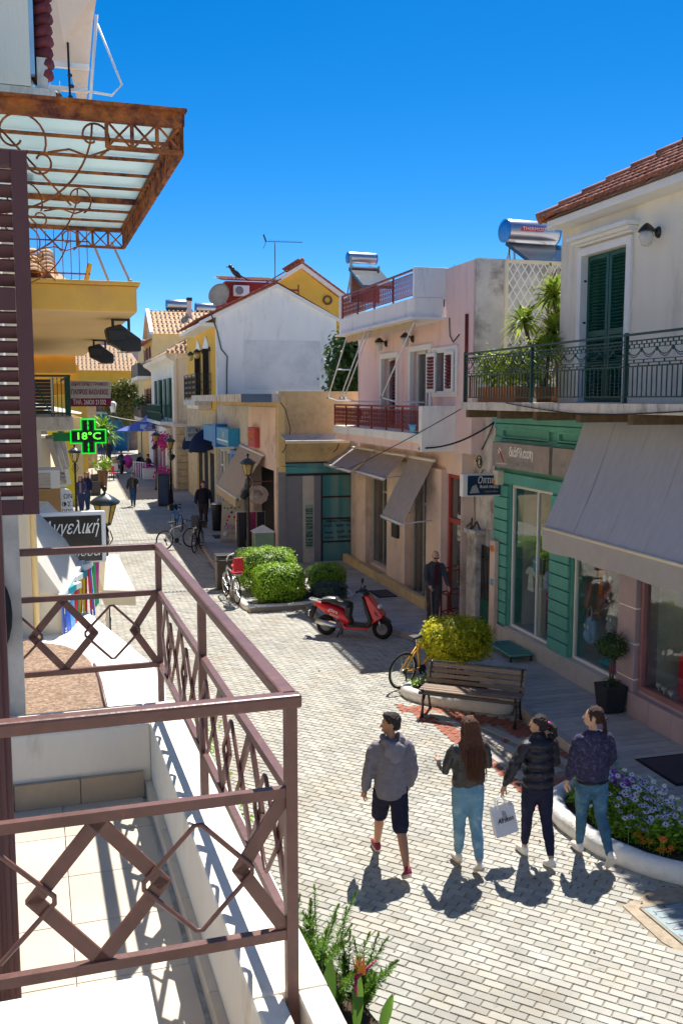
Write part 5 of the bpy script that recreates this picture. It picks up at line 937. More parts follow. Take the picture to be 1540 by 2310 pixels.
h = thing('lilac_house', 'lilac house with red roof edge between the pink block and the tall house', 'house', (5, 108, 0)); b = MB(); b.bb(2.5, 9, 108, 114, 0, 11.2); part('wall', b, mat('lilac_wall', (.40, .36, .48), .9, .08), h); b = MB(); b.ext([(2.2, 107.5, 11.2), (9, 107.5, 11.2), (9, 107.5, 11.45), (2.2, 107.5, 11.45)], (0, 6, 0)); part('roof', b, M['rooftile'], h); far_window(h, 2.5, 109, 111, 8, 10, 'dark_red')
t = thing('vine_wall', 'mass of sunlit creeper tumbling over the wall near the blue gate', 'creeper', (4.6, 95, 3)); b = MB()
for c, r_ in (((4.4, 95.5, 4.7), (1.6, .9, 1.7)), ((3.4, 96.3, 5.4), (1.3, .8, 1.1)), ((5.3, 94.5, 4.0), (1.1, .9, 1.8)), ((5.0, 95, 6.0), (1.0, .8, .9))): leaves(b, shell(900, c, r_, jit=.22, flat=2.4), .3, .6)
part('foliage', b, M['vine'], t); b = MB(); b.tube([(5, 95.5, 0), (4.9, 95.3, 3), (4.6, 95, 5)], .09, 6); part('stem', b, M['bark'], t)
# umbrella terrace
t = thing('parasol', 'periwinkle blue parasol with a white plate over the far cafe terrace', 'parasol', (4.45, 66, 0)); c = V((4.35, 66, 3.15)); b = MB(); vs = [c+V((0, 0, .55))] + [c + V((1.75*cos(k*pi/3+.3), 1.75*sin(k*pi/3+.3), -.15)) for k in range(6)]; b.add(vs, [(0, 1+k, 1+(k+1) % 6) for k in range(6)]); part('canopy', b, M['umb_blue'], t); part('pole', MB().tube([(4.35, 66, 0), (4.35, 66, 3.7)], .035, 6), M['c_br'], t); b = MB(); b.ext([(4.2, 64.9, 3.42), (4.95, 64.9, 3.42), (4.95, 64.75, 3.15), (4.2, 64.75, 3.15)], (0, -.03, 0)); part('plate', b, M['c_w'], t)
awning('terrace_awning', 'pale blue sloping awning above the parasol terrace', [(5.35, 72, 4.1), (5.35, 62, 4.1)], [(4.4, 73, 3.2), (4.4, 63, 3.1)], M['umb_blue'], 0)
b = MB(); b.bb(5.2, 5.44, 57, 71, 0, 3.4); h2 = thing('pink_cafe', 'white and magenta cafe front on the ground floor of the cream corner house', 'shop', (5.3, 64, 0)); part('front', b, M['c_w'], h2); b = MB()
for y in (58, 60.4, 62.8, 65.2): b.bb(5.16, 5.198, y, y+1.5, 0, 2.8)
part('door', b, mat('magenta_glass', (.22, .04, .12), .4), h2)
for i, (y, z, lab) in enumerate(((57.6, 2.75, 'big magenta flower ball hanging above the cafe front'), (55.6, 2.65, 'magenta flower ball hanging nearest the optician plate'), (57, .75, 'magenta flower ball standing low by the lamp post'))):
    t = thing('flower_ball', lab, 'flowers', (4.9, y, z)); b = MB(); leaves(b, shell(160, (4.9, y, z), (.45, .5, .42), jit=.2), .2, .8); part('bloom', b, M['c_p'], t); part('hanger', MB().tube([(5.2, y, z+.5), (4.9, y, z)], .02, 5), M['black_iron'], t)
for i, (x, y, lab, m) in enumerate(((4.5, 62, 'white and magenta draped table left of the lamp posts', 'c_w'), (4.25, 64.5, 'magenta draped table behind the white one', 'c_p'))):
    t = thing('draped_table', lab, 'table', (x, y, 0)); part('cloth', MB().bb(x-.4, x+.4, y-.4, y+.4, .02, .76), M[m], t, bev=.03); part('top', MB().bb(x-.45, x+.45, y-.45, y+.45, .765, .8), M['c_p'], t)
t = thing('terrace_barrier', 'white slatted barrier in front of the far cafe terrace', 'barrier', (3.9, 63, 0)); 
for k in range(6): part('slat', MB().bb(3.6+k*.13, 3.66+k*.13, 63.5-k*.3, 63.56-k*.3, 0, 1.1), M['white_paint'], t)
part('rail', MB().bar((3.6, 63.5, 1.05), (4.3, 62, 1.05), .05), M['white_paint'], t)
# motorbike parked by the terrace
t = thing('motorbike', 'dark motorbike with a magenta cover parked by the far terrace barrier', 'motorbike', (3.0, 68, 0)); b = MB()
for y in (67.2, 68.5): b.tube([(3.0+.1*(y-67), y+.3*cos(a), .3+.3*sin(a)) for a in [i*pi/6 for i in range(12)]], .08, 6, closed=True)
part('tyre', b, M['black_rubber'], t); b = MB(); b.ell((3.05, 67.8, .75), (.2, .7, .25)); b.bar((3.0, 67.4, .4), (3.02, 67.25, 1.1), .07); b.bar((2.65, 67.3, 1.1), (3.35, 67.3, 1.1), .05); part('body', b, M['c_dk'], t); part('cover', MB().ell((3.5, 67.9, .8), (.35, .6, .5)), M['c_p'], t)
# left side of the far street: yellow cafe, palm, pots
h = thing('yellow_cafe', 'yellow plastered building with an orange corner behind the left street lamp', 'building', (.4, 47.5, 0), LF); b = MB(); b.bb(-3, 1.85, 47.6, 47.9, 0, 4.2); part('wall', b, mat('lemon_wall', (.82, .62, .04), .85, .06), h); b = MB(); b.bb(1.86, 2.3, 47.7, 58, 0, 4.2); part('side_wall', b, M['pale_yellow'], h); b = MB(); b.quad((-3, 46.8, 5.0), (2.2, 46.8, 4.4), (2.9, 60, 4.3), (-3, 60, 5.6)); part('roof', b, M['awn_white'], h); b = MB(); b.bb(.4, 1.2, 47.56, 47.598, 0, 2.4); part('door', b, M['stone_wall'], h)
h = thing('orange_cafe', 'orange fronted house farther along the left row above the phone sign', 'house', (1, 66, 0), LF); b = MB(); b.bb(-4, 3.6, 68, 69, 0, 6.2); part('wall', b, M['yellow_wall'], h); b = MB(); b.bb(2.4, 4.6, 74, 84, 0, 4.6); part('annex', b, M['stone_wall'], h); b = MB(); b.ext([(-4, 67.5, 7.8), (4.2, 67.5, 5.4), (4.2, 67.5, 5.15), (-4, 67.5, 7.5)], (0, 2, 0)); part('roof', b, M['awn_white'], h)
yucca('big potted palm on the left side of the far street beside the cafe chairs', (1.75, 63, 0), [(1.75, 63, 3.3), (1.5, 63.2, 2.9), (2.0, 62.8, 2.8)], 1.25, 60, lm='hedge', name='potted_palm')
t = thing('planter_tub', 'tall dark planter tub with a small green plant in front of the far cafe', 'planter', (1.5, 57, 0)); part('tub', MB().lathe((1.5, 57, 0), [(.22, 0), (.32, .95), (.36, 1.0), (.26, 1.0)], 10), M['c_br'], t); b = MB(); leaves(b, shell(140, (1.5, 57, 1.35), (.5, .5, .4), jit=.3), .3, .3); part('foliage', b, M['hedge'], t)
def chair(label, at, rz, m, group=None):
    t = thing('cafe_chair', label, 'chair', (0, 0, 0), group=group); t.location = at; t.rotation_euler = (0, 0, rz)
    part('seat', MB().bb(-.22, .22, -.22, .22, .42, .47), m, t); part('backrest', MB().bb(-.22, .22, .19, .23, .5, .92), m, t)
    for x in (-.2, .2):
        for y in (-.2, .2): part('leg', MB().bar((x, y, 0), (x*.95, y*.95, .43), .03), M['black_iron'], t)
    return t
for i, (x, y, m, lab) in enumerate(((1.0, 55, 'c_dk', 'dark cafe chair nearest the yellow building'), (.75, 56.5, 'c_dk', 'dark cafe chair behind the nearest one by the yellow building'), (1.15, 59, 'c_r', 'red cafe chair left of the palm pot'), (2.3, 62, 'c_r', 'red cafe chair right of the palm pot'), (2.45, 64.5, 'c_w', 'white cafe chair behind the red one right of the palm'))): chair(lab, (x, y, 0), i*.8, M[m])
t = thing('cafe_board', 'small dark menu stand on the pavement by the yellow building', 'sign', (.95, 52.5, 0)); part('panel', MB().bb(.75, 1.25, 52.4, 52.5, .05, .75), M['c_dk'], t); part('foot', MB().bb(.7, 1.3, 52.3, 52.6, 0, .05), M['c_dk'], t)
t = thing('kerb_line', 'yellow painted kerb edge on the left of the far street', 'kerb', (1.6, 60, 0)); 
for k in range(8): f_ = k/8; part('kerb_stone', MB().bar((.95+1.3*f_, 53.5+17*f_, .05), (.95+1.3*(f_+.12), 53.5+17*(f_+.12), .05), .14, .12), mat('kerb_yellow', (.62, .52, .18), .8) if k == 0 else bpy.data.materials['kerb_yellow'], t)
t = thing('far_street_lamp', 'small white lantern hanging over the far end of the street', 'lamp', (3.45, 90, 4)); b = MB(); b.lathe((3.45, 90, 3.9), [(.2, 0), (.32, .8), (.1, 1.0)], 6); part('lantern', b, M['c_w'], t); part('pole', MB().tube([(3.45, 90, 0), (3.45, 90, 3.9)], .05, 6), M['dark_iron'], t)
b = MB(); n = 20; b.tube([(2.0+4.5*i/n, 60, 4.1 - .35*sin(pi*i/n)) for i in range(n+1)], .02, 4); solo('street_cable', b, M['c_cr'], 'pale cable strung across the far street above the parasol', 'cable', (4, 60, 4))
# ================================================================ LEFT ROW (frame LF)
def LT(name, label, cat, at, group=None): return thing(name, label, cat, at, LF, group)
# --- balcony with the diamond railing
h = LT('near_balcony', 'cream stone balcony with low white parapet and tiled floor in the foreground', 'balcony', (.2, 4, 2.95))
b = MB(); b.bb(-1.2, .56, 2.2, 5.1, 2.75, 2.938); part('floor_slab', b, M['concrete'], h)
for i in range(4):
    for j in range(7):
        x1 = .5 - i*.42; part('floor_tile', MB().bb(x1-.414, x1, 2.2+j*.42, 2.2+j*.42+.414, 2.938, 2.95), M['floor_tile'], h)
pw = mat('parapet', (.80, .74, .63), .85, .07, 3, .15, 40, col2=(.5, .43, .34), amt=.28, sc2=3, stretch=(1, 1, .4))
b = MB(); b.bb(.555, .79, 2.585, 5.48, 2.5, 3.35); b.bb(.555, .648, 1.6, 2.584, 2.5, 3.349); b.bb(.692, .79, 1.6, 2.584, 2.5, 3.349); b.bb(-1.2, .555, 5.12, 5.48, 2.5, 3.35); b.bb(-1.2, .26, 2.45, 2.76, 2.5, 3.2); part('parapet', b, pw, h, bev=.012)
for j in range(7): part('skirting_tile', MB().bb(.52, .5545, 2.8+j*.335, 2.8+j*.335+.33, 2.951, 3.03), M['floor_tile'], h)
for j in range(4): part('skirting_tile', MB().bb(.515-.335*(j+1), .515-.335*j-.005, 5.085, 5.119, 2.951, 3.09), M['skirting'], h)
b = MB(); b.bb(-1.2, .28, 2.38, 2.8, 3.2, 3.35); part('parapet_cap', b, M['white_paint'], h, bev=.012)
r = LT('balcony_railing', 'brown painted balcony railing with overlapping diamonds in the foreground', 'railing', (.66, 4, 3.35))
bm_ = M['brown_metal']; XR, YN, YF = .67, 2.56, 5.56
b = MB(); b.bar((-1.2, YN, 4.25), (XR+.03, YN, 4.25), .05, .04); b.bar((XR, YN, 4.25), (XR, YF+.025, 4.25), .05, .04); b.bar((XR, YF, 4.25), (-.9, YF, 4.25), .05, .04); part('handrail', b, bm_, r, bev=.008)
for z, nm in ((3.98, 'middle_rail'), (3.55, 'bottom_rail')):
    b = MB(); b.bar((-1.2, YN, z), (XR-.015, YN, z), .026, .03); b.bar((XR, YN+.015, z), (XR, YF-.015, z), .026, .03); b.bar((XR-.015, YF, z), (-.9, YF, z), .026, .03); part(nm, b, bm_, r)
for (x, y, z0) in ((XR, YN, 2.0), (XR, YF, 3.2), (XR, YN+1.5, 3.3)): part('post', MB().bb(x-.017, x+.017, y-.017, y+.017, z0, 4.235), bm_, r)
def diamonds(o, d, L, first_half=True):
    """flat bar diamonds along direction d from the corner o; thin rod diamonds linking them"""
    o, d = V(o), V(d); p = .27; zc, hh = 3.765, .2; Z = V((0, 0, 1)); nrm = d.cross(Z)
    def P(u, z): return o + d*u + Z*z
    k = 0; u = 0.
    while u < L+.01:
        w = .115
        if k % 2 == 0:
            if u == 0: segs = [((.02, zc+hh), (.02+.13, zc)), ((.15, zc), (.02, zc-hh))]
            else: segs = [((u, zc+hh), (u+.17, zc)), ((u+.17, zc), (u, zc-hh)), ((u, zc-hh), (u-.17, zc)), ((u-.17, zc), (u, zc+hh))]
            for (a, b_) in segs:
                a, b_ = P(*a), P(*b_); e_ = (b_-a).normalized()*.012; part('diamond_bar', MB().bar(a-e_, b_+e_, .012, .034, up=(Z.cross(nrm)+Z*.01)) if False else MB().bar(a-e_, b_+e_, .040, .011, up=nrm), bm_, r)
        else:
            c = P(u, zc) - nrm*.012; q = .165; pts = [c+Z*q, c+d*q*.98, c-Z*q, c-d*q*.98]
            fine = []
            for i in range(4):
                a, b_ = pts[i], pts[(i+1) % 4]; fine += [a.lerp(b_, t_) for t_ in (.06, .3, .5, .7, .94)]
            part('thin_diamond', MB().tube(fine, .0075, 6, closed=True), bm_, r)
        u += p; k += 1
diamonds((XR, YN, 0), (-1, 0, 0), 1.7); diamonds((XR, YF, 0), (-1, 0, 0), 1.2); diamonds((XR, YN, 0), (0, 1, 0), 2.75)
# shutters by the balcony door and window
t = LT('door_shutter', 'brown wooden door shutter edge standing behind the railing at the left edge', 'shutter', (-.3, 3.3, 2.95)); b = MB(); b.bb(-.62, -.105, 3.28, 3.33, 2.96, 4.8); part('leaf', b, M['brown_wood'], t, bev=.006); b = MB(); b.bb(-.14, -.125, 3.27, 3.28, 2.96, 4.7); b.bb(-.17, -.16, 3.27, 3.28, 2.96, 4.7); part('bead', b, M['brown_wood'], t)
t = LT('window_shutter', 'tall brown louvred window shutter open at the upper left edge', 'shutter', (-.2, 4.2, 4.62)); b = MB(); frame_y(b, 4.18, 4.22, -.62, .018, 4.62, 6.09, .062); b.bb(-.56, -.045, 4.18, 4.22, 5.46, 5.55); part('frame', b, M['brown_wood'], t, bev=.004)
for z0, z1 in ((4.69, 5.46), (5.55, 6.02)):
    n = int((z1-z0)/.055)
    for k in range(n): z = z0+(k+.5)*(z1-z0)/n; part('slat', MB().box((-.302, 4.2, z), (.515, .012, .05), M=Matrix.Rotation(.6, 3, 'X')), M['brown_wood'], t)
oh = LT('bounce_house_front', 'unseen long cream house front behind the camera, added to bounce sunlight', 'house', (-1, -4, 0)); b = MB(); b.bb(-1.7, -.72, -16, 2.15, 0, 8.5); part('wall', b, M['cream_wall'], oh)  # out of view, added to bounce sunlight onto the right row
hw = LT('cream_house', 'cream facade of the nearest left house carrying the shutters and glass canopy', 'house', (-.3, 5, 0)); b = MB(); b.bb(-1.5, -.17, 5.5, 8.0, 3.3, 7.0); part('wall', b, M['cream_wall'], hw); b = MB(); b.bb(-.17, -.02, 8.0, 9.4, 0, 6.6); part('pipe_wall', b, M['cream_wall'], hw); b = MB(); b.bb(-.4, -.09, 5.5, 5.53, 3.3, 4.62); part('grey_panel', b, M['lgrey_wall'], hw)
b = MB(); b.tube([(-.02, 7.9, 2.5), (-.02, 7.9, 6.2)], .025, 8); part('drainpipe', b, M['pale_yellow'], hw)
# upper storey wall, maroon tile edge
h = LT('upper_wall', 'cream upper storey wall with a maroon tile edge above the rusty canopy', 'wall', (0, 6, 6.9)); b = MB(); b.bb(-1.5, .065, 6.0, 6.3, 6.88, 9); part('wall', b, M['cream_wall'], h); b = MB(); b.bb(.066, .09, 6.0, 6.28, 6.95, 9); part('blue_edge', b, mat('pale_blue', (.30, .52, .75)), h)
b = MB(); b.bb(-1.5, .2, 6.0, 6.25, 6.79, 6.875); part('stone_sill', b, M['concrete'], h); b = MB(); b.bb(.1, .16, 6.02, 6.2, 6.876, 7.05); part('stone_corner', b, M['concrete'], h)
for k in range(26):
    z = 6.95+k*.062; part('edge_tile', MB().tube([(.095, 6.1, z), (.175+.006*(k % 2), 6.03, z+.012)], [.04, .034], 7), mat('maroon_tile', (.16, .03, .035), .7, .2, 8, objrnd=.25) if k == 0 else bpy.data.materials['maroon_tile'], h)
# glass canopy
h = LT('glass_canopy', 'rusty iron canopy with frosted glass panes and scroll brackets', 'canopy', (.3, 5.9, 6.3)); Y0, Y1, XO, Z0 = 4.5, 7.38, .69, 6.32
b = MB(); b.bar((-.9, Y0, Z0+.03), (XO, Y0, Z0+.03), .03, .075); b.bar((-.9, Y0-.02, Z0+.062), (XO+.02, Y0-.02, Z0+.062), .05, .014); b.bar((XO, Y0, Z0+.03), (XO, Y1, Z0+.03), .03, .05); b.bar((-.9, Y1, Z0+.02), (XO, Y1, Z0+.02), .03, .05); part('edge_beam', b, M['rust'], h)
NP = 8
for k in range(1, NP): y = Y0 + (Y1-Y0)*k/NP; part('glazing_bar', MB().bar((-.9, y, Z0+.01), (XO-.02, y, Z0+.01), .026 if k == 5 else .009, .04 if k == 5 else .016), M['rust'], h)
for k in range(NP): y = Y0 + (Y1-Y0)*k/NP; part('pane', MB().bb(-.9, XO-.02, y+.012, y+(Y1-Y0)/NP-.012, Z0+.022, Z0+.028), M['canopy_glass'], h)
def truss(p, q, zt, zb, n, skip=0):
    p, q = V(p), V(q); b = MB(); b.bar(p+V((0, 0, zb)), q+V((0, 0, zb)), .018)
    for k in range(n+1): e_ = p.lerp(q, k/n); b.bar(e_+V((0, 0, zb)), e_+V((0, 0, zt)), .016)
    for k in range(n): a, c = p.lerp(q, k/n), p.lerp(q, (k+1)/n); b.bar(a+V((0, 0, zb)), c+V((0, 0, zt)), .009); b.bar(a+V((0, 0, zt)), c+V((0, 0, zb)), .009)
    part('lattice_girder', b, M['rust'], h)
truss((.36, Y0, 0), (XO, Y0, 0), Z0, Z0-.115, 3); truss((.36, Y1, 0), (XO, Y1, 0), Z0, Z0-.115, 3); truss((XO, Y0, 0), (XO, Y1, 0), Z0, Z0-.115, 24)
UX, UZ = (1, 0, 0), (0, 0, 1)
for y in (Y0+.02, 5.9, Y1-.02):
    b = MB(); r_ = .005
    b.tube([(-.14+.44*sin(a), y, Z0-.42+.41*(1-cos(a))) for a in [i*pi/2/14 for i in range(15)]], r_, 5)
    b.tube([(-.1+.30*t_, y, Z0-.05-.32*t_) for t_ in (0, .5, 1)], r_, 5)
    b.tube(spiral((.30, y, Z0-.07), .085, .02, -1.2, 5.2, 22, UX, UZ), r_, 5); b.tube(spiral((-.02, y, Z0-.09), .13, .025, -.5, 5.5, 24, UX, UZ), r_, 5); b.tube(spiral((.08, y, Z0-.19), .07, .02, 2.5, 9, 22, UX, UZ), r_, 5); b.tube(spiral((-.05, y, Z0-.23), .08, .02, 1, 7.5, 22, UX, UZ), r_, 5); b.tube([(.11, y, Z0-.15), (.2, y, Z0-.13), (.28, y, Z0-.155), (.37, y, Z0-.12)], r_, 5)
    part('scroll_bracket', b, M['rust'], h)
# upper awning frame and roof terrace things behind the canopy
t = LT('upper_awning', 'beige drop awning and white tube frame high above the rusty canopy', 'awning', (.5, 10, 8)); b = MB(); n = 10; b.add([(.28, 10, 9.6), (.74, 9.7, 8.95), (.70, 10.0, 8.72), (.62, 10.3, 7.9), (.56, 10.3, 8.0), (.5, 10.2, 8.35), (.42, 10, 8.5)], [(0, 1, 2, 3, 4, 5, 6)]); b.quad((.17, 10.4, 8.45), (.5, 10.4, 8.45), (.5, 10.4, 9.6), (.17, 10.4, 9.6)); part('fabric', b, M['awn_beige'], t)
b = MB(); b.tube([(.73, 9.9, 8.75), (.62, 10.2, 7.6)], .018, 6); b.bar((.2, 10.1, 8.32), (.66, 10.1, 8.32), .05); b.bar((.2, 10.1, 8.1), (.64, 10.1, 8.1), .04); b.bar((.2, 10.1, 7.9), (.62, 10.1, 7.9), .02); b.tube([(.74, 10, 8.7), (.96, 10, 8.16), (.86, 10, 8.05), (.6, 10, 8.07)], .012, 6)
for k in range(5): b.bar((.2+.09*k, 10.2, 7.6), (.2+.09*k, 10.2, 8.2), .008)
part('frame', b, M['white_metal'], t); b = MB(); b.tube([(.47, 10, 7.5), (.46, 10, 8.5)], .012, 6)
for k in range(7): b.ell((.47+.015*(k % 2), 10, 7.6+.1*k), (.025, .02, .02), 6, 4)
part('chain', b, M['black_iron'], t); part('basket', MB().ell((.28, 10.1, 8.02), (.12, .1, .06)), M['c_br'], t)
# yellow balcony
och = mat('ochre', (.80, .47, .10), .85, .08, 2, .1, 40, col2=(.66, .38, .12), amt=.3); pch = mat('peach_bounce', (.82, .58, .30), .85, .06, 2)  # soffit gets a paler tone than the slab: bounced light put into its colour
h = LT('yellow_balcony', 'thick orange yellow balcony slab of the neighbouring left house', 'balcony', (.5, 12, 6)); b = MB(); b.bb(-.02, 1.0, 9.5, 19.3, 5.93, 6.17); b.bb(-.02, 1.03, 9.46, 19.3, 6.171, 6.21); part('slab', b, och, h, bev=.01); b = MB(); b.bb(-.02, .995, 9.51, 19.3, 5.924, 5.93); part('soffit', b, pch, h); b = MB(); b.bb(-.02, .85, 19.4, 19.8, 5.6, 5.95); part('beam', b, och, h)
hw = LT('yellow_row_house', 'narrow sunlit yellow house front running along the left row behind the shutters', 'house', (-.3, 14, 0)); b = MB(); b.bb(-.5, -.02, 9.45, 40, 0, 8.0); part('wall', b, M['pale_yellow'], hw); b = MB(); b.bb(-.02, .95, 20.5, 24, 5.45, 5.8); b.bb(-.02, .9, 24, 40, 5.2, 5.7); part('lower_slab', b, M['yellow_wall'], hw)
t = LT('rust_railing', 'thin rusty railing standing on the orange yellow balcony slab', 'railing', (.3, 9.6, 6.21)); 
for k in range(8): part('bar', MB().bb(.03+k*.075, .037+k*.075, 9.6, 9.608, 6.21, 6.66+.02*(k % 2)), M['rust'], t)
b = MB(); b.bar((0, 9.6, 6.28), (.58, 9.6, 6.28), .014); b.bar((0, 9.6, 6.58), (.58, 9.6, 6.58), .012); part('rail', b, M['rust'], t)
t = LT('old_tile_roof', 'patch of weathered orange barrel tiles behind the rusty railing', 'roof', (.2, 10.5, 6.3)); part('deck', MB().ext([(-.5, 10.5, 6.28), (.42, 10.5, 6.28), (.30, 12, 6.6), (-.5, 12, 6.85)], (0, 0, .03)), M['oldtile'], t); b = MB(); b.bb(-.5, .46, 10.3, 10.5, 6.21, 6.29); part('ledge', b, M['concrete'], t)
tile_roof(t, (-.45, 10.35, 6.33), (.45, 10.35, 6.33), (0, 1.4, .42), TO, pitch=.15, step=.25, maxparts=40)
t = LT('ochre_post', 'small leaning ochre post on the corner of the yellow balcony', 'post', (.58, 9.6, 6.21)); part('post', MB().bar((.54, 9.6, 6.21), (.58, 9.62, 6.38), .035), M['yellow_wall'], t)
b = MB()
for x0, z0, x1, z1 in ((.62, 6.62, .78, 6.2), (.8, 6.62, .98, 6.22)): b.bar((x0, 9.8, z0), (x1, 9.8, z1), .022)
b.ell((.97, 9.8, 6.25), .025, 6, 5); solo('awning_rods', b, M['grey_metal'], 'pair of grey folding awning rods above the yellow balcony slab', 'rods', (.8, 9.8, 6.4), LF)
def floodlight(label, at, s=1.):
    t = thing('floodlight', label, 'floodlight', (0, 0, 0), LF); t.location = Matrix.Rotation(LF, 3, 'Z') @ V(at); t.scale = (s,)*3; b = MB()
    for x in (-.05, .07): b.bar((x, 0, 0), (x, 0, -.11), .02)
    b.bar((-.05, 0, -.01), (.07, 0, -.01), .02); part('bracket', b, M['black_iron'], t); b = MB(); b.ext([(-.11, -.08, -.08), (.0, -.1, -.05), (.15, -.1, -.16), (.15, -.1, -.25), (.05, -.1, -.26), (-.09, -.09, -.19)], (0, .2, 0)); part('housing', b, M['black_plastic'], t, bev=.01); b = MB(); b.bb(-.09, .03, -.115, -.1, -.17, -.1); part('ballast', b, M['black_plastic'], t)
    b = MB(); b.ext([(.0, -.09, -.252), (.14, -.09, -.252), (.14, .09, -.252), (.0, .09, -.252)], (0, 0, -.006)); part('lens', b, M['c_gr'], t); return t
floodlight('black floodlight on the near edge of the yellow balcony soffit', (.9, 10.3, 5.93), 1.35); floodlight('black floodlight farther along the yellow balcony soffit', (.93, 14.0, 5.93), 1.3)
# green railed balcony with sign
h = LT('green_rail_balcony', 'white concrete balcony with short dark green railing below the yellow slabs', 'balcony', (.3, 14, 4.7)); b = MB(); b.bb(-.02, .55, 13.95, 18, 4.66, 4.86); part('slab', b, M['concrete'], h, bev=.02); b = MB()
for k in range(7): b.bar((.52, 14.02+k*.3, 4.86), (.52, 14.02+k*.3, 5.42), .02)
for k in range(5): b.bar((.3+.055*k, 14.0, 4.86), (.3+.055*k, 14.0, 5.4), .012)
part('bar', b, M['green_paint'], h); b = MB(); b.bar((.0, 14, 5.42), (.53, 14, 5.42), .03); b.bar((.52, 14, 5.42), (.52, 18, 5.42), .03); b.bar((.0, 14, 4.9), (.53, 14, 4.9), .02); b.bar((.02, 13.97, 5.4), (.33, 13.97, 4.75), .02); part('rail', b, M['green_paint'], h)
t = LT('dark_blind', 'dark slatted blind panel behind the green balcony railing', 'blind', (.15, 14.2, 5.1)); part('frame', MB().bb(.27, .31, 14.15, 14.2, 4.9, 5.4), M['c_w'], t)
for k in range(10): part('slat', MB().bb(-.01, .27, 14.15, 14.18, 4.9+k*.048, 4.9+k*.048+.042), M['c_dk'], t)
t = LT('office_sign', 'white and dark red office sign with Greek letters and a phone number', 'sign', (.85, 15, 5.2)); part('board', MB().bb(.56, 1.155, 15, 15.03, 5.11, 5.37), M['c_gd'], t, bev=.004); part('band', MB().bb(.56, 1.155, 14.998, 15.03, 4.99, 5.109), mat('crimson', (.26, .01, .05)), t); mm = mat('sign_maroon', (.22, .03, .06)); text('ΔΙΚΗΓΟΡΙΚΟ ΓΡΑΦΕΙΟ', .075, (.85, 14.998, 5.32), (1, 0, 0), (0, 0, 1), mm, t, fit=.53); text('ΓΙΑΠΡΟΣ ΒΑΣΙΛΕΙΟΣ', .1, (.85, 14.998, 5.20), (1, 0, 0), (0, 0, 1), mm, t, fit=.54, bold=.002); text('ΤΗΛ. 26820 21332', .1, (.84, 14.996, 5.05), (1, 0, 0), (0, 0, 1), M['c_w'], t, fit=.48)
# pharmacy cross
h = LT('pharmacy_cross', 'lit green pharmacy cross sign showing the temperature', 'sign', (.8, 15, 4.5)); cx, cz, a, w_ = .805, 4.54, .27, .105
poly = [(-w_, -a), (w_, -a), (w_, -w_), (a, -w_), (a, w_), (w_, w_), (w_, a), (-w_, a), (-w_, w_), (-a, w_), (-a, -w_), (-w_, -w_)]
part('case', MB().ext([(cx+x, 15, cz+z) for x, z in poly], (0, .1, 0)), mat('cross_green', (.01, .20, .06), .5), h); b = MB(); k = .87; b.ext([(cx+(x-(.034 if x > 0 else -.034)), 14.992, cz+(z-(.034 if z > 0 else -.034))) for x, z in poly], (0, .007, 0)); part('panel', b, M['c_k'], h)
neon = mat('neon_green', (.0, .62, .02), emit=.55, var=0); b = MB(); b.tube([(cx+x*.95, 14.985, cz+z*.95) for x, z in poly], .012, 6, closed=True); part('neon_outline', b, neon, h); led = mat('led_green', (.12, .9, .05), emit=.6, var=0); text('18°C', .15, (cx, 14.988, cz), (1, 0, 0), (0, 0, 1), led, h, fit=.34, bold=.003); b = MB()
for s_ in (-1, 1):
    for dz in (.13, .2): b.ell((cx, 14.988, cz+s_*dz), (.012, .004, .03), 8, 5)
    b.bb(cx-.004, cx+.004, 14.985, 14.991, min(cz+s_*.09, cz+s_*.25), max(cz+s_*.09, cz+s_*.25))
part('led_bar', b, neon, h); part('arm', MB().bb(.3, .54, 15.02, 15.08, 4.47, 4.6), bpy.data.materials['cross_green'], h)
# wall boxes and shop front below
h = LT('low_shop_boxes', 'stack of white slatted and tan boxes on the left shop front below the cross', 'boxes', (.15, 12, 4)); b = MB(); b.bb(-.05, .3, 12, 12.4, 3.7, 4.03); part('tan_box', b, mat('tan', (.46, .27, .12), .85), h); b = MB(); b.bb(-.05, .3, 12, 12.6, 4.22, 4.25); b.bb(.19, .3, 12, 12.5, 4.03, 4.22); part('slatted_box', b, M['white_wall'], h)
for k in range(4): part('slat', MB().bb(-.05, .19, 11.99, 12.02, 4.04+k*.046, 4.04+k*.046+.04), M['lgrey_wall'], h); part('louvre', MB().bb(.3, .38, 12.0+k*.1, 12.08+k*.1, 4.05+k*.04, 4.08+k*.04), M['white_paint'], h)
part('white_flap', MB().ext([(.35, 12, 4.26), (.40, 12, 4.26), (.43, 12, 4.07), (.38, 12, 4.07)], (0, .4, 0)), M['white_paint'], h)
t = LT('shop_banner', 'white curved banner with black Greek capitals beside the tan box', 'banner', (.4, 12.6, 3.8)); b = MB(); b.ext([(.31, 12.5, 3.62), (.46, 12.6, 3.62), (.46, 12.6, 3.9), (.42, 12.58, 3.96), (.36, 12.55, 3.98), (.31, 12.5, 3.98)], (0, .02, 0)); part('cloth', b, M['c_w'], t); text('ΩΝ', .08, (.4, 12.48, 3.88), (1, .3, 0), (0, 0, 1), M['c_k'], t); text('ΦΣ', .08, (.38, 12.48, 3.78), (1, .3, 0), (0, 0, 1), M['c_k'], t); text('ΟΠΩ', .07, (.39, 12.48, 3.69), (1, .3, 0), (0, 0, 1), M['c_k'], t)
h = LT('left_shopfront', 'cream and grey ground floor front along the left row under the green cross', 'shop', (.2, 20, 0)); b = MB(); b.bb(.0, .12, 14, 14.3, 4.0, 4.66); b.bb(-.02, .3, 18, 40, 3.6, 4.4); part('wall', b, M['cream_wall'], h); b = MB()
for k in range(3): b.bar((.25+.12*k, 16+k, 4.5), (.55+.12*k, 20+k*2, 3.5), .1, .06)
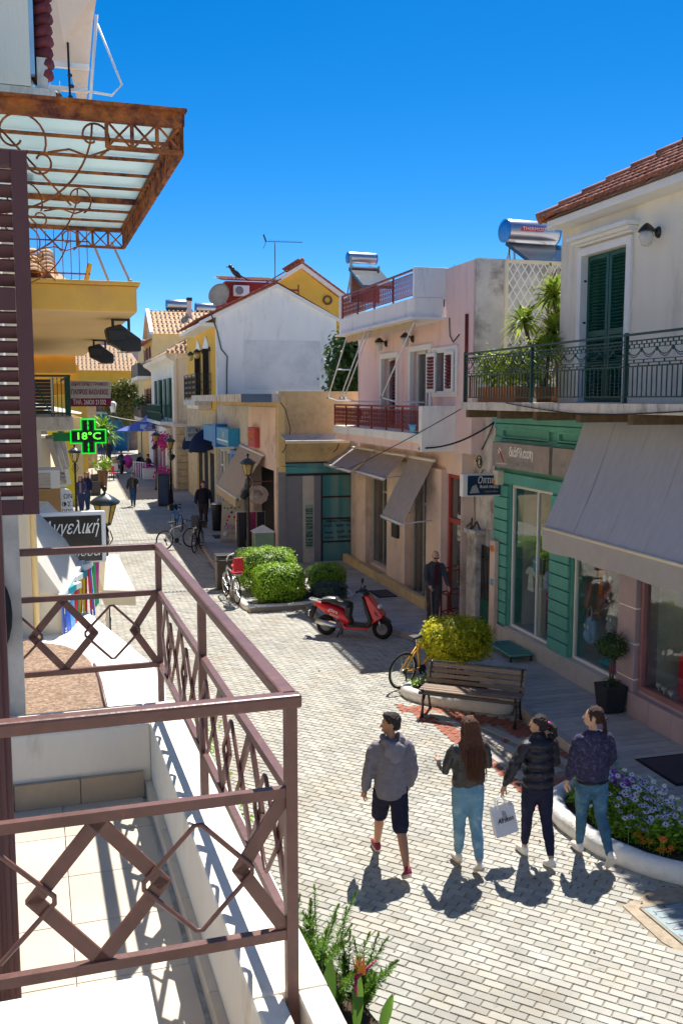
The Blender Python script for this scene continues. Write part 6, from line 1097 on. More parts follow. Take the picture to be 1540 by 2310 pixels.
part('awning_arm', b, M['dgrey_wall'], h); b = MB(); b.bb(-.02, .6, 24, 40, 0, 3.4); part('shop_wall', b, M['stone_wall'], h)
# black sign with white script
t = LT('script_sign', 'black sign with white handwritten Greek lettering in a white frame', 'sign', (.3, 9, 3.9)); part('frame', MB().bb(-.05, .615, 9.0, 9.06, 3.6, 4.08), M['white_metal'], t, bev=.02); b = MB(); b.bb(.0, .575, 8.99, 8.999, 3.62, 4.04); part('panel', b, mat('black_gloss', (.012, .013, .016), .12), t)
text('Αγγελική', .17, (.3, 8.988, 3.93), (1, 0, 0), (0, 0, 1), M['c_w'], t, shear=.4, fit=.5); text('Μόδα', .1, (.42, 8.988, 3.70), (1, 0, 0), (0, 0, 1), M['c_w'], t, shear=.4)
# flat canopy next to the balcony: white slab with granite top
h = LT('flat_canopy', 'white flat shop canopy with a rough granite slab on top beyond the balcony', 'canopy', (.2, 6.8, 3.1)); b = MB(); b.ext([(-1.2, 5.49, 3.02), (.70, 5.49, 3.02), (.80, 6.4, 3.02), (.78, 6.9, 3.02), (.6, 7.9, 3.02), (.43, 8.8, 3.02), (-1.2, 8.8, 3.02)], (0, 0, .16)); part('slab', b, M['white_wall'], h, bev=.012); b = MB(); b.ext([(-1.2, 5.7, 3.185), (.355, 5.75, 3.185), (.36, 6.5, 3.185), (.345, 6.95, 3.185), (.29, 7.25, 3.185), (.18, 7.48, 3.185), (0, 7.65, 3.185), (-.2, 7.8, 3.185), (-1.2, 7.9, 3.185)], (0, 0, .04)); part('granite_slab', b, M['granite'], h, bev=.01); part('edge_strip', MB().tube([(.375, 5.8, 3.2), (.378, 6.5, 3.2), (.365, 6.95, 3.2)], .012, 6), M['brown_metal'], h)
# cream awning box with coloured banners
h = LT('cream_awning', 'cream box awning with solid cheek below the black script sign', 'awning', (.1, 8.4, 3.4)); b = MB(); b.ext([(-.6, 8.05, 3.0), (.18, 8.05, 3.0), (.18, 8.05, 3.52), (-.17, 8.05, 3.78), (-.6, 8.05, 3.85)], (0, .03, 0)); part('cheek', b, M['c_cr'], h)
b = MB(); b.add([(-.6, 8.04, 4.05), (-.14, 8.04, 4.04), (.17, 8.04, 3.53), (.50, 9.6, 3.70), (.12, 9.6, 4.12), (-.6, 9.6, 4.16)], [(0, 1, 4, 5), (1, 2, 3, 4)]); b.add([(-.6, 8.04, 3.6), (-.14, 8.04, 3.6), (.17, 8.04, 3.5), (.17, 8.04, 3.53), (-.14, 8.04, 4.04), (-.6, 8.04, 4.05)], [(0, 1, 2, 3, 4, 5)]); part('fabric', b, M['awn_white'], h); b = MB(); b.bar((.18, 8.0, 3.50), (.52, 9.6, 3.68), .05, .04); part('front_rail', b, M['white_metal'], h)
cols = 'b lb r g y r b g p t'.split()
for i in range(10):
    f_ = i/9; x, y = .18+.36*f_, 8.0+1.55*f_; m_ = M['c_'+cols[i]]; t = LT('hanging_banner', ['navy and white cloth nearest the camera', 'sky blue cloth second in the row', 'red cloth third in the row', 'green cloth behind the red one', 'yellow cloth in the middle of the row', 'red cloth behind the yellow one', 'blue cloth past the middle of the row', 'green cloth near the row end', 'pink cloth second from the row end', 'turquoise cloth at the far row end'][i] + ' hanging under the cream awning', 'cloth', (x, y, 3.3), 'coloured cloths hanging under the cream awning'); b = MB(); d = V((.06+.01*(i % 3), .17, 0)); z0, z1 = 3.02+.05*(i % 3)+.07*f_, 3.46+.16*f_+.03*(i % 2)
    for k in range(3): b.add([V((x, y, z1)) + d*(k/3)*1.0, V((x, y, z1)) + d*((k+1)/3), V((x+.03*sin(i+k), y, z0)) + d*((k+1)/3), V((x+.03*sin(i+k), y, z0)) + d*(k/3)], [(0, 1, 2, 3)])
    part('cloth', b, m_, t); b = MB(); b.bar((x, y, z1), V((x, y, z1))+d, .05, .05); part('hem', b, M['c_w'] if i % 3 != 1 else M['c_t'], t)
# dark bicycle-like tyre behind the shutter post is a hung tyre
t = LT('hung_tyre', 'black tyre hanging on the grey wall behind the brown door shutter', 'tyre', (-.2, 5.45, 3.9)); b = MB(); b.tube([(-.26+.1*cos(a), 5.45, 3.93+.22*sin(a)) for a in [i*pi/10 for i in range(20)]], .022, 8, closed=True); part('tyre', b, M['black_rubber'], t); part('cord', MB().tube([(-.26, 5.45, 4.15), (-.26, 5.5, 4.4)], .008, 5), M['cable'], t)
# white street awning seen from above
t = LT('street_parasol', 'white square parasol over the street seen from above behind the brown railing', 'parasol', (1.3, 15.5, 0)); 
b = MB(); c = V((1.05, 15.6, 2.55)); q = [(1.40, 17.6, 2.3), (1.36, 14.1, 2.3), (.92, 14.3, 2.3), (.92, 17.6, 2.3)]; b.add([c] + q, [(0, 2, 1), (0, 3, 2), (0, 4, 3), (0, 1, 4)]); 
for i in range(4): p_, n_ = V(q[i]), V(q[(i+1) % 4]); b.quad(p_, n_, n_-V((0, 0, .22)), p_-V((0, 0, .22)))
part('canopy', b, M['awn_white'], t); part('pole', MB().tube([(1.05, 15.6, 0), (1.05, 15.6, 2.55)], .03, 6), M['white_metal'], t)
# hidden mass of the left row so it casts shade and fills the view from the side
h = LT('left_row_house', 'cream ground floor wall of the left row below the balcony and canopy', 'house', (-1, 20, 0)); b = MB(); b.bb(-1.5, -.75, 2.2, 9.4, 0, 3.0); part('wall', b, M['cream_wall'], h)
# ================================================================ STREET FURNITURE
def street_lamp(label, x, y, H=3.2, box=None, s=1.):
    t = thing('street_lamp', label, 'street lamp', (x, y, 0), group=None); B = V((x, y, 0)); b = MB(); b.lathe(B, [(.13, 0), (.14, .1), (.1, .25), (.085, .7), (.05, .85), (.045, 1.2), (.055, 1.25), (.04, 1.3), (.035, H-.75), (.06, H-.7), (.03, H-.62)], 12); part('post', b, M['black_iron'], t)
    b = MB()
    for k in range(4): a = k*pi/2+.4; b.tube([B+V((.03*cos(a), .03*sin(a), H-1.0)), B+V((.13*cos(a), .13*sin(a), H-.85)), B+V((.08*cos(a), .08*sin(a), H-.7))], .01, 5)
    part('scroll', b, M['black_iron'], t)
    hz = H-.62; b = MB(); b.lathe(B+V((0, 0, hz)), [(.03, 0), (.09, .02), (.10, .06)], 6, sm=False); part('lamp_base', b, M['black_iron'], t)
    b = MB(); b.lathe(B+V((0, 0, hz)), [(.095, .06), (.185, .38)], 6, sm=False); part('lamp_pane', b, M['lamp_glass'], t)
    b = MB()
    for k in range(6): a = k*pi/3; b.bar(B+V((.097*cos(a), .097*sin(a), hz+.06)), B+V((.188*cos(a), .188*sin(a), hz+.38)), .016)
    b.tube([B+V((.19*cos(k*pi/3), .19*sin(k*pi/3), hz+.385)) for k in range(6)], .014, 5, closed=True); part('lamp_frame', b, M['black_iron'], t)
    b = MB(); vs = []; n = 24
    for (r_, z) in ((.245, .40), (.25, .425), (.17, .50), (.09, .55), (.03, .58)):
        vs += [B+V((r_*(1+.03*cos(6*2*pi*j/n))*cos(2*pi*j/n), r_*(1+.03*cos(6*2*pi*j/n))*sin(2*pi*j/n), hz+z+(.012*cos(12*pi*j/n*1) if r_ > .2 else 0))) for j in range(n)]
    b.add(vs, [(i*n+j, i*n+(j+1) % n, (i+1)*n+(j+1) % n, (i+1)*n+j) for i in range(4) for j in range(n)], True); part('lamp_cap', b, mat('cap_iron', (.035, .06, .08), .35, .2, 10, spec=.6) if 'cap_iron' not in bpy.data.materials else bpy.data.materials['cap_iron'], t)
    b = MB(); b.lathe(B+V((0, 0, hz+.57)), [(.03, 0), (.018, .03), (.035, .06), (.045, .09), (.03, .125), (.005, .14)], 10); part('finial', b, M['black_iron'], t)
    if box: b = MB(); b.lathe(B+V(box)+V((-.1, 0, 0)), [(.06, 0), (.1, .02), (.1, .28), (.05, .3)], 10, M=Matrix.Rotation(R(35), 3, 'Y')); part('speaker', b, M['black_plastic'], t); b = MB(); b.bar(B+V((-.35, 0, box[2]+.05)), B+V((.35, 0, box[2]+.05)), .02); part('cross_arm', b, M['steel'], t)
    return t
street_lamp('black street lamp behind the clipped hedges with a speaker on its post', 5.1, 29.1, 3.35, (-.1, -.02, 2.05)); street_lamp('black street lamp whose head rises beside the black script sign', .47, 17.0, 3.52); street_lamp('black street lamp in front of the yellow building on the left', -.02, 38.0, 3.3)
street_lamp('black street lamp by the dark bin and the optician plate', 4.4, 46.5, 3.3, (.1, 0, 2.2)); street_lamp('farther black street lamp beside the pink flower balls', 4.4, 54.7, 3.3, (-.1, 0, 2.3))
# bins
t = thing('litter_bin', 'square dark bronze litter bin with black bag rim at the hedge planter corner', 'bin', (3.75, 25.5, 0)); part('body', MB().bb(3.55, 3.98, 25.2, 25.6, .03, .9), mat('bronze', (.10, .08, .07), .5), t, bev=.02); b = MB(); b.bb(3.53, 4.0, 25.18, 25.62, .902, .95); part('rim', b, M['black_plastic'], t, bev=.01); b = MB()
for k in range(5): b.bb(3.575+k*.08, 3.62+k*.08, 25.185, 25.2, .1, .85)
part('slat', b, bpy.data.materials['bronze'], t, kind='stuff'); b = MB(); b.tube([(3.8, 25.12, .85), (3.85, 25.1, .95), (4.0, 25.15, 1.0)], .02, 5); part('bag_edge', b, M['c_w'], t)
t = thing('litter_bin', 'black cylindrical litter bin behind the advertising board', 'bin', (5.2, 36.2, .12)); part('body', MB().lathe((5.15, 36.2, .12), [(.2, 0), (.22, .9), (.24, .95), (.2, 1.0)], 14), M['black_plastic'], t); part('body', MB().bb(5.35, 5.75, 36.0, 36.4, .12, 1.0), M['black_plastic'], t); part('lid', MB().lathe((5.15, 36.2, 1.12), [(.24, 0), (.2, .06), (.05, .08)], 14), M['steel'], t)
t = thing('dark_cabinet', 'tall dark cabinet standing beside the far street lamp', 'cabinet', (4.05, 46.2, 0)); part('body', MB().bb(3.75, 4.3, 46.2, 46.7, 0, 1.55), M['c_dk'], t, bev=.02); part('face', MB().bb(3.82, 4.23, 46.17, 46.198, .1, 1.45), mat('bluish', (.06, .08, .12), .4), t)
t = thing('advertising_board', 'tilted white advertising board with coloured balls and a magenta word', 'sign', (5.15, 32.8, .12)); d = V((.72, -.25, 0)).normalized(); o = V((4.78, 33.0, .12)); up = V((.12, .25, 1.45)); nn = d.cross(up).normalized()
def Q(u, v, e=0): return o + d*u*.78 + up*v + nn*e
b = MB(); b.ext([Q(0, .08), Q(1, .08), Q(1, 1), Q(0, 1)], -nn*.04); part('board', b, M['c_gd'], t, bev=.01); b = MB(); b.ext([Q(0, .08, .004), Q(1, .08, .004), Q(1, .0, .004), Q(0, .0, .004)], -nn*.05); b.bar(Q(.05, .9, -.05), o+V((.2, .7, 0)), .04); b.bar(Q(.95, .9, -.05), o+d*.75+V((.1, .7, 0)), .04); part('stand', b, M['grey_metal'], t)
for k, (u, v, c_) in enumerate(((.12, .82, 'g'), (.27, .80, 'g'), (.43, .83, 'b'), (.6, .82, 'g'), (.78, .84, 'g'), (.45, .72, 'b'), (.34, .62, 'r'), (.28, .53, 'r'), (.24, .45, 'r'), (.6, .61, 'r'), (.7, .52, 'r'), (.76, .44, 'r'))): b = MB(); b.ell(Q(u, v, .005), .045 if k in (5, 6, 9) else .032, 10, 6); part('ball', b, M['c_'+c_], t)
text('ΟΠΑΠ', .22, Q(.5, .36, .01), d, up, M['c_pu'], t, fit=.5); b = MB(); b.ell(Q(.22, .2, .004), (.09, .09, .09), 12, 8); part('football', b, M['c_w'], t); text('ΣΤΟΙΧΗΜΑ', .1, Q(.66, .22, .01), d, up, M['c_g'], t, fit=.36)
# --- bicycles
def bicycle(label, at, rz, m, basket=False, lean=0., child=False, saddle='c_dk', tyre='black_rubber', small=False):
    t = thing('bicycle', label, 'bicycle', (0, 0, 0)); t.location = at; t.rotation_euler = (lean, 0, rz); rr = .32; wb = .52; n = 20
    for x in (-wb, wb):
        b = MB(); b.tube([(x+rr*cos(2*pi*i/n), 0, rr+.02+rr*sin(2*pi*i/n)) for i in range(n)], .021, 6, closed=True); wh = part('wheel', b, M[tyre], t); b = MB()
        b.tube([(x+(rr-.03)*cos(2*pi*i/n), 0, rr+.02+(rr-.03)*sin(2*pi*i/n)) for i in range(n)], .01, 5, closed=True)
        for k in range(14): a = 2*pi*k/14; b.bar((x, .015*(-1)**k, rr+.02), (x+(rr-.03)*cos(a), 0, rr+.02+(rr-.03)*sin(a)), .003)
        part('rim', b, M['steel'], wh); b = MB(); b.lathe((x, -.05, rr+.02), [(.02, 0), (.02, .1)], 8, M=Matrix.Rotation(-pi/2, 3, 'X')); part('hub', b, M['steel'], wh)
    hubr, hubf = V((-wb, 0, rr+.02)), V((wb, 0, rr+.02)); bb = V((-.08, 0, .30)); st = V((-.22, 0, .78)); hd = V((.36, 0, .80)); hd2 = V((.39, 0, .68)); b = MB()
    b.tube([bb, st], .021, 8); b.tube([st+V((.01, 0, -.05)), hd], .021, 8); b.tube([bb, hd2], .025, 8); b.tube([hd+V((-.01, 0, .05)), hd2], .02, 8)
    for y in (-.05, .05): b.tube([hubr+V((0, y, 0)), st+V((.01, y*.4, -.06))], .013, 6); b.tube([hubr+V((0, y, 0)), bb+V((0, y*.6, 0))], .011, 6)
    part('frame', b, m, t); b = MB()
    for y in (-.05, .05): b.tube([hubf+V((0, y, 0)), hd2+V((.02, y, -.08)), hd2], .013, 6)
    part('fork', b, m, t); b = MB(); b.tube([hd, hd+V((-.02, 0, .12)), hd+V((.03, 0, .16))], .014, 6); b.tube([hd+V((.0, -.3, .17)), hd+V((.05, -.12, .16)), hd+V((.05, .12, .16)), hd+V((0, .3, .17))], .012, 6); part('handlebar', b, M['c_dk'], t); b = MB()
    for y in (-.25, .25): b.tube([hd+V((.01, y-.05, .167)), hd+V((0, y+.05, .17))], .018, 6)
    part('grip', b, M['black_rubber'], t)
    b = MB(); b.tube([st, st+V((-.03, 0, .12))], .013, 6); part('seat_post', b, M['steel'], t); b = MB(); b.ext([st+V((-.17, -.08, .12)), st+V((-.03, -.06, .12)), st+V((.13, -.015, .12)), st+V((.13, .015, .12)), st+V((-.03, .06, .12)), st+V((-.17, .08, .12))], (0, 0, .05)); part('saddle', b, M[saddle], t, bev=.015)
    b = MB(); b.lathe(bb+V((0, -.06, 0)), [(.09, 0), (.09, .01)], 16, M=Matrix.Rotation(-pi/2, 3, 'X')); b.bar(bb+V((0, -.07, 0)), bb+V((.1, -.07, -.13)), .02); b.bar(bb+V((0, .07, 0)), bb+V((-.1, .07, .13)), .02); part('crank', b, M['dark_iron'], t); b = MB(); b.box(bb+V((.1, -.12, -.13)), (.09, .08, .02)); b.box(bb+V((-.1, .12, .13)), (.09, .08, .02)); part('pedal', b, M['black_rubber'], t); b = MB(); b.tube([hubr+V((0, -.06, .035)), bb+V((0, -.06, .09))], .006, 4); b.tube([hubr+V((0, -.06, -.035)), bb+V((0, -.06, -.09))], .006, 4); b.lathe(hubr+V((0, -.06, 0)), [(.045, 0), (.045, .015)], 12, M=Matrix.Rotation(-pi/2, 3, 'X')); b.bar(hubr+V((.02, -.06, -.05)), hubr+V((.05, -.06, -.18)), .025); part('chain', b, M['black_iron'], t)
    if basket == 'rack' or child: b = MB(); b.bb(-.7, -.28, -.07, .07, .76, .78); b.bar((-.6, .06, .34), (-.55, .06, .76), .012); b.bar((-.6, -.06, .34), (-.55, -.06, .76), .012); part('rack', b, M['steel'], t)
    if child: b = MB(); b.bb(-.66, -.34, -.13, .13, .78, .84); b.bb(-.7, -.64, -.13, .13, .84, 1.2); part('child_seat', b, M[child], t, bev=.03)
    if basket == 'front': b = MB(); b.bb(.45, .72, -.17, .17, .72, .95); part('basket', b, M['black_iron'], t, bev=.02)
    return t
bicycle('yellow mountain bicycle leaning on the lime clipped bush behind the bench', (5.9, 15.82, 0), R(25), mat('bike_yellow', (.78, .42, .02), .4), lean=R(6))
bicycle('silver bicycle with red rear bag parked nose-in at the hedge planter corner', (3.72, 23.9, 0), R(97), M['steel'], 'rack', 0, 'c_r', 'c_r')
bicycle('blue bicycle farthest of the parked group by the shadow edge', (3.75, 37.5, 0), R(100), M['paint_blue'], 'front')
bicycle('grey city bicycle with a pale skirt guard at the left of the parked group', (3.3, 32.8, 0), R(25), M['grey_metal'], False, 0, None); bicycle('black bicycle nearest the pavement in the parked group', (3.9, 32.2, 0), R(70), M['black_iron'], 'front'); bicycle('black bicycle with a child seat behind the nearest of the parked group', (4.0, 32.9, 0), R(75), M['black_iron'], False, 0, 'c_dk')
# --- scooter
t = thing('scooter', 'red scooter with black seat parked on its stand at the pavement edge', 'scooter', (0, 0, 0)); t.location = (5.66, 19.4, 0); t.rotation_euler = (0, 0, R(-33.4)); RXM = Matrix.Rotation(-pi/2, 3, 'X'); SR = mat('scooter_red', (.62, .008, .02), .18, .03, spec=.6)
for x, w_ in ((-.62, .062), (.64, .06)):
    n = 24; b = MB(); b.tube([(x+.165*cos(2*pi*i/n), 0, .225+.165*sin(2*pi*i/n)) for i in range(n)], w_, 10, closed=True); wh = part('wheel', b, M['black_rubber'], t); b = MB(); b.lathe((x, -.05, .225), [(.12, 0), (.12, .1)], 16, M=RXM); b.lathe((x, -.055, .225), [(.04, 0), (.04, .11)], 10, M=RXM); part('rim', b, M['dgrey_wall'], wh)
def prof(pts, y0, y1): return MB().ext([(x, y0, z) for x, z in pts], (0, y1-y0, 0))
def loft(secs, m=10):
    """secs: (x, z, half width, half height) stations joined smoothly"""
    b = MB(); n = m; vs = []
    for (x, z, wy, hz) in secs:
        for j in range(n): a = 2*pi*j/n; ca_, sa_ = cos(a), sin(a); k = (abs(ca_)**3+abs(sa_)**3)**(-1/3); vs.append((x, wy*ca_*k, z+hz*sa_*k))
    b.add(vs, [(i*n+j, i*n+(j+1) % n, (i+1)*n+(j+1) % n, (i+1)*n+j) for i in range(len(secs)-1) for j in range(n)], True); k = len(secs)
    b.add([], []); b.f += [tuple(reversed(range(n))), tuple((k-1)*n+j for j in range(n))]; b.s += [False]*2; return b
part('rear_body', loft([(-.86, .68, .05, .035), (-.78, .66, .11, .075), (-.6, .60, .145, .12), (-.38, .53, .15, .15), (-.2, .44, .14, .16), (-.1, .36, .13, .12), (-.06, .33, .12, .07)]), SR, t)
part('seat', loft([(-.72, .745, .09, .03), (-.66, .775, .12, .045), (-.45, .79, .135, .055), (-.3, .745, .14, .05), (-.1, .735, .12, .055), (-.03, .715, .08, .03)]), M['black_plastic'], t); part('seat_cover', loft([(-.70, .80, .08, .02), (-.6, .825, .11, .022), (-.42, .835, .12, .02), (-.34, .81, .09, .012)]), M['steel'], t)
part('seat_front', prof([(-.16, .68), (-.02, .68), (-.06, .45), (.0, .3), (-.2, .28), (-.2, .5)], -.11, .11), M['black_plastic'], t, bev=.03)
part('floor_board', prof([(-.12, .23), (.30, .23), (.36, .29), (-.1, .31)], -.15, .15), M['black_plastic'], t, bev=.02); part('side_skirt', prof([(-.2, .2), (.33, .2), (.40, .28), (.34, .26), (-.12, .245), (-.2, .3)], -.165, .165), SR, t, bev=.02)
part('leg_shield', prof([(.28, .28), (.40, .26), (.46, .42), (.36, .66), (.27, .9), (.2, .92), (.28, .62), (.35, .42)], -.17, .17), M['black_plastic'], t, bev=.03); part('front_fairing', prof([(.40, .30), (.66, .47), (.70, .52), (.52, .75), (.36, .95), (.26, .95), (.36, .66), (.46, .42)], -.15, .15), SR, t, bev=.05)
b = MB(); b.ell((.57, 0, .70), (.05, .11, .06), 12, 8, M=Matrix.Rotation(R(40), 3, 'Y')); part('headlight', b, M['c_w'], t)
b = MB()
for y in (-.09, .09): b.tube([(.64, y, .225), (.56, y*.8, .48)], .022, 8)
part('fork', b, M['steel'], t); part('mudguard', prof([(.5, .40), (.6, .45), (.72, .44), (.83, .36), (.8, .42), (.7, .49), (.58, .48)], -.07, .07), M['black_plastic'], t, bev=.015)
b = MB(); b.tube([(.27, 0, .9), (.22, 0, 1.03)], .035, 8); b.tube([(.16, -.3, 1.05), (.22, -.1, 1.04), (.22, .1, 1.04), (.16, .3, 1.05)], .017, 6); part('handlebar', b, M['black_plastic'], t); part('headset', loft([(.12, 1.03, .06, .03), (.2, 1.03, .13, .06), (.28, 1.0, .12, .06), (.34, .95, .07, .03)]), M['black_plastic'], t); b = MB()
for y in (-.28, .28): b.tube([(.165, y-.05, 1.05), (.155, y+.06, 1.05)], .024, 8)
part('grip', b, M['black_rubber'], t); b = MB(); b.tube([(.2, -.2, 1.05), (.25, -.25, 1.2), (.26, -.25, 1.24)], .009, 5); b.ell((.27, -.25, 1.29), (.025, .075, .06), 12, 8); part('mirror', b, M['black_plastic'], t)
b = MB()
for y in (-.1, .1): b.bar((-.70, y, .74), (-.98, y*.7, .79), .02)
b.bar((-.98, -.07, .79), (-.98, .07, .79), .025); b.bb(-.95, -.8, -.08, .08, .76, .775); part('tail_rack', b, M['steel'], t)
part('number_plate', MB().bb(-1.015, -1.0, -.06, .06, .40, .52), M['c_w'], t); b = MB(); b.tube([(.2, .1, 1.03), (.3, .14, .9), (.34, .1, .7)], .008, 5); b.tube([(.2, -.1, 1.03), (.31, -.13, .92), (.36, -.1, .72)], .008, 5); part('cable', b, M['cable'], t); b = MB(); b.ell((-.87, 0, .67), (.03, .07, .04)); part('tail_light', b, M['c_o'], t); b = MB(); b.tube([(-.88, 0, .62), (-.97, 0, .42), (-1.0, 0, .34)], .03, 6, flat=2.2); part('rear_mudguard', b, M['black_plastic'], t)
part('engine', loft([(-.75, .24, .06, .05), (-.55, .25, .1, .08), (-.3, .26, .1, .08), (-.1, .28, .06, .05)]), M['dgrey_wall'], t); b = MB(); b.tube([(-.25, -.13, .24), (-.45, -.16, .26), (-.8, -.17, .34)], [.03, .055, .06], 10); part('exhaust', b, M['steel'], t); part('engine_cover', prof([(-.72, .26), (-.5, .36), (-.35, .34), (-.35, .28), (-.6, .22)], -.15, -.12), M['steel'], t, bev=.01)
b = MB(); b.bar((-.25, -.1, .2), (-.33, -.14, .0), .022); b.bar((-.25, .1, .2), (-.33, .14, .0), .022); part('stand', b, M['black_iron'], t); text('gilera', .1, (-.42, -.152, .58), (1, 0, -.3), (.3, 0, 1), M['c_w'], t, shear=.2); text('TYPHOON', .07, (-.4, -.154, .47), (1, 0, -.3), (.3, 0, 1), M['c_w'], t, fit=.22, shear=.2); b = MB(); b.ext([(.50, -.152, .64), (.56, -.152, .6), (.6, -.152, .5), (.5, -.152, .56)], (0, -.003, 0)); part('decal', b, M['c_m'], t)
# --- bench
t = thing('park_bench', 'wooden slatted park bench with black cast iron ends before the white planter kerb', 'bench', (0, 0, 0)); t.location = (6.0, 13.82, 0); t.rotation_euler = (0, 0, R(-37)); L_ = 1.62
for i, (y, z) in enumerate(((-.2, .43), (-.11, .435), (-.02, .435), (.07, .43), (.15, .425))): part('seat_slat', MB().bb(-L_/2, L_/2, y-.038, y+.038, z, z+.028), M['wood_slat'], t, bev=.006)
for i in range(4): z = .48+.078*i; y = .20+.036*i; part('back_slat', MB().box((0, y, z+.02), (L_, .026, .066), M=Matrix.Rotation(R(-22), 3, 'X')), M['wood_slat'], t, bev=.006)
for x in (-L_/2+.06, L_/2-.06):
    b = MB(); 
    b.tube([(x, -.24, .40), (x, -.1, .41), (x, .1, .405), (x, .19, .45), (x, .24, .58), (x, .31, .76), (x, .33, .79)], .022, 8); b.tube([(x, -.13, .405), (x, -.2, .26), (x, -.2, .15), (x, -.27, .0)], [.026, .022, .02, .03], 8); b.tube([(x, .12, .405), (x, .13, .25), (x, .19, .12), (x, .24, .0)], [.026, .022, .02, .03], 8); b.tube(arc((x, -.02, .2), .14, .15*pi, .85*pi, 10), .016, 6); b.tube([(x, -.24, .40), (x, -.27, .44), (x, -.24, .47)], .018, 6); part('end_frame', b, M['black_iron'], t)
b = MB(); b.bar((-L_/2, -.245, .40), (L_/2, -.245, .40), .02, .05); b.bar((-L_/2+.05, 0, .39), (L_/2-.05, 0, .39), .02); b.bar((-L_/2, .33, .79), (L_/2, .33, .79), .02); part('tie_bar', b, M['black_iron'], t)
# --- planters and plants
kerbring('hedge_planter', 'white kerbed planter holding the clipped green hedges', [(3.9, 24.6), (3.9, 22.42), (5.3, 22.45), (6.7, 23.0), (6.8, 24.6)], .085, .1, .08)
def clipped(label, c, r, n, lm, sz=.05, name='clipped_hedge', lo=-1., jit=.055, flat=4.0, wild=.35):
    t = thing(name, label, 'hedge', (c[0], c[1], .1)); b = MB(); leaves(b, shell(n, c, r, jit=jit, flat=flat, lo=lo), sz, .65, .3, wild=wild); part('foliage', b, M[lm], t); b = MB()
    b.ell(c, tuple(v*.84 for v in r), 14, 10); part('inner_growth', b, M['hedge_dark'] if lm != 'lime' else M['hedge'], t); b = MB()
    for k in range(5): a = k*1.25; b.tube([(c[0]+.1*cos(a), c[1]+.1*sin(a), .08), (c[0]+r[0]*.4*cos(a), c[1]+r[1]*.4*sin(a), c[2])], .022, 5)
    part('stem', b, M['bark'], t); return t
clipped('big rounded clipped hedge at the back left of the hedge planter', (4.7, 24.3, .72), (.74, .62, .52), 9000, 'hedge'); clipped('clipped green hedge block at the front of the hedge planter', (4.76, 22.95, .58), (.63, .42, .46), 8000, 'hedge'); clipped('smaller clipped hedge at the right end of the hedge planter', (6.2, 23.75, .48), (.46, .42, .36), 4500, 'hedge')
clipped('low blue-grey shrub in front of the right hedge', (6.05, 22.95, .32), (.42, .28, .22), 1300, 'grey_leaf', .07, 'low_shrub'); t = thing('ground_litter', 'dry leaves and small plants on the soil of the hedge planter', 'plants', (4.3, 22.6, .1)); b = MB(); leaves(b, [((rng.uniform(4.0, 6.5), rng.uniform(22.5, 22.75) + .15*rng.random(), .12+.1*rng.random()), (0, 0, 1)) for _ in range(300)], .06, .6); part('leaf', b, M['vine'], t, kind='stuff')
kerbring('bush_planter', 'white kerbed planter behind the bench with the lime bush', PLB, .1, .1, .09)
clipped('lime yellow clipped bush on stems behind the bench', (6.42, 15.5, .86), (.57, .55, .37), 7500, 'lime', .065, 'lime_bush', jit=.11, flat=3, wild=.45)
t = thing('planter_weeds', 'small flowering weeds at the left tip of the bench planter', 'plants', (5.6, 15.2, .1)); b = MB(); leaves(b, [((rng.gauss(5.72, .16), rng.gauss(15.25, .14), .14+.16*rng.random()), (0, 0, 1)) for _ in range(220)], .06, .5); part('leaf', b, M['hedge'], t, kind='stuff'); b = MB(); leaves(b, [((rng.gauss(5.75, .14), rng.gauss(15.15, .12), .24+.1*rng.random()), (0, 0, 1)) for _ in range(40)], .035, .9); part('petal', b, M['c_w'], t, kind='stuff')
kerbring('flower_bed', 'white kerbed flower bed at the lower right of the street', BED, .115, .11, .095)
t = thing('bed_greenery', 'green ground cover and stems filling the flower bed', 'plants', (6.1, 9.6, .12)); b = MB(); pts = []
while len(pts) < 4200:
    x, y = rng.uniform(5.5, 6.8), rng.uniform(8.0, 10.9)
    if inside([(5.72, 10.2), (5.72, 9.2), (6.0, 8.75), (6.6, 8.4), (6.62, 10.6), (6.1, 10.55)], x, y): pts.append(((x, y, .15+.28*rng.random()*min(1, (x-5.5)*2.0)), (0, 0, 1)))
leaves(b, pts, .075, .38, .5); part('leaf', b, M['hedge'], t, kind='stuff')
def daisies(label, n, area, z, m, mc, sz, cat='flowers', grp=None, pet=8):
    t = thing('flower_clump', label, cat, (area[0], area[1], .15), group=grp); s_ = MB(); f = MB(); o0 = ORI[t.name]
    for k in range(pet):
        th = 2*pi*k/pet; P = lambda a, r, z=0: (sz*r*cos(a), sz*r*sin(a), z); f.add([(0, 0, 0), P(th-.33, .7), P(th, 1, .005), P(th+.33, .7)], [(0, 1, 2, 3)])
    nf = len(f.f); f.ell((0, 0, .004), sz*.24, 6, 4); me = f.mesh('flower'); me.materials.append(M[m]); me.materials.append(M[mc]); me.polygons.foreach_set('material_index', [0]*nf + [1]*(len(f.f)-nf))
    for _ in range(n):
        x, y = rng.gauss(area[0], area[2]), rng.gauss(area[1], area[3]); x = min(max(x, 5.75), 6.6); p = V((x, y, z+rng.uniform(-.06, .1))); nx = V((rng.gauss(0, .3), rng.gauss(-.25, .3), 1)).normalized()
        o = part('flower', me, None, t, off=o0); o.matrix_local = Matrix.Translation(p-o0) @ nx.to_track_quat('Z', 'Y').to_matrix().to_4x4() @ Matrix.Scale(rng.uniform(.85, 1.15), 4); s_.bar((x, y, .12), p, .006)
    part('stem', s_, M['hedge'], t, kind='stuff'); return t
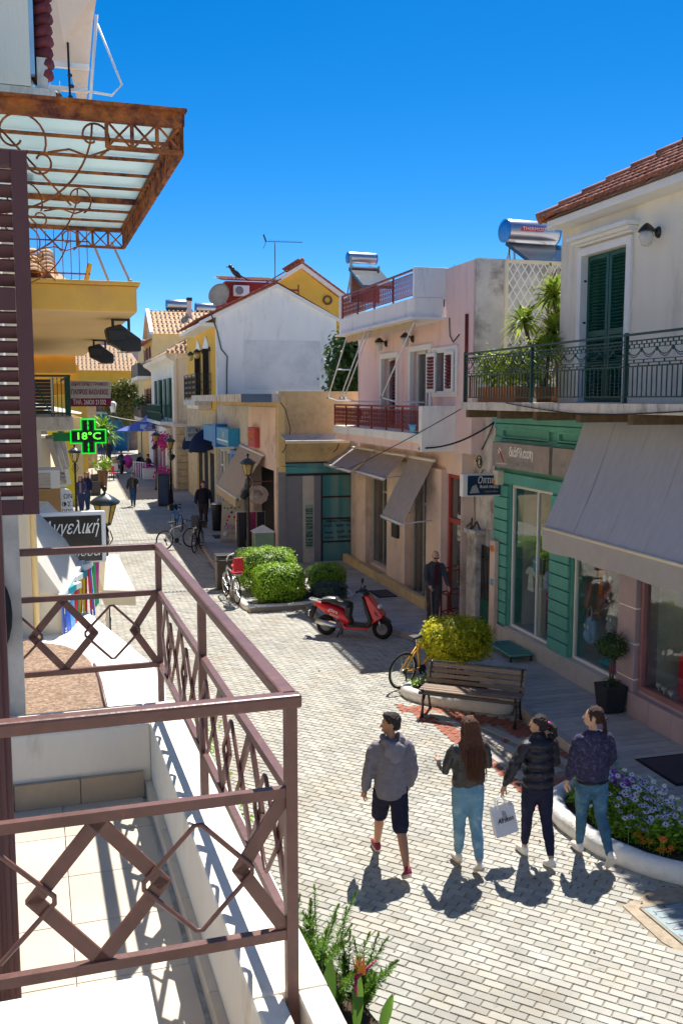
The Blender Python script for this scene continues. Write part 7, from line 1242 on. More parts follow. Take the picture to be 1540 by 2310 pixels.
mk('c_lav', (.70, .68, .86), .6, .08, 9); daisies('broad patch of pale lilac daisies on the right of the flower bed', 85, (6.35, 9.45, .16, .34), .46, 'c_lav', 'c_dk', .042); daisies('pale lilac daisies along the middle front of the flower bed', 60, (6.12, 9.15, .14, .25), .36, 'c_lav', 'c_dk', .04); daisies('pale pink small flowers at the left front of the flower bed', 26, (5.82, 9.75, .08, .25), .3, 'c_w', 'c_y', .032); daisies('white daisies scattered along the back edge of the flower bed', 22, (6.5, 9.2, .07, .5), .5, 'c_w', 'c_y', .035); daisies('purple flower clump near the back of the flower bed', 26, (6.28, 10.2, .09, .1), .42, 'c_pu', 'c_pu', .045); daisies('violet flowers between the purple clump and the lilac daisies', 10, (6.38, 9.9, .06, .08), .42, 'c_pu', 'c_pu', .04); daisies('orange-red flowers near the front kerb of the flower bed', 9, (5.95, 8.98, .06, .05), .24, 'c_o', 'c_r', .04); daisies('second orange-red flower clump closer to the bottom of the bed', 9, (6.12, 8.72, .06, .04), .22, 'c_o', 'c_r', .04)
# topiary pot by the mauve pillar
t = thing('topiary_pot', 'small round topiary in a square black pot in front of the mauve pillar', 'potted plant', (8.13, 13.2, .12)); b = MB(); b.ext([(7.98, 13.05, .13), (8.28, 13.05, .13), (8.28, 13.35, .13), (7.98, 13.35, .13)], (0, 0, .44)); 
for i in range(len(b.v)-4, len(b.v)): b.v[i] = (8.13+(b.v[i][0]-8.13)*1.3, 13.2+(b.v[i][1]-13.2)*1.3, b.v[i][2])
part('pot', b, M['pot_black'], t, bev=.012); b = MB(); b.tube([(8.13, 13.2, .5), (8.11, 13.2, .8), (8.15, 13.22, 1.05)], .018, 6); b.tube([(8.15, 13.2, .5), (8.17, 13.2, .8), (8.13, 13.18, 1.05)], .015, 6); part('stem', b, M['bark'], t); b = MB(); leaves(b, shell(1100, (8.13, 13.2, 1.2), (.24, .24, .22), jit=.16, flat=2.2), .05, .5); leaves(b, shell(120, (8.13, 13.2, .6), (.14, .14, .06)), .05, .5); part('foliage', b, M['hedge_dark'], t)
def mat_rug(label, x0, x1, y0, y1): t = thing('door_mat', label, 'mat', ((x0+x1)/2, (y0+y1)/2, .125)); part('mat', MB().bb(x0, x1, y0, y1, .122, .137), M['black_rubber'], t); b = MB(); b.bb(x0+.04, x1-.04, y0+.04, y1-.04, .1371, .142); part('pile', b, M['c_dk'], t)
mat_rug('black door mat on the pavement at the right edge behind the flower bed', 7.35, 8.25, 10.3, 11.25); mat_rug('black mat by the pink house shop step', 7.25, 7.75, 22.6, 23.5); mat_rug('dark mat by the far litter bin', 4.75, 5.25, 34.0, 34.8)
t = thing('step_platform', 'low dark teal metal step in front of the green shop door', 'step', (8.05, 16.75, .12)); b = MB(); b.bb(7.82, 8.3, 16.2, 17.3, .24, .27); part('plate', b, M['teal_paint'], t); b = MB()
for x in (7.85, 8.27):
    for y in (16.25, 17.25): b.bb(x-.02, x+.02, y-.02, y+.02, .12, .24)
part('leg', b, M['dark_iron'], t); b = MB()
for k in range(10): b.bb(7.83, 8.29, 16.24+k*.106, 16.27+k*.106, .2701, .274)
part('tread', b, M['dark_iron'], t)
# greenery at the foot of the left wall (below the balcony)
def fern(label, base, n, L, lm='fern'):
    t = thing('fern', label, 'plant', base); b = MB(); s_ = MB(); B = V(base)
    for k in range(n):
        a = rng.uniform(0, 2*pi); el = rng.uniform(.95, 1.45); d = V((cos(a)*cos(el), sin(a)*cos(el), sin(el))); Lk = L*rng.uniform(.7, 1.1); side = d.cross(V((0, 0, 1))).normalized(); B2 = B + V((rng.gauss(0, .1), rng.gauss(0, .1), 0)); pts = [B2 + V((rng.gauss(0, .0), rng.gauss(0, .0), 0))*1 + d*Lk*u - V((0, 0, .14*Lk*u*u)) for u in [i/40 for i in range(41)]]; n_ = 40; s_.tube(pts, .003, 3)
        for i in range(5, 41):                   # foxtail plume: short needles all round the stem
            w_ = .05*sin(pi*min(1, (i/n_)*.9+.08))+.010; tt = (pts[i]-pts[i-1]).normalized(); s2 = side.cross(tt)
            for _ in range(7):
                an = rng.uniform(0, 2*pi); rd = side*cos(an) + s2*sin(an); cr = tt.cross(rd); p = pts[i]; e_ = p + rd*w_*rng.uniform(.8, 1.1) + tt*.022; b.add([p-cr*.0045, p+cr*.0045, e_+cr*.003, e_-cr*.003], [(0, 1, 2, 3)])
    part('frond', b, M[lm], t); part('stem', s_, M['hedge_dark'], t); return t
fern('large foxtail fern at the bottom below the near railing post', (1.8, 7.45, .1), 20, .85); fern('foxtail fern in front of the first one at the lower edge', (2.06, 7.12, .1), 16, .7); fern('small fern left of the large one close to the wall', (1.74, 7.95, .1), 12, .65)
t = thing('strelitzia', 'orange bird of paradise flower with broad green leaves at the bottom edge', 'plant', (1.85, 6.7, .1)); b = MB()
def bigleaf(b, base, tip, w_, n=8, sag=.1):
    base, tip = V(base), V(tip); d = (tip-base); s_ = d.cross(V((.3, -1, .4))).normalized(); vs = []
    for i in range(n+1): u = i/n; p = base + d*u - V((0, 0, sag*u*u)); ww = w_*sin(pi*min(.98, u*.9+.06)); vs += [p-s_*ww, p+V((0, 0, -.02)), p+s_*ww]
    b.add(vs, [(3*i+k, 3*i+k+1, 3*i+k+4, 3*i+k+3) for i in range(n) for k in (0, 1)], True)
for bs, tp, w_ in (((1.72, 6.7, .2), (1.86, 7.0, .72), .075), ((2.1, 6.5, .2), (2.3, 6.75, .5), .05), ((1.95, 6.6, .2), (2.08, 6.95, .6), .055), ((1.6, 6.5, .2), (1.7, 6.8, .7), .08)): bigleaf(b, bs, tp, w_)
part('leaf', b, M['fern'], t); b = MB(); b.tube([(2.0, 6.75, .1), (2.02, 6.85, .52)], .014, 5); b.tube([(2.02, 6.85, .52), (2.22, 6.92, .6)], [.02, .004], 6); part('flower_stem', b, M['c_m'], t); b = MB()
for k in range(4): b.ext([(2.02+.015*k, 6.85, .53), (2.045+.02*k, 6.85, .53), (2.0+.035*k, 6.9, .70)], (0, .01, 0))
part('petal', b, M['c_o'], t)
t = thing('wall_shrub', 'green shrub on the street glimpsed through the near railing', 'shrub', (1.0, 9.2, .1)); b = MB(); leaves(b, shell(900, (1.3, 9.4, .5), (.35, .6, .45), jit=.25), .08, .5); part('foliage', b, M['hedge'], t); part('stem', MB().tube([(1.3, 9.4, 0), (1.3, 9.4, .6)], .03, 6), M['bark'], t)
t = thing('wall_shrub', 'second green shrub farther along below the railing', 'shrub', (1.2, 11.5, .1)); b = MB(); leaves(b, shell(900, (1.25, 11.6, .55), (.35, .7, .5), jit=.25), .08, .5); part('foliage', b, M['hedge'], t); part('stem', MB().tube([(1.25, 11.6, 0), (1.25, 11.6, .6)], .03, 6), M['bark'], t)
struct('verge', MB().ext([(.2, 5, -.01), (1.5, 5, -.01), (2.3, 6.4, -.01), (1.9, 8.6, -.01), (1.5, 13, -.01), (.2, 13, -.01)], (0, 0, .1)), M['soil'])
# --- cables
def cable(label, pts, sag=.2, r=.012):
    b = MB(); out = []
    for i in range(len(pts)-1):
        a, c = V(pts[i]), V(pts[i+1]); out += [a.lerp(c, k/12) - V((0, 0, sag*4*(k/12)*(1-k/12)*(c-a).length/4)) for k in range(12)]
    out.append(V(pts[-1])); b.tube(out, r, 5); solo('cable', b, M['cable'], label, 'cable', pts[0])
cable('thick black cable sagging from the pink house corner to the green shop cornice', [(7.4, 20.0, 4.02), (8.35, 18.3, 4.62)], .28, .02); cable('second black cable drooping to the wall lamp beside the optician sign', [(8.35, 18.3, 4.62), (8.4, 19.1, 3.95)], .1); cable('thin black cable crossing from the terrace slab down over the pink awnings', [(7.44, 17.9, 4.9), (7.05, 24.6, 3.25)], .02, .01); cable('black cable along the underside of the terrace slab', [(7.43, 15.8, 5.03), (7.42, 13, 4.86), (7.42, 9, 5.03)], .02, .01); cable('thin cable between the beige shop roof and the first pink awning', [(5.95, 28.2, 3.1), (7.0, 25.0, 3.25)], .03, .008)
t = thing('old_wall_lamp', 'rusty looped wall bracket with wires beside the optician sign', 'bracket', (8.35, 19.0, 3.6)); b = MB(); b.tube(spiral((8.32, 18.95, 3.75), .16, .05, 0, 11, 30, (0, 1, 0), (0, 0, 1)), .014, 5); b.tube([(8.4, 18.9, 3.6), (8.3, 18.9, 3.45), (8.36, 18.75, 3.3)], .012, 5); part('loop', b, M['black_iron'], t); b = MB(); b.lathe((8.3, 18.95, 3.2), [(.16, 0), (.05, .12)], 10); part('shade', b, M['grey_metal'], t); b = MB(); b.tube([(8.4, 19.4, 3.3), (8.39, 19.3, 2.5), (8.39, 19.35, 1.6), (8.4, 19.3, .9)], .01, 5); part('wire', b, M['c_br'], t)
# ================================================================ PEOPLE
def chain(b, pts, rad, n=12, flat=None, rc=.97):
    """closed tapered limb: rings plus round ends. rad: numbers or (side, depth) pairs measured along x and y"""
    pts = [V(p) for p in pts]; k = len(pts); vs = []
    rr = [(r, r) if not isinstance(r, tuple) else r for r in rad]
    for i, p in enumerate(pts):
        d = (pts[min(i+1, k-1)]-pts[max(i-1, 0)]).normalized(); ax = V((1, 0, 0)) - d*d.x
        if ax.length < .2: ax = V((0, 1, 0)) - d*d.y
        ax.normalize(); ay = d.cross(ax)
        vs += [p + ax*(rr[i][0]*cos(2*pi*j/n)) + ay*(rr[i][1]*sin(2*pi*j/n)) for j in range(n)]
    b.add(vs, [(i*n+j, i*n+(j+1) % n, (i+1)*n+(j+1) % n, (i+1)*n+j) for i in range(k-1) for j in range(n)] + [tuple(reversed(range(n))), tuple((k-1)*n+j for j in range(n))], True)
    for i in (0, k-1): r0 = min(rr[i])*rc; b.ell(pts[i], (rr[i][0]*.97, rr[i][1]*.97, r0*.8), n, 6)
def person(label, at, rz, h=1.7, Ll=(20, 10, 0), Lr=(-20, 15, 20), Al=(-5, 10, 15), Ar=(5, 10, 15), skin=(.50, .26, .16), hair='short', hairc=(.03, .018, .012), top='hoodie', topc=(.2, .2, .22), topm=None, legs='trousers', legc=(.05, .06, .1), legm=None, shoec=(.8, .78, .75), solec=(.8, .78, .74), head=(0, 0), vox=.011, female=True, extra=None, lean=0, bulk=1.0, ankle=False, topx=None):
    t = thing('person', label, 'person', (0, 0, 0)); s = h/1.7
    sk = mat('skin', skin, .5, .06, 8, spec=.35); hm = mat('hair', hairc, .5, .45, 30, .7, 60, stretch=(5, 5, .4), spec=.4, obj=True)
    hz = .90; sw = (.165 if female else .19)*bulk; hw = .085
    dr = lambda a: V((0, sin(R(a)), -cos(R(a))))
    J = {}; low = 9
    for sd, (th, kn, ft), nm in ((-1, Ll, 'l'), (1, Lr, 'r')):
        hip = V((sd*hw, 0, hz)); knee = hip + dr(th)*.43 - V((sd*.014, 0, 0)); ank = knee + dr(th-kn)*.41 - V((sd*.016, 0, 0)); fd = V((0, cos(R(ft)), -sin(R(ft))))      # ft > 0: heel lifted
        up = V((0, sin(R(ft)), cos(R(ft)))); J[nm] = (hip, knee, ank, fd, up)
        for q in (ank - up*.085 - fd*.06, ank - up*.085 + fd*.19): low = min(low, q.z)
    dz = V((0, 0, -low))
    for nm in 'lr': a, b_, c, f_, u_ = J[nm]; J[nm] = (a+dz, b_+dz, c+dz, f_, u_)
    LZ = dz.z; ly = lambda z: math.tan(R(lean))*(z-.9)
    def T(x, y, z): return V((x, y+ly(z), z+LZ))
    body = MB(); chain(body, [T(0, 0, .86), T(0, 0, .98), T(0, .01, 1.12), T(0, .01, 1.28), T(0, 0, 1.38)], [(.15, .10), (.145, .095), (.12, .085), (.14, .095), (.12, .07)]); chain(body, [T(0, -.005, 1.36), T(0, .01, 1.50)], [.052, .048], 10)
    for nm in 'lr': hip, knee, ank, fd, up = J[nm]; q = 1 if legs == 'shorts' else .72; chain(body, [hip, hip.lerp(knee, .5), knee, knee.lerp(ank, .35)+V((0, -.012, 0)), ank], [.082*q, .068*q, .052*q, .052*q, .034]); chain(body, [ank-up*.045-fd*.03, ank-up*.055+fd*.08, ank-up*.06+fd*.15], [.032, .034, .026], 8)
    hands = {}
    for sd, (a, ab, el), nm in ((-1, Al, 'l'), (1, Ar, 'r')):
        sh = T(sd*sw, 0, 1.375); d1 = V((sd*sin(R(ab)), sin(R(a))*cos(R(ab)), -cos(R(a))*cos(R(ab)))); el_ = sh + d1*.28; d2 = V((sd*sin(R(ab))*.6 - sd*.25*sin(R(el)), sin(R(a+el)), -cos(R(a+el)))).normalized(); wr = el_ + d2*.245
        chain(body, [sh - V((sd*.03, 0, .02)), el_, el_.lerp(wr, .4), wr], [.034, .034, .032, .024], 10); J['a'+nm] = (sh, el_, wr, d2)
        pl = d2.cross(V((0, 1, 0)) if abs(d2.y) < .8 else V((0, 0, 1))); n_ = V((-sd, 0, 0)); n_ = (n_ - d2*n_.dot(d2)).normalized(); w_ = d2.cross(n_).normalized()
        chain(body, [wr, wr+d2*.045, wr+d2*.085], [(.026, .02), (.036, .02), (.036, .018)], 8); J['h'+nm] = wr + d2*.12
        if vox < .02:
            for k, (o_, L) in enumerate(((-.03, .075), (-.01, .085), (.011, .08), (.03, .062))):
                p0 = wr + d2*.08 + w_*o_; p1 = p0 + d2*L*.5 + n_*.006; p2 = p1 + d2*L*.42 + n_*.02; chain(body, [p0, p1, p2], [.0095, .009, .0075], 6)
            p0 = wr + d2*.03 + w_*(.03 if True else 0); p1 = p0 + d2*.035 + w_*.025 + n_*.012; p2 = p1 + d2*.03 + w_*.006 + n_*.01; chain(body, [p0, p1, p2], [.013, .011, .008], 6)
    # head
    hy, hp = head; HM = Matrix.Rotation(R(hy), 3, 'Z') @ Matrix.Rotation(R(hp), 3, 'X'); hc = T(0, .02, 1.595)
    H = lambda x, y, z: hc + HM @ V((x, y, z))
    LB = 1.0
    body.ell(H(0, -.01, .025), (.074, .094, .088), 14, 10, M=HM); body.ell(H(0, .022, -.04), (.056, .066, .068), 12, 8, M=HM); body.ell(H(0, .058, -.088), (.026, .022, .02), 8, 6, M=HM)
    chain(body, [H(0, .082, .02), H(0, .098, -.012), H(0, .108, -.028)], [.009, .012, .014], 6); body.ell(H(0, .088, -.058), (.022, .012, .008), 8, 6, M=HM); body.ell(H(0, .084, -.07), (.02, .012, .008), 8, 6, M=HM)
    for sd in (-1, 1): body.ell(H(sd*.076, -.008, -.008), (.011, .022, .032), 8, 6, M=HM); body.ell(H(sd*.032, .068, .03), (.022, .015, .008), 8, 5, M=HM)
    fuse('body', body, sk, t, min(vox, .0085) if vox < .02 else vox, 3, .45)
    if vox < .02:
        e = MB()
        for sd in (-1, 1): e.ell(H(sd*.031, .0785, .012), (.011, .009, .007), 8, 6, M=HM)
        part('eye', e, M['c_w'], t); e = MB()
        for sd in (-1, 1): e.ell(H(sd*.031, .086, .012), (.0055, .003, .006), 8, 6, M=HM)
        part('pupil', e, M['c_k'], t); e = MB()
        for sd in (-1, 1): e.bar(H(sd*.016, .088, .032), H(sd*.048, .078, .034), .004, .008)
        part('eyebrow', e, hm, t); e = MB(); e.ell(H(0, .096, -.064), (.02, .005, .008), 8, 6, M=HM); part('lips', e, mat('lips', (.42, .13, .11), .5), t)
    # hair
    hb = MB()
    if hair != 'bald':
        hb.ell(H(0, -.024, .048), (.083, .094, .083), 16, 12, M=HM); hb.ell(H(0, -.055, -.005), (.072, .055, .07), 12, 8, M=HM)
        if hair == 'short': hb.ell(H(0, .03, .10), (.06, .055, .03), 12, 8, M=HM)
        if hair == 'long':
            for x in (-.05, -.025, 0, .025, .05): chain(hb, [H(x*.9, -.06, .06), H(x*1.3, -.095, -.06), T(x*1.9, -.115, 1.40), T(x*1.9+.01*sin(x*90), -.145, 1.24), T(x*1.0+.01*sin(x*70), -.15, 1.04-.05*(x*40 % 1))], [.045, .042, .036, .03, .012], 8)
            for sd in (-1, 1): chain(hb, [H(sd*.06, -.0, .05), H(sd*.075, -.02, -.06), T(sd*.10, -.05, 1.42), T(sd*.12, -.10, 1.25)], [.03, .03, .028, .012], 8)
        if hair == 'curly':
            hb.ell(H(.0, -.12, .015), (.03, .03, .03), 8, 6)
            for _ in range(46): hb.ell(H(rng.gauss(.05, .035), -.15+rng.gauss(0, .025), rng.uniform(-.16, .02)), rng.uniform(.014, .026), 7, 5)
        if hair == 'pony':
            chain(hb, [H(0, -.09, -.02), H(.03, -.125, -.06), H(.04, -.13, -.14), T(.045, -.12, 1.36)], [.03, .028, .024, .01], 8); chain(hb, [H(.03, -.11, -.03), H(.10, -.15, -.03), H(.19, -.17, -.055)], [.02, .012, .004], 6); chain(hb, [H(-.04, .03, .08), H(-.075, .03, .03), H(-.08, .015, -.03)], [.02, .014, .01], 6)
        fuse('hair', hb, hm, t, max(.009, min(vox, .012)), 2, .4, (.022, .016) if hair in ('short',) else (.02, .025))
        if hair in ('long', 'pony') and vox < .02:
            hb = MB()
            for _ in range(90 if hair == 'long' else 40):
                a = rng.gauss(0, .8); x = sin(a)*.075; p0 = H(x*.5, -.03, .135); p1 = H(x*1.05, -.075*cos(a)-.03, .05)
                if hair == 'long': hb.tube([p0, p1, H(x*1.15, -.105*cos(a)-.01, -.06), T(x*1.5+rng.gauss(0, .015), -.16+rng.gauss(0, .012), 1.34), T(x*1.4+rng.gauss(0, .025), -.19+rng.gauss(0, .015), rng.uniform(.97, 1.18))], [.003, .005, .006, .005, .0015], 4)
                else: hb.tube([p0, p1, H(x*.7, -.12, -.0), H(.02+rng.gauss(0, .01), -.135, -.05), H(.05+rng.gauss(0, .02), -.14+rng.gauss(0, .015), rng.uniform(-.26, -.16))], [.003, .005, .005, .004, .001], 4)
            part('hair_strands', hb, hm, t, kind='stuff')
        if hair == 'curly': part('hair_tie', MB().ell(H(.005, -.118, .02), (.04, .02, .04), 10, 6), M['c_p'], t)
    else:
        hb.ell(H(0, -.05, -.01), (.078, .06, .05), 12, 8, M=HM); fuse('hair', hb, hm, t, .01, 2, .4)
    # upper garment
    g = MB(); B_ = bulk; hem = .82 if top == 'hoodie' else .87 if top == 'sweater' else (.86 if top == 'coat' else .92)
    if top == 'puffer':
        for k in range(5): z = .90+.115*k; wq = .185 + (.012 if k < 3 else .0); g.ell(T(0, .0, z+.03), (wq*B_, .145*B_, .082), 18, 10)
        g.ell(T(0, -.01, 1.36), (.18*B_, .11, .075), 16, 8); chain(g, [T(0, -.005, 1.36), T(0, .0, 1.465)], [(.10, .085), (.095, .085)], 14)
    else:
        wd = dict(hoodie=(.195, .15), sweater=(.175, .125), jacket=(.165, .115), coat=(.185, .13))[top]
        pts = [T(0, 0, hem), T(0, -.005, hem+.05), T(0, -.01, 1.05), T(0, -.01, 1.2), T(0, -.01, 1.32), T(0, -.01, 1.41), T(0, -.01, 1.445)]
        k0 = .98 if top == 'hoodie' else .88 if top == 'sweater' else 1.0
        chain(g, pts, [(wd[0]*k0*B_*.93, wd[1]*.88), (wd[0]*1.0*B_, wd[1]*1.02), (wd[0]*B_, wd[1]), (wd[0]*1.0*B_, wd[1]*.95), (wd[0]*1.05*B_, wd[1]*.85), (wd[0]*.86, wd[1]*.7), (.085, .075)], 18, rc=.22)
        if top == 'hoodie': hd_ = MB(); chain(hd_, [T(-.06, .06, 1.45), T(-.095, -.0, 1.475), T(-.10, -.09, 1.45), T(0, -.15, 1.40), T(.10, -.09, 1.45), T(.095, -.0, 1.475), T(.06, .06, 1.45)], [.028, .035, .042, .05, .042, .035, .028], 8); hd_.ell(T(0, -.145, 1.36), (.12, .055, .10), 12, 8); hd_.ell(T(0, -.175, 1.30), (.075, .03, .07), 10, 8); fuse('hood', hd_, topm or mat('hood_cloth', tuple(c*1.12 for c in topc), .9, .12, 14, .15, 50, spec=.12), t, .011, 3, .4, (.02, .05))
        elif top == 'coat' or top == 'jacket': chain(g, [T(-.06, .03, 1.43), T(-.07, -.05, 1.455), T(0, -.075, 1.46), T(.07, -.05, 1.455), T(.06, .03, 1.43)], [.02]*5, 8)
    for nm in 'lr':
        sh, el_, wr, d2 = J['a'+nm]; e_ = wr - d2*.01; r0 = dict(hoodie=.072, sweater=.064, jacket=.056, coat=.064, puffer=.078)[top]
        if top == 'puffer':
            chain(g, [sh, sh.lerp(el_, .5), el_, el_.lerp(e_, .5), e_], [r0, r0*.9, r0*.85, r0*.75, r0*.5], 12)
            for u in (.2, .55, .9): g.ell(sh.lerp(el_, u), r0*1.02, 10, 8)
            for u in (.3, .65): g.ell(el_.lerp(e_, u), r0*.84, 10, 8)
        else: chain(g, [sh+V((-.03 if nm == 'r' else .03, 0, .0)), sh.lerp(el_, .16), sh.lerp(el_, .5), el_, el_.lerp(e_, .55), e_.lerp(el_, .12), e_], [r0*.92, r0*.97, r0*.97, r0*.86, r0*.82, r0*.74, r0*.55], 12)
    tm = topm or mat('top_cloth', topc, .9, .12, 14, .15, 50, spec=.12)
    if topx != 'none': fuse('sweatshirt' if top in ('hoodie', 'sweater') else 'jacket', g, tm, t, max(vox, .011), 4, .5, (.03, .075))
    if top == 'sweater': w = MB(); w.tube([T(.148*bulk*cos(a), -.005+.108*sin(a), hem+.005) for a in [i*pi/14 for i in range(28)]], .024, 8, closed=True); part('waistband', w, M['c_k'], t)
    if top == 'coat': w = MB(); w.ext([T(-.05, .135, 1.40), T(.05, .135, 1.40), T(.045, .145, .93), T(-.045, .145, .93)], (0, -.03, 0)); part('shirt', w, mat('shirt', extra or (.10, .015, .02), .8), t)
    # legs
    g = MB(); r = (.108, .097, .072, .066, .050) if legs != 'tight' else (.102, .092, .066, .064, .044)
    chain(g, [T(0, 0, .80), T(0, -.01, .86), T(0, 0, .95), T(0, 0, .99)], [(.13, .10), (.168, .125 if female else .12), (.15, .11), (.135, .1)], 16)
    for nm in 'lr':
        hip, knee, ank, fd, up = J[nm]
        if legs == 'shorts': chain(g, [hip, hip.lerp(knee, .5), hip.lerp(knee, .98)], [(.105, .11), (.098, .105), (.088, .098)], 14)
        else: e = ank if not ankle else knee.lerp(ank, .88); chain(g, [hip, hip.lerp(knee, .5), knee, knee.lerp(ank, .4)+V((0, -.012, 0)), e], [r[0], r[1], r[2], r[3], r[4]], 14)
    fuse('shorts' if legs == 'shorts' else 'trousers', g, legm or mat('leg_cloth', legc, .9, .14, 12, .15, 60, spec=.1, col2=tuple(min(1, c*1.5) for c in legc), amt=.35, sc2=7), t, max(vox, .011), 3, .5, (.02, .06))
    for nm in 'lr':
        hip, knee, ank, fd, up = J[nm]; g = MB(); sd = V((1, 0, 0)); Mx = Matrix((sd, fd, up)).transposed(); g.ell(ank - up*.03 - fd*.02, (.042, .05, .05), 10, 8, M=Mx); chain(g, [ank-up*.05-fd*.045, ank-up*.048+fd*.05, ank-up*.058+fd*.12, ank-up*.066+fd*.165], [(.038, .032), (.042, .034), (.044, .026), (.032, .016)], 10); so_ = fuse('shoe', g, mat('shoe', shoec, .6, .06, 10), t, max(.009, min(vox, .013)), 2, .4); g = MB(); n = 12; pl = [ank - up*.088 + fd*(.055+.13*cos(2*pi*i/n)) + sd*(.043*sin(2*pi*i/n)) for i in range(n)]; g.ext(pl, up*.024); sl = part('sole', g, mat('sole', solec, .7), so_, off=(0, 0, 0)); sl.parent = so_
    t.scale = (s, s, s); t.location = at; t.rotation_euler = (0, 0, rz); return t, J
denim = mat('light_denim', (.15, .29, .40), .9, .2, 9, .2, 80, col2=(.32, .48, .58), amt=.4, sc2=5); denim2 = mat('mid_denim', (.05, .13, .22), .9, .2, 9, .2, 80, col2=(.12, .26, .36), amt=.4, sc2=5); speck = mat('speckled', (.035, .032, .075), .9, .2, 20, .2, 50, col2=(.16, .14, .22), amt=.35, sc2=26)
person('boy in a grey hoodie, dark shorts and red sneakers walking away', (3.2, 9.52, 0), R(-3), 1.74, (27, 5, -5), (-20, 26, 34), (4, 13, 12), (-14, 10, 42), skin=(.46, .22, .13), hair='short', hairc=(.028, .02, .02), top='hoodie', topc=(.185, .17, .20), legs='shorts', legc=(.022, .022, .045), shoec=(.22, .02, .045), solec=(.55, .45, .42), head=(72, -3), female=False, bulk=.94, vox=.011)
person('young woman with long brown hair, dark leather jacket and light jeans', (3.98, 9.22, 0), R(2), 1.64, (9, 3, 0), (-8, 14, 26), (4, 15, 92), (6, 14, 82), skin=(.55, .32, .22), hair='long', bulk=1.2, hairc=(.10, .035, .018), top='jacket', topm=mat('leather', (.035, .033, .036), .42, .2, 14, .3, 40, spec=.5), legm=denim, legs='trousers', ankle=True, shoec=(.75, .70, .64), solec=(.55, .42, .3), head=(6, 0))
_, J3 = person('young woman with curly ponytail and black puffer jacket carrying a paper bag', (4.79, 9.18, 0), R(3), 1.63, (14, 4, -4), (-12, 10, 14), (-2, 34, 18), (8, 14, 60), skin=(.52, .30, .2), hair='curly', hairc=(.018, .012, .014), top='puffer', topm=mat('puffer', (.022, .02, .03), .5, .15, 12, .12, 30, spec=.35), legs='tight', legc=(.022, .024, .05), ankle=True, shoec=(.78, .74, .70), solec=(.72, .68, .62), head=(38, 0), bulk=1.02)
_, J4 = person('young woman with ponytail, speckled navy sweater and blue jeans by the flower bed', (5.4, 9.08, 0), R(-2), 1.68, (12, 4, 0), (-12, 26, 52), (2, 12, 12), (6, 16, 38), skin=(.62, .36, .25), hair='pony', hairc=(.045, .018, .012), top='sweater', topm=speck, legm=denim2, legs='tight', bulk=1.12, shoec=(.78, .76, .76), solec=(.75, .7, .62), head=(58, 2))
# bag held by the third, colourful packet held by the fourth
s3 = 1.63/1.7; hnd = Matrix.Rotation(R(3), 3, 'Z') @ (V(J3['hl'])*s3) + V((4.79, 9.18, 0)); t = thing('paper_bag', 'white paper carrier bag with black script held by the woman in the puffer jacket', 'bag', hnd); o = hnd + V((-.02, 0, -.05)); tilt = Matrix.Rotation(R(-12), 3, 'Y')
Bq = lambda x, y, z: o + tilt @ V((x, y, z))
b = MB(); b.add([Bq(x, y, z) for x, y, z in ((-.13, -.05, -.42), (.13, -.05, -.42), (.13, .05, -.42), (-.13, .05, -.42), (-.13, -.035, -.1), (.13, -.035, -.1), (.13, .035, -.1), (-.13, .035, -.1))], [(3, 2, 1, 0), (0, 1, 5, 4), (1, 2, 6, 5), (2, 3, 7, 6), (3, 0, 4, 7)]); part('paper', b, mat('bag_paper', (.62, .62, .68), .7, .03), t); b = MB()
for y in (-.035, .035): b.tube([Bq(-.06, y, -.11), Bq(-.05, y*.7, -.02), Bq(0, y*.2, .02), Bq(.05, y*.7, -.02), Bq(.06, y, -.11)], .007, 5)
part('handle', b, M['c_w'], t); text('Afrikon', .085, Bq(0, -.05, -.24), tilt @ V((1, .0, 0)), tilt @ V((0, .15, 1)), M['c_k'], t, fit=.19, shear=.35); text('B', .1, Bq(0, -.047, -.18), tilt @ V((1, .0, 0)), tilt @ V((0, .15, 1)), M['c_gr'], t)
s4 = 1.68/1.7; hnd = Matrix.Rotation(R(-2), 3, 'Z') @ (V(J4['hr'])*s4) + V((5.4, 9.08, 0)); t = thing('packet', 'small bright pink and blue packet in the hand of the woman with the ponytail', 'packet', hnd); Mx = Matrix.Rotation(R(25), 3, 'Y'); b = MB(); b.box(hnd+V((.02, -.02, -.03)), (.1, .02, .14), M=Mx); part('pouch', b, M['c_p'], t, bev=.006); b = MB(); b.box(hnd+V((.03, -.033, -.05)), (.07, .004, .06), M=Mx); part('print', b, M['c_t'], t); b = MB(); b.box(hnd+V((.01, -.033, .0)), (.06, .004, .03), M=Mx); part('print', b, M['c_b'], t)
# the others
_, J5 = person('elderly bald man in a dark suit jacket with a cane on the pavement', (7.5, 19.45, .12), R(183), 1.66, (4, 6, 0), (-3, 4, 0), (14, 10, 26), (14, 12, 40), skin=(.58, .32, .24), hair='bald', hairc=(.6, .58, .55), top='coat', topc=(.075, .08, .10), legs='trousers', legc=(.07, .07, .08), shoec=(.02, .02, .02), solec=(.02, .02, .02), head=(-8, -24), female=False, vox=.013, lean=6)
hc5 = Matrix.Rotation(R(183), 3, 'Z') @ (V(J5['hr'])*(1.66/1.7)) + V((7.5, 19.45, .12)); t = thing('walking_cane', 'wooden walking cane in the hand of the elderly man', 'cane', hc5); b = MB(); b.tube([hc5+V((.06, 0, -.01)), hc5+V((.0, -.02, .01)), hc5+V((-.03, -.05, -.05)), (hc5.x-.03, hc5.y-.2, .13)], .013, 6); part('shaft', b, M['wood_slat'], t)
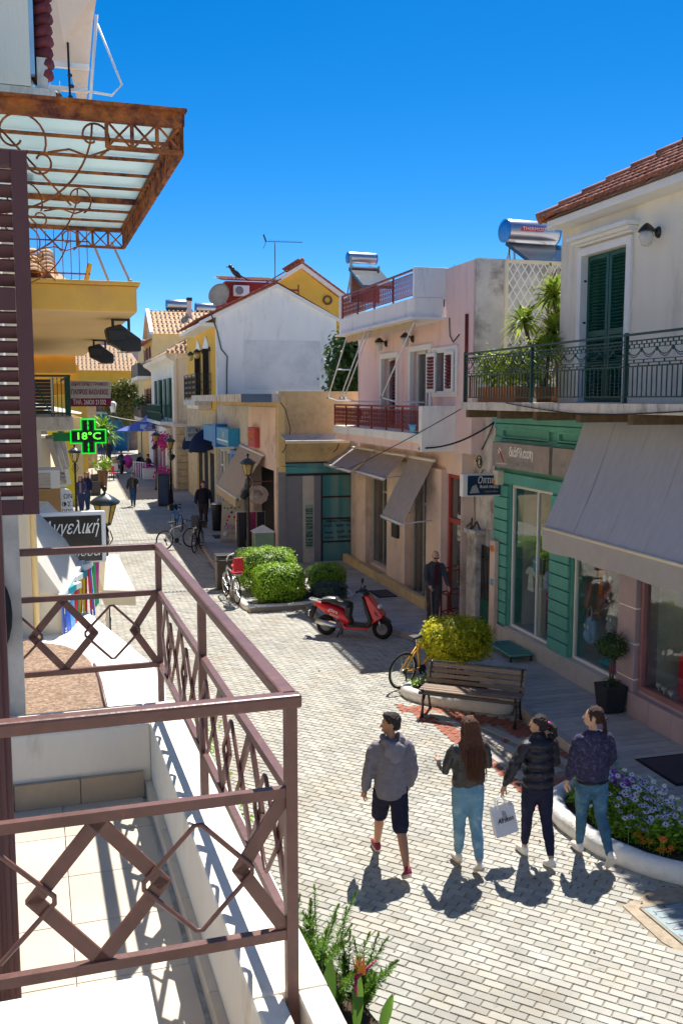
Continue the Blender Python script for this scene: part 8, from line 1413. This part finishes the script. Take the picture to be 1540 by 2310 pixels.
t = thing('sunglasses', 'dark sunglasses worn by the elderly man', 'sunglasses', (7.5, 19.3, 1.6)); HM = Matrix.Rotation(R(183-8), 3, 'Z') @ Matrix.Rotation(R(-24), 3, 'X'); hp = V((7.5, 19.45, .12)) + Matrix.Rotation(R(183), 3, 'Z') @ (V((0, .02+math.tan(R(6))*(1.595-.9), 1.595+0.0))*(1.66/1.7)); b = MB()
for sd in (-1, 1): b.ell(hp + HM @ V((sd*.032, .09, .012)), (.028, .008, .018), 10, 6, M=HM)
part('lens', b, M['c_k'], t); b = MB(); b.bar(hp + HM @ V((-.07, .07, .018)), hp + HM @ V((.07, .07, .018)), .006)
for sd in (-1, 1): b.bar(hp + HM @ V((sd*.072, .07, .016)), hp + HM @ V((sd*.08, -.01, .016)), .005)
part('frame', b, M['c_k'], t)
person('man in a dark jacket standing on the pavement by the parked bicycles', (4.75, 37.2, .1), R(185), 1.8, (8, 2, 0), (-10, 4, 0), (5, 14, 16), (-4, 14, 20), skin=(.50, .24, .17), hair='short', hairc=(.05, .03, .03), top='coat', topc=(.025, .025, .045), legs='trousers', legc=(.05, .035, .04), shoec=(.02, .02, .02), solec=(.02, .02, .02), female=False, vox=.018, extra=(.02, .02, .025), bulk=1.08)
person('man in a dark jacket and jeans walking towards the camera down the sunny street', (2.6, 46.5, 0), R(178), 1.62, (12, 4, 0), (-12, 14, 10), (10, 14, 70), (-8, 14, 14), skin=(.40, .22, .15), hair='short', hairc=(.02, .015, .015), top='coat', topc=(.05, .045, .045), legs='trousers', legc=(.03, .06, .14), shoec=(.02, .02, .02), solec=(.3, .3, .3), female=False, vox=.02, extra=(.12, .09, .07))
person('woman with red-brown hair and dark coat by the left street lamp', (.2, 44.5, 0), R(170), 1.64, (3, 3, 0), (-3, 3, 0), (10, 8, 40), (16, 10, 60), skin=(.52, .28, .2), hair='long', hairc=(.14, .03, .015), top='coat', topc=(.05, .05, .10), legs='trousers', legc=(.03, .04, .09), shoec=(.03, .03, .03), vox=.02, extra=(.2, .17, .2))
person('woman with blonde hair just behind the red-haired woman on the left', (.48, 45.6, 0), R(160), 1.72, (3, 3, 0), (-3, 3, 0), (5, 10, 20), (10, 10, 30), skin=(.55, .32, .24), hair='long', hairc=(.45, .22, .08), top='coat', topc=(.025, .025, .06), legs='trousers', legc=(.03, .05, .10), shoec=(.03, .03, .03), vox=.02, extra=(.03, .03, .06))
person('person in dark blue clothes far down the street with a small dog', (2.62, 79, 0), R(175), 1.75, (14, 4, 0), (-12, 10, 10), (5, 12, 20), (-5, 12, 20), hair='long', hairc=(.4, .3, .25), top='coat', topc=(.03, .05, .10), legs='trousers', legc=(.03, .05, .1), vox=.03, extra=(.03, .05, .09))
person('person in black standing at the far wall right of the palm', (1.6, 84, 0), R(180), 1.75, (3, 3, 0), (-3, 3, 0), (5, 10, 20), (5, 10, 20), hair='short', top='coat', topc=(.015, .015, .02), legs='trousers', legc=(.015, .015, .02), vox=.03, female=False, extra=(.02, .02, .02))
t = thing('small_dog', 'small white and tan dog beside the far person in blue', 'dog', (0, 0, 0)); t.location = (3.0, 78, 0); t.rotation_euler = (0, 0, R(200)); b = MB(); chain(b, [(0, -.2, .36), (0, 0, .35), (0, .2, .4)], [.09, .1, .105]); chain(b, [(0, .2, .42), (0, .3, .56)], [.07, .06]); b.ell((0, .34, .6), (.065, .09, .065)); chain(b, [(0, .4, .58), (0, .48, .565)], [.035, .025])
for sd in (-1, 1): chain(b, [(sd*.06, .17, .36), (sd*.06, .16, .18), (sd*.06, .18, .02)], [.04, .028, .03], 8); chain(b, [(sd*.06, -.18, .34), (sd*.065, -.12, .22), (sd*.065, -.22, .13), (sd*.065, -.2, .02)], [.06, .04, .026, .03], 8); b.ell((sd*.05, .31, .66), (.015, .03, .045))
chain(b, [(0, -.26, .42), (0, -.38, .55)], [.025, .012], 8); fuse('body', b, mat('dog_coat', (.55, .42, .33), .9, .2, 6, col2=(.8, .76, .7), amt=.5), t, .018, 3)
for i, (x, y, c_, lab) in enumerate(((3.2, 71, (.02, .04, .09), 'seated person in dark blue on the far terrace left of the motorbike'), (4.3, 67.5, (.02, .02, .025), 'seated person in black under the blue parasol'), (4.75, 66.0, (.25, .12, .12), 'seated person in dusty red under the blue parasol'))):
    person(lab, (x, y, 0), R(150+40*i), 1.7, (82, 80, 0), (78, 80, 0), (20, 10, 50), (20, 10, 50), hair='short', top='coat', topc=c_, legs='trousers', legc=(.03, .03, .05), vox=.03, extra=c_); chair(['blue-grey terrace chair under the seated person in dark blue', 'terrace chair under the seated person in black', 'terrace chair under the seated person in dusty red'][i], (x-.12*sin(R(150+40*i)+pi), y-.12, 0), R(150+40*i+180), M['c_dk'])
